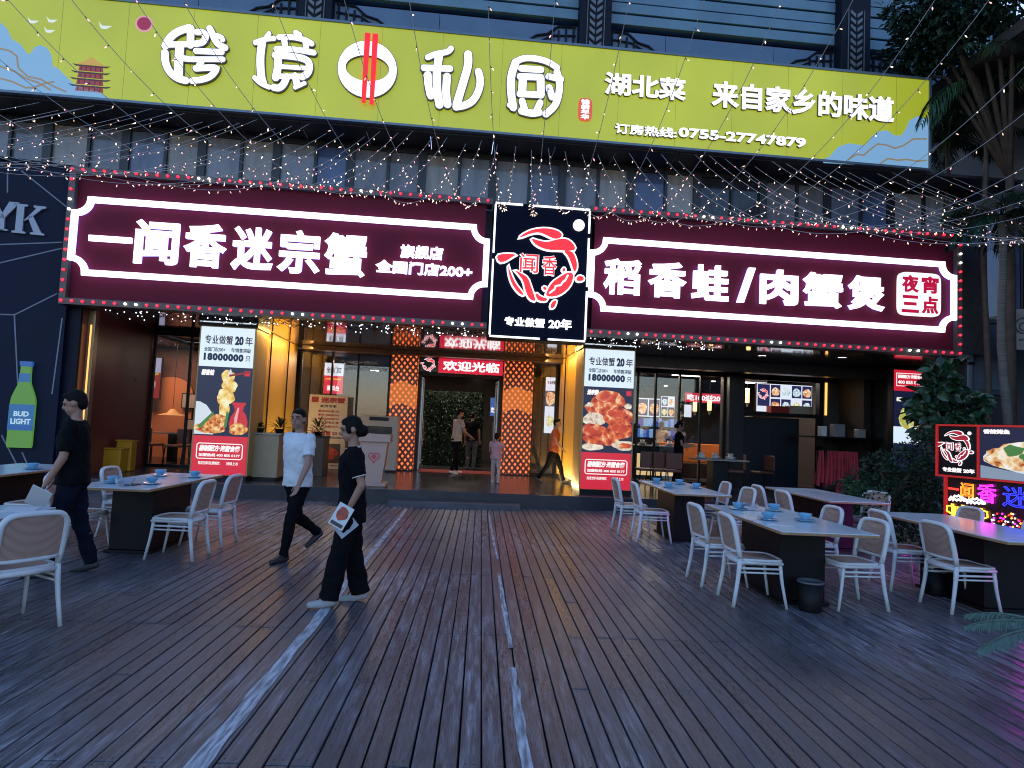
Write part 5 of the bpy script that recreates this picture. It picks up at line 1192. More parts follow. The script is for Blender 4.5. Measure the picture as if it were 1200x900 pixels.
t, a, b = lightboard('menu_lightbox', 'bright wall menu with an emblem and eight dishes above the dark kitchen opening', 887, 449, 951, 485, 5.4, [MW]); menu_fill(t, a, b, 5.392, 2, 4, True, 1)
t, a, b = lightboard('menu_lightbox', 'lit dish menu inside the shop window nearest the crab display', 746, 466, 773, 489, 7.5, [MW]); menu_fill(t, a, b, 7.492, 1, 2, False, 2)
t, a, b = lightboard('menu_lightbox', 'lit dish menu inside the shop window left of the waitress', 775, 464, 790, 489, 7.6, [MW]); menu_fill(t, a, b, 7.592, 2, 2, False, 3)
t, a, b = lightboard('promotion_sign', 'red promotion strip reading 100 and 20 hanging inside the right windows', 803, 460, 846, 473, 6.6, [E('promo_red', (.75, .012, .06), .95)], 'sign'); letter(t, '吃100送20', (a[0] + .06, b[1] + .04, b[0] - .06, a[1] - .04), 6.59, E('promo_white', (1, .95, .97), 1.1), .004, .04)
t, a, b = lightboard('notice_lightbox', 'small pale lit notice left of the pendant lamps', 802, 474, 810, 489, 6.6, [MW], 'sign')
t, a, b = lightboard('promotion_sign', 'red and white self service notice glowing left of the walking man', 381, 425, 401, 462, 7.0, [E('promo_red', (.75, .012, .06), .95)], 'sign')
m = FM(t); m.box(a[0], b[0], 6.985, 6.991, a[1] - .38, a[1]); m.build('pale_heading', MW, t); letter(t, '自助', (a[0] + .05, b[1] + .42, b[0] - .05, a[1] - .46), 6.991, E('notice_yellow', (1, .62, .02), 1.), .004, .05); letter(t, '调料台', (a[0] + .1, b[1] + .08, b[0] - .1, b[1] + .25), 6.991, E('promo_white', (1, .95, .97), 1.1), .004, .03)
letter(t, '全国门店', (a[0] + .06, a[1] - .3, b[0] - .06, a[1] - .12), 6.984, INK, .004, .02)
t, a, b = lightboard('promotion_sign', 'dim red and white notice behind the left bay window bars', 160, 418, 186, 467, 6.2, [E('dim_red', (.5, .01, .02), .45)], 'sign')
m = FM(t); m.box(a[0], b[0], 6.185, 6.191, a[1] - .42, a[1]); m.build('pale_heading', E('dim_white', (.5, .5, .75), .6), t); letter(t, '自助', (a[0] + .05, b[1] + .72, b[0] - .05, a[1] - .5), 6.191, E('notice_dim_yellow', (.8, .5, .02), .7), .004, .05); letter(t, '贴心服务', (a[0] + .1, b[1] + .3, b[0] - .1, b[1] + .5), 6.191, E('dim_letter', (.7, .6, .65), .6), .004, .03)
t, a, b = lightboard('notice_lightbox', 'lit food notice at the glass right of the entrance column', 640, 442, 650, 508, 5.75, [MW], 'sign')
m = FM(t); H_ = a[1] - b[1]; m.prism(wob(((a[0] + b[0]) / 2, b[1] + H_ * .62), .14, .2, seed=3), 5.73, 5.738); m.build('dish_picture', FD[0], t); m = FM(t); m.prism(wob(((a[0] + b[0]) / 2, b[1] + H_ * .22), .12, .15, seed=8), 5.73, 5.738); m.build('dish_picture', FD[1], t); m = FM(t); m.box(a[0], b[0], 5.738, 5.7415, b[1] + H_ * .48, b[1] + H_ * .76); m.build('dark_field', MNV, t)
letter(t, '专业做蟹', (a[0] + .04, a[1] - .2, b[0] - .04, a[1] - .1), 5.738, INK, .004, .02)
t, a, b = lightboard('notice_lightbox', 'small blue screen inside the door beside the hedge screen', 575, 466, 583, 488, 8.2, [E('blue_screen', (.06, .18, .55), .6)], 'screen')
letter(t, '欢迎', (a[0] + .02, b[1] + .1, b[0] - .02, b[1] + .3), 8.19, LW, .004, .03)
# pendants and interior lamps
PEN = E('pendant_glow', (1, .62, .22), 3.5)
for (px, py0, py1, lb) in ((814.5, 471, 482, 'slim glowing pendant lamp left of two under the red promotion strip'), (831.5, 469, 481, 'slim glowing pendant lamp right of two under the red promotion strip'), (876, 455, 472, 'slim glowing pendant lamp left of the bright kitchen menu')):
    w = 6.3; a = fp(px, py0, w); b = fp(px, py1, w); t = fthing('pendant_lamp', lb, 'pendant lamp', a[0], w, b[1], 'slim pendant lamps in the right windows')
    m = FM(t); m.lathe([(.06, 0), (.06, a[1] - b[1])], (a[0], w, b[1]), 14); m.build('shade', PEN, t, True); m = FM(t); m.tube([(a[0], w, a[1]), (a[0], w, 3.41)], .006, 6); m.build('cord', BLK, t); m = FM(t); m.lathe([(.03, -.12), (.035, -.001)], (a[0], w, b[1]), 10); m.build('lower_stem', P('grey_stem', (.2, .2, .2), .4), t)
for i, (u, w, e, col) in enumerate(((4.2, 7.0, 30, (1, .8, .6)), (7.6, 6.2, 22, (1, .85, .7)), (-1.1, 6.6, 14, (1, .85, .7)), (-4.3, 8, 24, (1, .75, .5)), (-9.2, 5.0, 16, (1, .62, .45)))):
    lamp('ceiling_lamp', 'AREA', F(u, w, 3.38), e * 4.5, col, 1.2)
DL2 = E('small_downlight', (1, .95, .85), 6)
for (px, py, lb) in ((441, 450, 'tiny ceiling spotlight seen through the glass left of the lattice column'), (435, 458, 'lower tiny ceiling spotlight left of the lattice column'), (560, 447, 'ceiling spotlight above the hedge screen, right end'), (836, 447, 'ceiling spotlight above the red promotion strip'), (780, 457, 'ceiling spotlight above the lit dish menus'), (210, 422, 'faint ceiling spotlight in the left bay')):
    v = _ray(px, py); k = (3.405 - HCAM) / v.z; q = Vector((0, 0, HCAM)) + v * k - FO; uu, ww_ = q.dot(EU), min(max(q.dot(EW), 5.8), 11.5)
    uu = fp(px, py, ww_)[0]; t = fthing('spotlight', lb, 'ceiling light', uu, ww_, 3.4); m = FM(t); m.lathe([(.0, -.02), (.06, -.02), (.07, 0)], (uu, ww_, 3.418), 14); m.build('lens', DL2, t)
t = fthing('tube_light', 'white tube light on the ceiling behind the right window', 'ceiling light', 5.6, 6.0, 3.35); m = FM(t); m.box(5.2, 6.1, 5.98, 6.04, 3.33, 3.37); m.build('tube', E('tube_glow', (1, .95, .85), 4), t); m = FM(t); m.box(5.18, 6.12, 5.96, 6.06, 3.371, 3.418); m.build('fitting', BLK, t)
t = fthing('tube_light', 'white tube light at the left end of the kitchen menu', 'ceiling light', 7, 5.8, 3.3); a = fp(870, 452, 5.8); m = FM(t); m.box(a[0], a[0] + .75, 5.78, 5.84, 3.2, 3.24); m.build('tube', E('tube_glow', (1, .95, .85), 4), t); m = FM(t); m.box(a[0], a[0] + .75, 5.76, 5.86, 3.241, 3.418); m.build('fitting', BLK, t)
# inside right: orange bench front, fridge, lit counter, table
t = fthing('bench_seat', 'long orange bench back behind the right windows', 'bench', 5, 7.2, PZ); a = fp(772, 518, 7.2); b = fp(849, 535, 7.2)
m = FM(t); m.rbox(a[0], b[0], 7.2, 7.35, PZ + .45, a[1], .02); m.build('backrest', P('orange_vinyl', (.62, .16, .02), .4), t); m = FM(t); m.rbox(a[0], b[0], 6.7, 7.19, PZ, PZ + .45, .02); m.build('seat', P('dark_vinyl', (.05, .02, .015), .4), t)
t = fthing('bar_counter', 'dark counter with a warm lit front and brown stools behind the crab display', 'counter', 3.6, 5.6, PZ); a = fp(744, 541, 5.6); b = fp(800, 572, 5.6)
m = FM(t); m.box(a[0], b[0], 5.62, 6.1, PZ, 1.2); m.build('body', DARKM, t); m = FM(t); m.box(a[0] + .05, b[0] - .05, 5.60, 5.617, PZ + .1, PZ + .72); m.build('lit_front', E('warm_front', (.95, .66, .3), .8), t); m = FM(t); m.rbox(a[0] - .05, b[0] + .05, 5.4, 6.15, 1.201, 1.235, .004); m.build('countertop', P('grey_top', (.3, .28, .26), .3), t)
BRW = P('brown_vinyl', (.14, .045, .03), .45)
CH2 = []
def inner_chair(u, w, rz, lab):
    if CH2: return dup(CH2[0], F(u, w, PZ), YAW + rz, lab)
    t = thing('restaurant_chair', lab, 'chair', F(u, w, PZ), YAW + rz, 'brown chairs inside the restaurant'); CH2.append(t)
    m = MB(); m.rbox(-.2, .2, -.2, .22, .42, .48, .02); m.build('seat', BRW, t); m = MB(); m.rbox(-.2, .2, -.24, -.19, .5, .88, .02); m.build('backrest', BRW, t)
    for sx in (-1, 1):
        for sy in (-1, 1): m = MB(); m.tube([(sx * .18, sy * .19, .42), (sx * .21, sy * .22, 0)], .015, 8); m.build('leg', DARKM, t)
    return t
for (px, py, rz, lb) in ((756, 572, 0, 'brown chair at the lit counter, leftmost of three'), (770, 573, .1, 'brown chair at the lit counter, middle of three'), (786, 574, 0, 'brown chair at the lit counter, rightmost of three'), (862, 570, R(70), 'brown chair right of the inside table'), (893, 572, R(100), 'brown chair standing by the dark kitchen opening')):
    q = gp(px, py, PZ) - FO; ww_ = min(q.dot(EW), 5.1) if px < 800 else 3.2; inner_chair(fp(px, 560, ww_)[0], ww_, rz, lb)
t = fthing('restaurant_table', 'dark inside table laid with dishes behind the outdoor tables', 'table', 5.6, 3.0, PZ); a = fp(812, 540, 2.9); b = fp(872, 545, 2.9)
m = FM(t); m.rbox(a[0], b[0], 2.6, 3.3, .985, 1.02, .006); m.build('tabletop', P('grey_top', (.3, .28, .26), .3), t); m = FM(t); m.rbox((a[0] + b[0]) / 2 - .2, (a[0] + b[0]) / 2 + .2, 2.75, 3.15, PZ, .984, .01); m.build('pedestal', DARKM, t)
t = fthing('drinks_fridge', 'blue lit drinks fridge inside the window nearest the crab display', 'fridge', 4, 8, PZ); a = fp(746, 493, 8.4); b = fp(795, 516, 8.4)
m = FM(t); m.box(a[0], b[0], 8.42, 9.0, PZ, a[1]); m.build('case', DARKM, t)
m = FM(t); rr = random.Random(2)
for i in range(14):
    x = a[0] + (b[0] - a[0]) * (i + .3) / 14
    for z_ in (b[1] + .05, b[1] + .42): m.box(x, x + .1, 8.39, 8.417, z_, z_ + rr.uniform(.2, .3), rr.randrange(3))
m.build('lit_shelves', [E('fridge_blue', (.04, .14, .5), .9), E('fridge_navy', (.02, .05, .3), .8), E('fridge_pale', (.2, .45, .8), .7)], t)
t = fthing('kitchen_fridge', 'tall dark fridge filling the kitchen opening right of the pillar', 'fridge', 7.4, 4.5, PZ); a = fp(872, 488, 4.6); b = fp(935, 580, 4.6)
m = FM(t); m.rbox(a[0], b[0], 4.6, 5.2, PZ, a[1], .01); m.build('case', P('blue_black_steel', (.018, .022, .035), .35), t); m = FM(t); m.tube([((a[0] + b[0]) / 2, 4.57, 1.0), ((a[0] + b[0]) / 2, 4.57, 1.7)], .012, 8); m.build('handle', DARKM, t)
# left bay behind the glass: orange arch, tables and chairs
t = fthing('arch_panel', 'orange arched wall panel inside the left bay', 'wall panel', -7.0, 6.6, PZ); um = fp(200, 460, 6.6)[0]; zc = fp(200, 462, 6.6)[1]
m = FM(t); m.prism([(um - .62, PZ)] + [(um + .62 * math.cos(q_), zc + .5 * math.sin(q_)) for q_ in [math.pi * (1 - i / 16) for i in range(17)]] + [(um + .62, PZ)], 6.6, 6.66); m.build('arch', P('orange_panel', (.62, .22, .08), .5), t); m = FM(t); m.box(um - 2.4, um + 1.6, 6.70, 6.78, PZ, 3.38); m.build('backing_wall', P('brown_panel', (.16, .07, .045), .5, noise=.2), t)
for (px, py, lb) in ((222, 470, 'cream framed picture right of the orange arch, upper of two'), (226, 500, 'cream framed picture right of the orange arch, lower of two')):
    a = fp(px, py, 6.5); t = fthing('wall_picture', lb, 'picture', a[0], 6.5, a[1]); m = FM(t); m.box(a[0] - .22, a[0] + .22, 6.5, 6.53, a[1] - .22, a[1] + .22); m.build('frame', DARKM, t); m = FM(t); m.box(a[0] - .19, a[0] + .19, 6.488, 6.499, a[1] - .19, a[1] + .19); m.build('canvas', P('cream_board', (.46, .40, .34), .5), t)
for (px, ww_, rz, lb) in ((150, 4.2, .3, 'brown chair inside the left bay, leftmost of four'), (176, 4.6, -.4, 'brown chair inside the left bay below the red notice'), (206, 4.3, 2.8, 'brown chair inside the left bay before the orange arch'), (224, 4.8, .2, 'brown chair inside the left bay next to the food display')): inner_chair(fp(px, 540, ww_)[0], ww_, rz, lb)
t = fthing('restaurant_table', 'inside table in the left bay under the straw hat lamp', 'table', -7, 5.0, PZ); um = fp(200, 530, 5.2)[0]; m = FM(t); m.rbox(um - .5, um + .5, 4.95, 5.6, PZ + .72, PZ + .75, .006); m.build('tabletop', P('grey_top', (.3, .28, .26), .3), t); m = FM(t); m.rbox(um - .1, um + .1, 5.2, 5.4, PZ, PZ + .719, .006); m.build('pedestal', DARKM, t)
t = fthing('pendant_lamp', 'straw hat shaped pendant lamp in the left bay', 'pendant lamp', um, 5.3, 1.6); a = fp(202, 487, 5.3); m = FM(t); m.lathe([(.36, 0), (.33, .015), (.14, .07), (.06, .17), (.03, .18)], (a[0], 5.3, a[1]), 20); m.build('shade', P('straw', (.62, .36, .12), .6, noise=.2, nscale=20), t, True); m = FM(t); m.tube([(a[0], 5.3, a[1] + .17), (a[0], 5.3, 3.41)], .006, 6); m.build('cord', BLK, t)
# dishes and clutter on the inside tables and the bar
DSH = P('white_ceramic', (.55, .53, .5), .3)
for i, (px, ww_, zz, lb) in enumerate(((822, 2.8, 1.021, 'white dish pile at the left end of the dark inside table'), (838, 2.9, 1.021, 'white dish pile in the middle of the dark inside table'), (856, 2.8, 1.021, 'white dish pile at the right end of the dark inside table'), (752, 5.6, 1.236, 'white dish pile at the left end of the lit counter'), (768, 5.6, 1.236, 'white dish pile in the middle of the lit counter'), (784, 5.6, 1.236, 'white dish pile at the right end of the lit counter'))):
    a = fp(px, 538, ww_); m = MB(); m.lathe([(0, 0), (.08, 0), (.13, .03), (.132, .034), (.08, .036), (.08, .04), (.13, .07), (.08, .075), (.05, .08), (.075, .15), (.07, .15), (0, .09)], n=16); o = m.build('dish_stack', DSH, None, True); o.location = F(a[0], ww_, zz); tag(o, lb, 'dishes')
for i, (px, lb, sz, mt_) in enumerate(((905, 'red carton on the kitchen pass, left of two', .26, P('red_carton', (.4, .03, .03), .6)), (930, 'pale carton with a red stripe on the kitchen pass', .34, P('pale_carton', (.5, .42, .38), .6)))):
    a = fp(px, 487, 5.3); o = MB().rbox(-sz, sz, -.15, .15, 0, .3, .01).build('carton', mt_); o.location = F(a[0], 5.0, fp(px, 488, 4.6)[1] + .012); o.rotation_euler = (0, 0, YAW); tag(o, lb, 'box')
# shelf with boxes, hanging red aprons, green bin
ws = 2.6; a = fp(962, 511, ws); b = fp(1022, 516, ws)
t = fthing('wall_shelf', 'dark wall shelf holding boxes above the hanging red aprons', 'shelf', (a[0] + b[0]) / 2, ws, 1.5); m = FM(t); m.rbox(a[0], b[0] + .3, ws, ws + .4, a[1] - .04, a[1], .004); m.build('board', DARKM, t); m = FM(t)
for x in (a[0] + .1, b[0]): m.box(x, x + .03, ws + .05, ws + .4, a[1] - .25, a[1] - .041)
m.box(a[0], b[0] + .3, ws + .41, 4.28, a[1] - .04, a[1]); m.build('bracket', DARKM, t)
for i, (x, h, wd_, lb, mt_) in enumerate(((.15, .25, .14, 'white canister, first on the dark wall shelf', 'white_plastic'), (.55, .32, .3, 'grey box in the middle of the dark wall shelf', 'grey_stem'), (1.15, .22, .2, 'dark box at the right of the wall shelf', 'grey_top'))):
    m = MB(); m.rbox(-wd_ / 2, wd_ / 2, -.1, .1, 0, h, .012); o = m.build('shelf_box', MATS[mt_]); o.location = F(a[0] + x, ws + .2, a[1]); o.rotation_euler = (0, 0, YAW); tag(o, lb, 'box')
wa = 2.2; a = fp(957, 528, wa); b = fp(1001, 572, wa)
t = fthing('apron_rack', 'rail hung with several crumpled red aprons in front of the kitchen wall', 'apron rack', (a[0] + b[0]) / 2, wa, PZ)
m = FM(t); m.tube([(a[0], wa, a[1]), (b[0], wa, a[1])], .015, 8); m.tube([(a[0], wa, a[1]), (a[0], wa, PZ)], .015, 8); m.tube([(b[0], wa, a[1]), (b[0], wa, PZ)], .015, 8)
for x in (a[0], b[0]): m.tube([(x, wa - .25, PZ + .015), (x, wa + .25, PZ + .015)], .015, 8)
m.build('rail', DARKM, t); rr = random.Random(8)
APR = P('red_cloth', (.38, .025, .04), .75, noise=.35, nscale=5)
for i in range(6):
    x0 = a[0] + (b[0] - a[0]) * i / 6; wdt = (b[0] - a[0]) / 6 * 1.25; m = FM(t); nx, nz = 10, 12; L_ = rr.uniform(.75, 1.05); ph = rr.uniform(0, 6); vs = []; fs = []
    for s in (0, 1):
        for j in range(nz + 1):
            for k in range(nx + 1):
                f_ = j / nz; x = x0 + wdt * (k / nx - .5) * (.7 + .6 * f_) + wdt * .5; y = wa - .04 + .07 * math.sin(k * 1.5 + ph + f_ * 2) * (.4 + f_) - .04 * (i % 2) + (.012 if s else 0); vs.append((x, y, a[1] + .01 - L_ * f_ - .05 * math.sin(k * .9 + ph) * f_))
    o_ = (nx + 1) * (nz + 1)
    for j in range(nz):
        for k in range(nx): q = j * (nx + 1) + k; fs += [(q, q + 1, q + nx + 2, q + nx + 1), (o_ + q, o_ + q + nx + 1, o_ + q + nx + 2, o_ + q + 1)]
    m.add(vs, fs); m.build('apron', APR, t, True)
q = gp(1010, 612); t = thing('rubbish_bin', 'green wheeled bin with a lid standing below the red aprons', 'bin', (q.x, q.y, 0), .1); GB = P('green_plastic', (.012, .11, .045), .45)
m = MB(); m.rbox(-.27, .27, -.25, .25, .06, .78, .03); m.build('bin_body', GB, t); m = MB(); m.rbox(-.31, .31, -.29, .29, .781, .83, .015); m.build('lid', GB, t); m = MB(); m.tube([(-.28, .22, .06), (.28, .22, .06)], .06, 12); m.build('wheel', BLK, t)

# ================================================================== right side: wing building, posts, stairs, trees
W2 = thing('side_building', 'dark side wing with a projecting eave rising along the right edge', 'building', (13, 12, 0), 0)
m = MB((13, 12, 0)); m.box(11.9, 20, 3, 24, -.1, 11); m.build('wall', P('wing_wall', (.07, .075, .085), .8, noise=.25, nscale=.7), W2)
m = MB((13, 12, 0)); m.box(9.9, 20, 3, 16.2, 9.55, 9.8); m.build('eave', P('eave_panel', (.05, .045, .045), .6, noise=.2), W2)
for y in (14.6, 12.2, 9.8):
    m = MB((13, 12, 0)); m.box(11.86, 11.9, y - .7, y + .7, 4.6, 7.2); f_ = m.build('window', DARKM, W2); m = MB((13, 12, 0)); m.box(11.845, 11.859, y - .62, y + .62, 4.68, 7.12); m.build('pane', panemats[4], f_)
t = fthing('drain_pipe', 'grey vertical pipe at the right end of the maroon sign', 'pipe', fp(1133, 360, .4)[0], .4, 0); u_ = fp(1133, 360, .4)[0]
m = FM(t); m.tube([(u_, .4, 0), (u_, .4, 6.6)], .13, 14); m.build('pipe_body', P('pipe_grey', (.16, .19, .23), .5), t, True); m = FM(t)
for z_ in (1.5, 3.4, 5.2): m.tube([(u_, .4, z_), (u_, .4, z_ + .06)], .145, 14)
m.build('bracket', DARKM, t)
t = fthing('end_column', 'dark column standing behind the pipe right of the sign', 'column', 10.3, 1.2, 0); m = FM(t); m.rbox(9.96, 10.5, .9, 1.5, 0, SZ, .02); m.build('shaft', P('dark_pillar', (.028, .026, .03), .3), t); m = FM(t); m.rbox(9.9, 10.56, .84, 1.56, 0, .25, .02); m.build('base', DARKM, t)
# street stall with pale striped panel and stair behind
q = Vector((9.9, 12.2, 0))
t = thing('stair_flight', 'concrete stair with pale metal handrails rising at the far right', 'stairs', (10.4, 12.9, 0), 0)
m = MB()
for i in range(11): m.box(.15 + i * .3, .45 + i * .3, -.2, 1.6, 0, .17 * (i + 1))
m.build('steps', P('stair_concrete', (.16, .17, .18), .8, noise=.2), t); m = MB(); 
for off in (.95, 1.12): m.tube([(.2, -.22, off + .15 + .0), (3.4, -.22, off + 1.95)], .022, 8)
for i in range(5): m.tube([(.25 + i * .75, -.22, .1 + .42 * i), (.25 + i * .75, -.22, 1.2 + .43 * i)], .018, 8)
m.build('handrail', P('pale_rail', (.42, .46, .5), .35, metal=.4), t)
t = thing('panel_wall', 'blue grey panelled parapet with studs behind the pale palm trunk', 'wall', (11.0, 14.2, 2.8), 0); PW = P('panel_blue', (.12, .15, .20), .5, noise=.15)
m = MB()
for i in range(4): m.rbox(-.9 + i * .85, -.9 + i * .85 + .8, 0, .12, .1, 1.6, .02)
m.build('panel', PW, t); m = MB(); m.box(-1, 2.8, -.05, .25, .0, .097); m.box(-1, 2.8, -.05, .2, 1.61, 1.7)
m.build('rail', P('panel_rail', (.07, .085, .12), .5), t); m = MB(); m.box(-1.0, -.7, -.05, .3, -2.8, -.003); m.box(2.3, 2.6, -.05, .3, -2.8, -.003); m.build('support', PW, t)
t = thing('street_sign', 'small weathered cream sign with a mask motif at the right edge', 'sign', (11.25, 12.9, 3.65), -.1); m = MB(); m.rbox(-.5, .6, 0, .05, 0, .85, .01); m.build('board', P('cream_sign', (.30, .27, .25), .6, noise=.25, nscale=4), t)
m = MB()
for x in (-.22, .18): m.tube([(x + .16 * math.cos(q_), -.01, .5 + .16 * math.sin(q_)) for q_ in [2 * math.pi * i / 18 for i in range(18)]], .015, 6, closed=True); m.tube([(x + .08 * math.cos(q_), -.01, .48 + .08 * math.sin(q_)) for q_ in [2 * math.pi * i / 14 for i in range(14)]], .012, 6, closed=True)
m.tube([(-.3, -.01, .2), (-.02, -.01, .26), (.28, -.01, .2)], .015, 6); m.build('motif', P('motif_grey', (.10, .09, .09), .6), t); m = MB(); m.tube([(.0, .09, -3.65), (.0, .09, .3)], .04, 8); m.build('post', DARKM, t)

def frond(m, base, d, L, droop, nleaf=26, lw=.035, ll=.5, seed=0, mi=0):
    rr = random.Random(seed); d = d.normalized(); p = base.copy(); pts = [p.copy()]; n = 14
    for i in range(n):
        d = (d + Vector((0, 0, -droop / n))).normalized(); p = p + d * L / n; pts.append(p.copy())
    m.tube(pts, [max(.004, .018 * (1 - i / (n + 1))) for i in range(n + 1)], 5, mi=mi)
    for i in range(nleaf):
        f_ = .12 + .86 * i / nleaf; k = f_ * n; j = min(int(k), n - 1); q = pts[j].lerp(pts[j + 1], k - j); t_ = (pts[j + 1] - pts[j]).normalized(); s_ = t_.cross(Vector((0, 0, 1))); s_ = s_.normalized() if s_.length > .01 else Vector((1, 0, 0))
        l_ = ll * math.sin(math.pi * (.12 + .8 * f_)) * rr.uniform(.8, 1.1)
        for sg in (-1, 1): leaf(m, q, s_ * sg + t_ * .8 + Vector((0, 0, -.15 - .3 * rr.random())), Vector((0, 0, 1)), l_, lw, .35, mi)
def palm(lab, base, top, r0, nf, L, seed, droop=1.5, pale=False, ll=.5, group=None, dark=False):
    t = thing('palm_tree', lab, 'palm tree', base, 0, None, group); base = Vector(base); top = Vector(top); rr = random.Random(seed)
    pts = [base.lerp(top, i / 12) + Vector((.05 * math.sin(i * .7), .04 * math.cos(i * .9), 0)) * (i / 12) for i in range(13)]
    m = MB(base); m.tube(pts, [r0 * (1.15 - .35 * i / 12) + (.006 if i % 2 else 0) for i in range(13)], 12); m.build('trunk', STEM if dark else P('palm_trunk', (.11, .10, .09), .8, noise=.35, nscale=9, stretch=(.3, .3, 6)), t, True)
    m = MB(base)
    for i in range(nf):
        a_ = 6.283 * i / nf + rr.uniform(-.2, .2); d = Vector((math.cos(a_), math.sin(a_), rr.uniform(.1, 1.5))); frond(m, pts[-1], d, L * rr.uniform(.8, 1.1), droop * rr.uniform(.7, 1.2), seed=seed * 50 + i, ll=ll)
    m.build('crown', LEAFM if pale else LEAFD, t); return t
def thing_(*a): pass
_thing = thing
def thing(name, label, cat, loc=(0, 0, 0), rz=0., group=None, *rest): return _thing(name, label, cat, loc, rz, rest[0] if rest else group)
def at(px, py, Y):      # a measured point at depth Y
    v = _ray(px, py); return Vector((0, 0, HCAM)) + v * (Y / v.y)
a = at(1186, 470, 12.0); b = at(1170, 265, 12.0)
palm('slender palm with a pale leaning trunk at the right edge above the kiosk', (a.x, a.y, 0), (b.x, b.y, b.z + .2), .075, 11, 1.15, 3, 1.6, ll=.55)
a = at(1105, 480, 14.2); b = at(1098, 160, 14.2)
palm('palm with spiky fronds overlapping the right end of the yellow sign', (a.x, a.y + .2, 0), (b.x + .35, a.y + .2, b.z), .05, 14, 1.5, 4, 1.3, ll=.45, dark=True)
a = at(1160, 480, 13.2); b = at(1152, 100, 13.2)
palm('tall palm with drooping fronds under the dark eave', (a.x, a.y, 0), (b.x, b.y, b.z), .055, 13, 2.0, 5, 1.9, True, ll=.6, dark=True)
def clump_tree(lab, name, base, trunk_h, clumps, n, lsz, mat, seed, cat='tree', lw=.6, tr=.08):
    t = thing(name, lab, cat, base); base = Vector(base); rr = random.Random(seed); m = MB(base); m.tube([base, base + Vector((.03, .02, trunk_h * .5)), base + Vector((0, 0, trunk_h))], [tr, tr * .8, tr * .55], 8)
    for c, r_ in clumps: m.tube([base + Vector((0, 0, trunk_h * .8)), (base + Vector((0, 0, trunk_h))).lerp(Vector(c), .6) + Vector((0, 0, .05)), Vector(c)], [tr * .5, tr * .35, tr * .15], 6)
    m.build('trunk', STEM, t, True); m = MB(base); tot = sum(r_ ** 2 for _, r_ in clumps)
    for c, r_ in clumps:
        for _ in range(int(n * r_ ** 2 / tot)):
            d = rdir(rr); p = Vector(c) + Vector((d.x, d.y, d.z * .85)) * r_ * rr.uniform(.35, 1.0) ** .6 * rr.uniform(.8, 1.12); dd = (d + rdir(rr) * .9 + Vector((0, 0, -.1))).normalized(); L_ = lsz * rr.uniform(.6, 1.25); leaf(m, p, dd, rdir(rr, .8), L_, L_ * lw, .3)
    m.build('foliage', mat, t); return t
FIC = P('glossy_broad_leaf', (.022, .055, .026), .28, noise=.2, island=.55)
g0 = gp(1088, 628); by = g0.y; c_ = lambda x, y, dy=0.: tuple(at(x, y, by + dy))
clump_tree('dark broad leaved tree standing between the food banner and the kiosk', 'broadleaf_tree', (g0.x, by, 0), 1.7, [(c_(1100, 458), .34), (c_(1122, 480), .42), (c_(1103, 438, .2), .26), (c_(1138, 472, .2), .24), (c_(1098, 497), .36), (c_(1080, 478, .2), .20)], 520, .24, FIC, 3, lw=.55)
g1 = gp(1040, 640); by1 = g1.y
clump_tree('dense dark green shrub behind the outdoor tables on the right', 'dense_shrub', (g1.x, by1, 0), .8, [(tuple(at(x, y, by1 + dy)), r_) for x, y, dy, r_ in ((1035, 590, 0, .5), (1070, 570, 0, .55), (1010, 575, .3, .38), (1062, 545, .2, .42), (1030, 550, .3, .34), (1092, 530, .1, .42), (1095, 590, -.1, .45), (1050, 615, -.1, .4))], 5200, .075, LEAFD, 4, 'shrub', .45)
a = at(1085, 20, 13.5)
clump_tree('dark leafy tree hanging over the top right corner', 'overhanging_tree', (at(1150, 300, 12.8).x + .6, 12.8, 0), 9.0, [(tuple(at(x, y, Y)), r_) for x, y, Y, r_ in ((1075, 62, 13.6, .7), (1095, 30, 13.2, .8), (1130, 10, 12.6, .9), (1160, -15, 12.2, 1.0), (1065, 85, 13.8, .4), (1110, 55, 13.4, .6), (1190, 5, 12., .7), (1075, 5, 13, .7))], 5200, .17, LEAFD, 6, lw=.4, tr=.12)
# palm shrub whose long leaf reaches in at the lower right
t = thing('potted_palm', 'palm plant whose long grey green leaf reaches in at the lower right edge', 'plant', (4.25, 4.6, 0))
m = MB(); m.lathe([(0, 0), (.16, 0), (.2, .3), (.21, .32), (.18, .32), (0, .28)]); m.build('pot', DARKM, t, True); m = MB()
for i, (dx, dy, dz, L_) in enumerate(((.4, .6, .9, .9), (.7, -.5, .9, .9), (.1, -1, .9, .8))): 
    d = Vector((dx, dy, dz)).normalized(); p = Vector((0, 0, .3)); pts = [p.copy()]
    for k in range(12): d = (d + Vector((0, 0, -.13))).normalized(); p = p + d * L_ / 12; pts.append(p.copy())
    vs = []; fs = []
    for k, q in enumerate(pts):
        t_ = (pts[min(k + 1, 12)] - pts[max(k - 1, 0)]).normalized(); s_ = t_.cross(Vector((0, 0, 1))).normalized(); w_ = .055 * math.sin(math.pi * (.08 + .9 * k / 12)) + .004
        vs += [q + s_ * w_ + Vector((0, 0, .012)), q - Vector((0, 0, .012)), q - s_ * w_ + Vector((0, 0, .012))]
    for k in range(12): fs += [(3 * k, 3 * k + 1, 3 * k + 4, 3 * k + 3), (3 * k + 1, 3 * k + 2, 3 * k + 5, 3 * k + 4)]
    m.add(vs, fs)
for i in range(3): frond(m, Vector((0, 0, .3)), Vector((-1, -.15 + .3 * i, .40 + .15 * i)), .82 - .08 * i, .95, 40, .012, .15, 70 + i)
m.build('leaves', P('grey_green_leaf', (.07, .14, .10), .4, noise=.3, nscale=14, stretch=(1, 12, 1)), t, True)

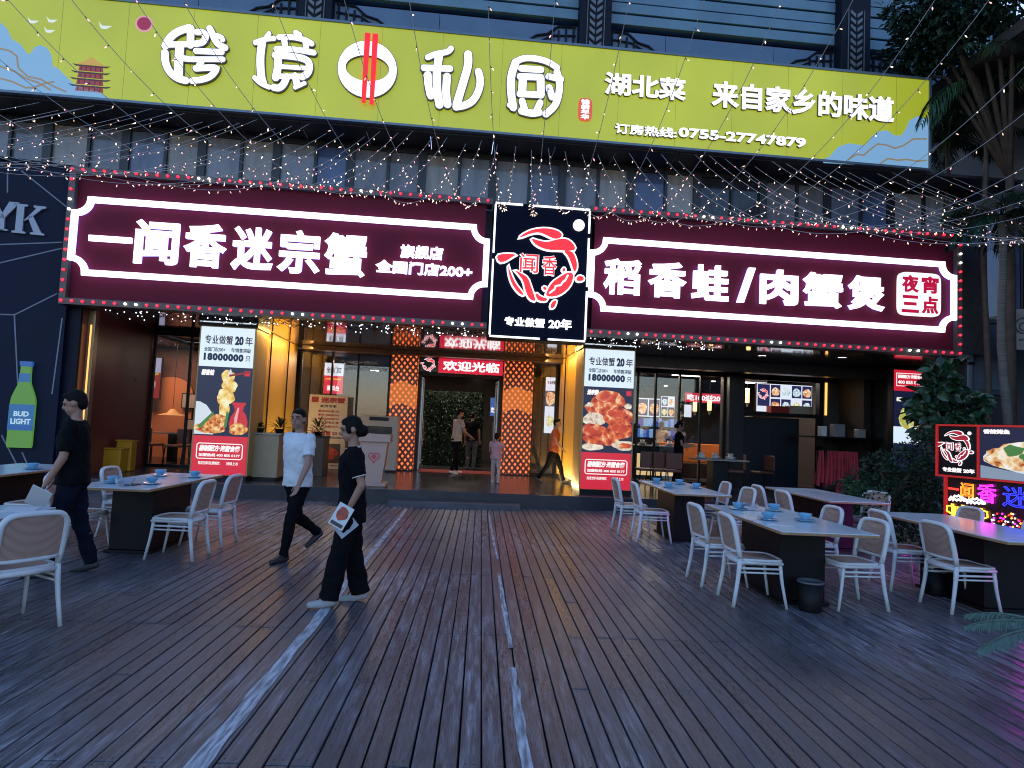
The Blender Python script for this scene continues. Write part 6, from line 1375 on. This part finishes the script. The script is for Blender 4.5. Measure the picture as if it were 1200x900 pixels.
# ================================================================== light strings fanning from the shop front
CAB = P('clear_cable', (.42, .41, .43), .4); BLBM = E('fairy_bulb', (1, .74, .58), 2.8); BLBP = E('fairy_bulb_pink', (1, .40, .48), 2.2); SOCK = P('bulb_socket', (.05, .06, .04), .5)
def bulb_mesh(mat, nm):
    m = MB(); m.tube([(0, 0, 0), (0, 0, -.03)], .006, 6, mi=0); m.lathe([(.0, -.072), (.005, -.060), (.0078, -.052), (.006, -.040), (.005, -.03)], n=8, mi=1); return m.mesh(nm, [SOCK, mat], True)
bm1, bm2, bm4 = bulb_mesh(BLBM, 'bulb_warm'), bulb_mesh(BLBP, 'bulb_pink'), bulb_mesh(E('fairy_bulb_dim', (1, .66, .5), 1.2), 'bulb_dim')
NS = 56; rr = random.Random(12)
def sag(s_):      # s_ = metres in front of the facade -> height
    d = 2.75 - s_
    return 5.22 + (.285 * d * d if d > 0 else .195 * d * d)
def on_screen(p):
    c = CAMR.transposed() @ (p - Vector((0, 0, HCAM)))
    return c.z > 0 and -40 < 600 + FPX * c.x / c.z < 1240 and -60 < 450 + FPX * c.y / c.z < 960
for i in range(NS):
    uf = -9.4 + 18.6 * i / (NS - 1) + rr.uniform(-.04, .04); dzz = rr.uniform(-.12, .12); jf = rr.uniform(.95, 1.05)
    pts = []; smax = 9.2 if abs(uf) < 4.4 else 5.0
    n = int(smax / .12)
    for k in range(n + 1):
        s_ = .02 + smax * k / n; x = (uf - .3) * (1 + .285 * jf * s_) + .3; pts.append(F(x, -s_, sag(s_) + dzz))
    lab = 'thin string of warm fairy bulbs fanning from the shopfront, number %d counted from the left' % (i + 1)
    side = 'left' if uf < -.3 else 'right'
    lab = 'sagging string of warm fairy bulbs, the %s from the %s end of the fan' % (['first', 'second', 'third', 'fourth', 'fifth', 'sixth', 'seventh', 'eighth', 'ninth', 'tenth', 'eleventh', 'twelfth', 'thirteenth', 'fourteenth', 'fifteenth', 'sixteenth', 'seventeenth', 'eighteenth', 'nineteenth', 'twentieth', 'twenty first', 'twenty second', 'twenty third', 'twenty fourth', 'twenty fifth', 'twenty sixth', 'twenty seventh', 'twenty eighth'][i if i < 28 else NS - 1 - i], 'left' if i < 28 else 'right')
    o0 = pts[0]; t = thing('light_string', lab, 'string lights', tuple(o0), 0, 'fairy light strings fanning out over the deck')
    m = MB(o0); m.tube(pts, .0042, 5); m.build('cable', CAB, t)
    acc = rr.uniform(0, .2); nb_ = 0
    for p, q in zip(pts[:-1], pts[1:]):
        seg = (q - p).length; acc += seg
        if acc > (.115 if (q - o0).length < 4.4 else .28) and nb_ < 100:
            acc = 0
            if on_screen(q):
                o = bpy.data.objects.new('bulb', rr.choice((bm1, bm1, bm4, bm4, bm2))); COL.objects.link(o); o.parent = t; o.location = q - o0; o.rotation_euler = (rr.uniform(-1.1, 1.1), rr.uniform(-1.1, 1.1), rr.uniform(0, 6)); nb_ += 1
# tangled garlands along the lower edges of the maroon signs
bm3 = MB().ball((0, 0, 0), .011, 6, 4).mesh('bulb_tiny', E('tiny_bulb', (.95, .92, 1), 3.), True)
for u0, u1, lb in ((-7.8, -3.6, 'left'), (-3.5, -.8, 'middle'), (1.5, 4.0, 'right')):
    t = fthing('tangled_garland', 'tangle of tiny white lights hanging under the maroon sign, %s one of three' % lb, 'string lights', (u0 + u1) / 2, -.2, 3.45, 'tangled light garlands under the maroon signs')
    pts = []; n = 260
    for k in range(n): f_ = k / n; pts.append(Vector((u0 + (u1 - u0) * f_ + .12 * math.sin(k * 1.7), -.16 + .04 * math.sin(k * 2.3), 3.43 + .06 * math.sin(k * .9) + .04 * math.sin(k * 2.9) - .03)))
    m = FM(t); m.tube(pts, .005, 4); m.build('cable', BLK, t)
    for k in range(3, n, 4):
        o = bpy.data.objects.new('bulb', bm3); COL.objects.link(o); o.parent = t; o.location = pts[k] - o_org[t.name] + Vector((0, -.01, -.012))

# ================================================================== people
SKIN = P('skin', (.33, .18, .125), .5, noise=.05); HAIR = P('black_hair', (.006, .005, .005), .7, spec=.15); EYE = P('eye_dark', (.01, .008, .008), .2); LIP = P('lip', (.26, .10, .09), .5)
def remesh(mb, voxel, name, mat, parent, label=None, sm=3):
    me = mb.mesh(name + '_raw', mat, False); o = bpy.data.objects.new('tmp', me); COL.objects.link(o)
    r_ = o.modifiers.new('r', 'REMESH'); r_.mode = 'VOXEL'; r_.voxel_size = voxel; r_.use_smooth_shade = True
    s_ = o.modifiers.new('s', 'SMOOTH'); s_.factor = .5; s_.iterations = sm
    if name in ('shirt', 'trousers'):      # cloth folds
        tx = bpy.data.textures.get('folds') or bpy.data.textures.new('folds', 'CLOUDS'); tx.noise_scale = .085; tx.noise_depth = 1
        d_ = o.modifiers.new('d', 'DISPLACE'); d_.texture = tx; d_.strength = .028; d_.mid_level = .5; d_.texture_coords = 'LOCAL'
    dg = bpy.context.evaluated_depsgraph_get(); m2 = bpy.data.meshes.new_from_object(o.evaluated_get(dg)); bpy.data.objects.remove(o); bpy.data.meshes.remove(me)
    m2.name = name; m2.materials.clear(); m2.materials.append(mat)
    m2.polygons.foreach_set('use_smooth', [True] * len(m2.polygons))
    o = bpy.data.objects.new(name, m2); COL.objects.link(o); o.parent = parent
    if label: o['label'] = label
    return o
def person(lab, loc, heading, H=1.70, lean=0., twist=0., hip=((0, 5), (0, 5)), arms=((0, 8, 10, 0), (0, 8, 10, 0)), head=(0., 0.), shirt=None, trousers=None, shoes=None, hair='short', vox=.010,
           sleeve=.55, wide=1., collar=None, girth=1., leg_abd=2.5, hem=None, zbase=0., shoe_heel=True, child=False, group=None):
    """heading: the way the figure faces (0 = +Y, anticlockwise). hip: per side (thigh flexion, knee bend); arms: per side (flexion, abduction, elbow bend, inward turn); sides are (left, right)."""
    t = thing('person', lab, 'person', (loc[0], loc[1], zbase), heading, group)
    k = H / 1.70; V = Vector
    hs = 1.25 if child else 1.
    hipz = (.86 if not child else .80)
    def T(p): return p * k
    pelvis = V((0, 0, hipz + .05)); la = R(lean); up = V((0, math.sin(la), math.cos(la))); rt = V((math.cos(R(twist)), math.sin(R(twist)), 0)); fw = V((-math.sin(R(twist)), math.cos(R(twist)), 0)) * math.cos(la) - V((0, 0, math.sin(la)))
    waist = pelvis + up * .13; chest = pelvis + up * .34; neck0 = pelvis + up * .53; shz = pelvis + up * .485; headc = neck0 + up * .175 + V((0, .025, 0))
    J = {}
    for s, i in ((-1, 0), (1, 1)):
        hj = pelvis + V((s * .085, 0, -.03)); f_, kn = R(hip[i][0]), R(hip[i][1]); ab = R(leg_abd) * s
        dth = V((math.sin(ab), math.sin(f_), -math.cos(f_))).normalized(); kj = hj + dth * .41; f2 = f_ - kn; dsh = V((math.sin(ab) * .3, math.sin(f2), -math.cos(f2))).normalized(); aj = kj + dsh * .40
        tf = f2 * .6; dft = V((s * .12, math.cos(tf), math.sin(tf) if f2 < -.2 else 0)).normalized()
        J[s] = dict(h=hj, k=kj, a=aj, d=dft, sh=shz + rt * s * (.175 * girth), )
        fl, abd, el, inn = [R(x) for x in arms[i]]
        du = (fw * math.sin(fl) + rt * s * math.sin(abd) - up * math.cos(fl)).normalized(); ej = J[s]['sh'] + du * .29
        df = (fw * math.sin(fl + el) + rt * s * (math.sin(abd) * .5 - math.sin(inn)) - up * math.cos(fl + el)).normalized(); wj = ej + df * .25
        J[s].update(e=ej, w=wj, df=df)
    zmin = min(min((J[s]['a'] - V((0, 0, .075))).z, (J[s]['a'] + J[s]['d'] * .17 + V((0, 0, -.06))).z) for s in (-1, 1)); off = V((0, 0, -zmin))
    for s in (-1, 1):
        for q in 'hkaewsh'.replace('sh', ''): J[s][q] = J[s][q] + off
        J[s]['sh'] = J[s]['sh'] + off
    pelvis, waist, chest, neck0, shz, headc = [p + off for p in (pelvis, waist, chest, neck0, shz, headc)]
    G = girth
    def loft(m, secs):
        """closed elliptical loft; secs = (centre, half width, half depth)"""
        n = 24; vs = []; fs = []
        for c, a_, b_ in secs:
            for q in range(n):
                th_ = 2 * math.pi * q / n; vs.append(T(c + rt * a_ * math.cos(th_) + fw * b_ * math.sin(th_)))
        for i in range(len(secs) - 1):
            for q in range(n): fs.append((i * n + q, i * n + (q + 1) % n, (i + 1) * n + (q + 1) % n, (i + 1) * n + q))
        fs += [tuple(range(n - 1, -1, -1)), tuple((len(secs) - 1) * n + q for q in range(n))]; m.add(vs, fs)
    def torso(m, inf=0., low=None, loose=0.):
        P0 = low if low is not None else -.07; S = []
        for h, a_, b_ in ((P0, .158 + loose, .108 + loose), (.03, .155 + loose, .106 + loose), (.13, .143 + loose * .9, .098 + loose * .8), (.25, .150 + loose * .6, .108 + loose * .5), (.36, .165, .116), (.44, .168, .104), (.485, .150, .084), (.515, .10, .066), (.55, .055, .052)):
            S.append((pelvis + up * h + fw * (.012 if .2 < h < .45 else 0), a_ * G + inf, b_ * G + inf))
        loft(m, S)
        m.cap(T(shz + rt * -.125 * G - up * .012), T(shz + rt * .125 * G - up * .012), (.052 + inf) * k, (.052 + inf) * k)
    # --- body
    m = MB(); torso(m, -.006)
    m.cap(T(neck0 - up * .02), T(headc - V((0, .02, .05))), .050 * k, .047 * k)
    hr = Matrix.Rotation(R(head[0]), 3, 'Z') @ Matrix.Rotation(R(-head[1]), 3, 'X')
    def hp(x, y, z): return T(headc) + hr @ V((x, y, z)) * k * hs
    m.ball(hp(0, -.008, .022), (.074 * k * hs, .092 * k * hs, .098 * k * hs), 18, 12, rot=hr); m.ball(hp(0, .022, -.045), (.058 * k * hs, .066 * k * hs, .066 * k * hs), 14, 10, rot=hr); m.ball(hp(0, .066, -.082), (.026 * k * hs, .022 * k * hs, .022 * k * hs), 10, 8)
    m.cap(hp(0, .088, .012), hp(0, .104, -.022), .010 * k * hs, .0145 * k * hs); m.cap(hp(-.022, .083, -.056), hp(.022, .083, -.056), .011 * k * hs, .011 * k * hs); m.cap(hp(-.04, .078, .03), hp(.04, .078, .03), .012 * k * hs, .012 * k * hs)
    for s in (-1, 1): m.ball(hp(s * .076, -.008, -.005), (.013 * k * hs, .022 * k * hs, .032 * k * hs), 8, 6, rot=hr)
    for s in (-1, 1):
        q = J[s]; m.cap(T(q['sh'] - rt * s * .012 - up * .01), T(q['e']), .043 * k * G ** .5, .038 * k); m.cap(T(q['e']), T(q['w']), .040 * k, .027 * k)
        m.cap(T(q['h']), T(q['k']), .082 * k, .056 * k); m.cap(T(q['k']), T(q['a']), .056 * k, .036 * k); m.ball(T(q['k'].lerp(q['a'], .3) + V((0, -.02, 0))), .052 * k)
        m.cap(T(q['a'] + V((0, -.02, -.03))), T(q['a'] + q['d'] * .15 + V((0, 0, -.045))), .034 * k, .026 * k)
        # hand: palm, four curled fingers, thumb
        df = q['df']; side = rt * s; pn = df.cross(side).normalized(); w_ = q['w']
        m.ball(T(w_ + df * .055), (.016 * k, .040 * k, .050 * k), 10, 8, rot=Matrix((pn, side.cross(pn) if False else pn.cross(df), df)).transposed())
        ac = pn.cross(df).normalized(); inwd = (-side).normalized()
        for fi, (o_, L_) in enumerate(((-.030, .066), (-.010, .076), (.010, .072), (.029, .056))):
            b0 = w_ + df * .092 + ac * o_; b1 = b0 + (df * .9 + inwd * .25).normalized() * L_ * .5; b2 = b1 + (df * .55 + inwd * .8).normalized() * L_ * .5; m.cap(T(b0 - df * .02), T(b1), .0095 * k, .0088 * k, 8); m.cap(T(b1), T(b2), .0088 * k, .0072 * k, 8)
        tb = w_ + df * .03 + ac * -.034; tm = tb + (df * .6 - ac * .7).normalized() * .035; m.cap(T(tb), T(tm), .0125 * k, .011 * k, 8); m.cap(T(tm), T(tm + (df * .95 - ac * .1 + inwd * .25).normalized() * .032), .011 * k, .008 * k, 8)
    remesh(m, vox * k, 'body', SKIN, t, sm=2)
    # --- face details
    for s in (-1, 1): e = MB(); e.ball(hp(s * .030, .0815, .008), (.0105 * k * hs, .006 * k * hs, .0065 * k * hs), 8, 6, rot=hr); e.build('eye', EYE, t, True); e = MB(); e.tube([hp(s * .014, .093, .030), hp(s * .032, .0915, .035), hp(s * .05, .082, .029)], .004 * k, 6); e.build('eyebrow', HAIR, t, True)
    e = MB(); e.cap(hp(-.019, .0915, -.056), hp(.019, .0915, -.056), .0052 * k * hs, .0052 * k * hs, 8); e.build('mouth', LIP, t, True)
    # --- hair
    m = MB()
    m.ball(hp(0, -.020, .040), (.081 * k * hs, .094 * k * hs, .092 * k * hs), 18, 12, rot=hr); m.ball(hp(0, -.05, .0), (.072 * k * hs, .060 * k * hs, .080 * k * hs), 14, 10, rot=hr)
    if hair == 'bun': m.ball(hp(0, -.105, -.035), (.058 * k, .050 * k, .058 * k), 12, 8); m.ball(hp(0, -.07, -.03), (.068 * k, .05 * k, .06 * k), 12, 8); m.ball(hp(0, .03, .075), (.066 * k, .05 * k, .04 * k), 12, 8); m.ball(hp(-.06, .02, .02), (.02 * k, .04 * k, .06 * k), 8, 6); m.ball(hp(.06, .02, .02), (.02 * k, .04 * k, .06 * k), 8, 6)
    elif hair == 'tail': m.cap(hp(0, -.10, .02), hp(0, -.13, -.10), .03 * k, .018 * k); m.ball(hp(0, .03, .08), (.07 * k, .05 * k, .04 * k), 10, 8)
    else: m.ball(hp(0, .035, .085), (.062 * k, .045 * k, .032 * k), 12, 8)
    remesh(m, max(vox, .008) * k, 'hair', HAIR, t, sm=1)
    # --- shirt
    m = MB(); torso(m, .013, low=(-.06 + (hem or 0)), loose=.012)
    for s in (-1, 1):
        q = J[s]; end = q['sh'].lerp(q['e'], sleeve) if sleeve <= 1 else q['e'].lerp(q['w'], sleeve - 1)
        s0 = q['sh'] - rt * s * .008 - up * .004; m.cap(T(s0), T(s0.lerp(end, .35)), .064 * k * G ** .5, .064 * k * G ** .5); m.cap(T(s0), T(end), .064 * k * G ** .5, .066 * k, 14, True)
        if sleeve > 1: m.cap(T(q['sh']), T(q['e']), .058 * k, .05 * k)
    so_ = remesh(m, vox * k, 'shirt', shirt, t, sm=5)
    if collar:
        m = MB(); cc_ = neck0 + up * .005
        m.tube([T(cc_ + rt * .066 * math.cos(a_) + fw * .064 * math.sin(a_) + up * (-.012 * math.sin(a_))) for a_ in [2 * math.pi * i / 20 for i in range(20)]], .011 * k, 6, closed=True)
        for s in (-1, 1):
            q = J[s]; end = q['sh'].lerp(q['e'], sleeve); ax = (q['e'] - q['sh']).normalized(); x_ = ax.orthogonal().normalized(); y_ = ax.cross(x_); m.tube([T(end + x_ * .064 * math.cos(a_) + y_ * .064 * math.sin(a_)) for a_ in [2 * math.pi * i / 18 for i in range(18)]], .006 * k, 6, closed=True)
        m.build('collar_trim', collar, so_, True)
    # --- trousers
    m = MB(); m.ball(T(pelvis + V((0, -.01, -.01))), (.158 * G * k, .128 * G * k, .125 * k), 18, 12)
    for s in (-1, 1):
        q = J[s]; w2 = .072 * wide; m.cap(T(q['h']), T(q['k']), .098 * k * (1 + .12 * (wide - 1)), (.068 + .028 * (wide - 1)) * k); low = q['k'].lerp(q['a'], 1.02); m.cap(T(q['k']), T(low), (.068 + .028 * (wide - 1)) * k, (.050 + .055 * (wide - 1)) * k, 14, True); m.ball(T(q['k']), (.068 + .028 * (wide - 1)) * k)
    remesh(m, vox * k, 'trousers', trousers, t, sm=3)
    # --- shoes
    for s in (-1, 1):
        q = J[s]; a = q['a']; d = q['d']; m = MB(); m.cap(T(a + d * -.035 + V((0, 0, -.035))), T(a + d * .06 + V((0, 0, -.04))), .040 * k, .041 * k); m.cap(T(a + d * .05 + V((0, 0, -.045))), T(a + d * .165 + V((0, 0, -.052))), .041 * k, .030 * k); remesh(m, .008 * k, 'shoe', shoes, t, sm=1)
    J['hd'] = hp; t['_k'] = k
    del t['_k']
    return t, J, T
WT = P('white_cotton', (.62, .66, .70), .8, noise=.10, nscale=6, bump=.3); BK = P('black_cotton', (.004, .004, .006), .9, spec=.12, noise=.2, nscale=6, bump=.3); NB_ = P('dark_denim', (.007, .009, .02), .9, spec=.12, noise=.2); BT = P('black_trousers', (.004, .004, .006), .9, spec=.12, noise=.2, nscale=5, bump=.3)
SHW = P('white_shoe', (.6, .6, .6), .5); SHB = P('black_shoe', (.015, .015, .016), .45); TRIM = P('pale_trim', (.55, .52, .50), .7)
hd_ = lambda dx, dy: math.atan2(-dx, dy)     # heading that faces (dx, dy)
# man in the white T-shirt, walking towards the lower left
tm, J, T = person('man in white T-shirt and black trousers walking past the tan counter', (-2.07, 7.70), hd_(-.60, -.80), 1.69, lean=2, hip=((20, 10), (-14, 42)), arms=((14, 12, 18, 0), (-18, 12, 16, 0)), head=(28, 0), shirt=WT, trousers=BT, shoes=SHB, girth=1.12, vox=.009, sleeve=.68)
m = MB(); q = J[1]; ax = q['df']; x_ = ax.orthogonal().normalized(); y_ = ax.cross(x_); m.tube([T(q['w'] + x_ * .031 * math.cos(a_) + y_ * .031 * math.sin(a_)) for a_ in [2 * math.pi * i / 16 for i in range(16)]], .008, 6, closed=True); m.build('wristwatch', DARKM, tm, True)
m = MB(); q = J[-1]
# woman in black with a leaflet
tw, J, T = person('woman in black polo shirt with pale trim and wide black trousers carrying leaflets', (-1.10, 5.90), hd_(-.97, -.24), 1.60, lean=2, hip=((13, 3), (-5, 8)), arms=((-14, 8, 40, 16), (-12, 8, 20, 0)), head=(4, 14), shirt=BK, trousers=BT, shoes=P('scuffed_white_shoe', (.36, .36, .38), .6), hair='bun', wide=1.75, collar=TRIM, vox=.009, sleeve=.72, girth=.98, hem=-.10)
q = J[-1]; hc = Vector((0, 0, 0)) + T(q['w'] + q['df'] * .10)
Mw = Matrix.Translation((-1.10, 5.90, 0)) @ Matrix.Rotation(hd_(-.97, -.24), 4, 'Z'); hw_ = Mw @ hc
lt = thing('leaflet', 'white edged leaflet with a red crab picture held in the walking woman\'s hand', 'leaflet', tuple(hw_), 0)
lm = MB(); lm.box(-.072, .072, -.003, .003, -.10, .10, 0); lm.build('sheet', PAP, lt); lm = MB(); lm.prism(wob((0, .02), .052, .058, seed=3), -.0052, -.0035, 0); lm.box(-.058, .058, -.005, -.0035, -.09, -.06, 1); lm.build('printed_picture', [P('crab_ink', (.35, .05, .02), .5, noise=.6, nscale=14), PBL], lt); lt.rotation_euler = (R(-14), R(24), R(-14))
lt.location = hw_ + Vector((-.005, -.075, .03))
l2 = thing('leaflet', 'plain pale leaflet tucked behind the picture leaflet in the woman\'s hand', 'leaflet', tuple(hw_ + Vector((.03, -.03, -.06))), 0); lm = MB(); lm.box(-.062, .062, -.003, .003, -.09, .09); lm.build('sheet', P('pale_blue_paper', (.35, .38, .44), .6), l2); l2.rotation_euler = (R(-8), R(48), R(-5))
# dark clothed man at the left
td, J, T = person('man in black T-shirt and dark jeans striding left between the tables', (-3.92, 6.60), hd_(-.95, -.3), 1.73, lean=1, hip=((12, 6), (-9, 9)), arms=((8, 6, 18, 0), (8, 8, 25, 5)), head=(0, 18), shirt=BK, trousers=NB_, shoes=P('grey_shoe', (.05, .05, .055), .5), girth=1.08, vox=.010, sleeve=.8, wide=1.2)
q = J[-1]; Mw = Matrix.Translation((-3.92, 6.60, 0)) @ Matrix.Rotation(hd_(-.95, -.3), 4, 'Z'); hw_ = Mw @ T(q['w'] + q['df'] * .12)
m = MB(); m.box(-.09, .09, -.004, .004, -.12, .12); o = m.build('paper_napkin', PAP); o.location = hw_ + Vector((0, 0, -.03)); o.rotation_euler = (.6, .5, .3); tag(o, 'white folded paper in the hand of the striding dark man', 'paper')
# people at the door and inside
def fpos(u, w): q = F(u, w, 0); return (q.x, q.y)
def ppos(px, py): q = gp(px, py, PZ); return (q.x, q.y)
person('young man in white T-shirt stepping in at the entrance door', ppos(533, 555), hd_(.75, .45), 1.70, lean=4, hip=((10, 6), (-8, 8)), arms=((10, 8, 30, 0), (22, 6, 40, 0)), head=(-10, 22), shirt=P('cream_cotton', (.42, .36, .32), .8), trousers=BT, shoes=SHW, vox=.013, zbase=PZ)
person('person in dark clothes behind the young man in the doorway', (ppos(551, 551)[0], ppos(551, 551)[1] + .2), hd_(.2, 1), 1.66, hip=((4, 4), (-4, 4)), arms=((5, 6, 10, 0), (5, 6, 10, 0)), shirt=BK, trousers=P('grey_trousers', (.06, .06, .065), .8), shoes=SHB, vox=.014, zbase=PZ)
person('small child in pink top and pale trousers by the right lattice column', ppos(580, 566), hd_(.1, 1), 1.12, hip=((8, 4), (-6, 8)), arms=((15, 8, 60, 0), (4, 8, 10, 0)), head=(0, 8), shirt=P('pink_cotton', (.46, .24, .26), .8), trousers=P('pale_pink_cotton', (.42, .30, .30), .8), shoes=SHW, hair='tail', vox=.014, zbase=PZ, child=True, girth=1.15)
person('person in rust orange top walking right beside the crab display', ppos(647, 566), hd_(.95, -.3), 1.58, lean=4, hip=((24, 8), (-18, 18)), arms=((-18, 8, 20, 0), (20, 8, 30, 0)), head=(0, 4), shirt=P('rust_cotton', (.32, .07, .025), .8), trousers=BT, shoes=P('grey_shoe', (.05, .05, .055), .5), vox=.013, zbase=PZ)
person('waitress in black clothes standing behind the dark inside table at the right windows', fpos(fp(795, 530, 3.2)[0], 3.2), hd_(.95, -.2), 1.62, hip=((8, 4), (-6, 6)), arms=((20, 6, 70, 0), (14, 6, 70, 0)), head=(0, 10), shirt=BK, trousers=BT, shoes=SHB, hair='bun', vox=.013, zbase=PZ)
person('cook in a pale shirt working at the blue lit fridge', fpos(fp(774, 530, 7.8)[0], 7.8), hd_(.6, .8), 1.66, hip=((4, 4), (-4, 4)), arms=((20, 25, 30, 0), (30, 25, 40, 0)), shirt=P('pale_shirt', (.40, .32, .27), .8), trousers=BT, shoes=SHB, vox=.014, zbase=PZ)
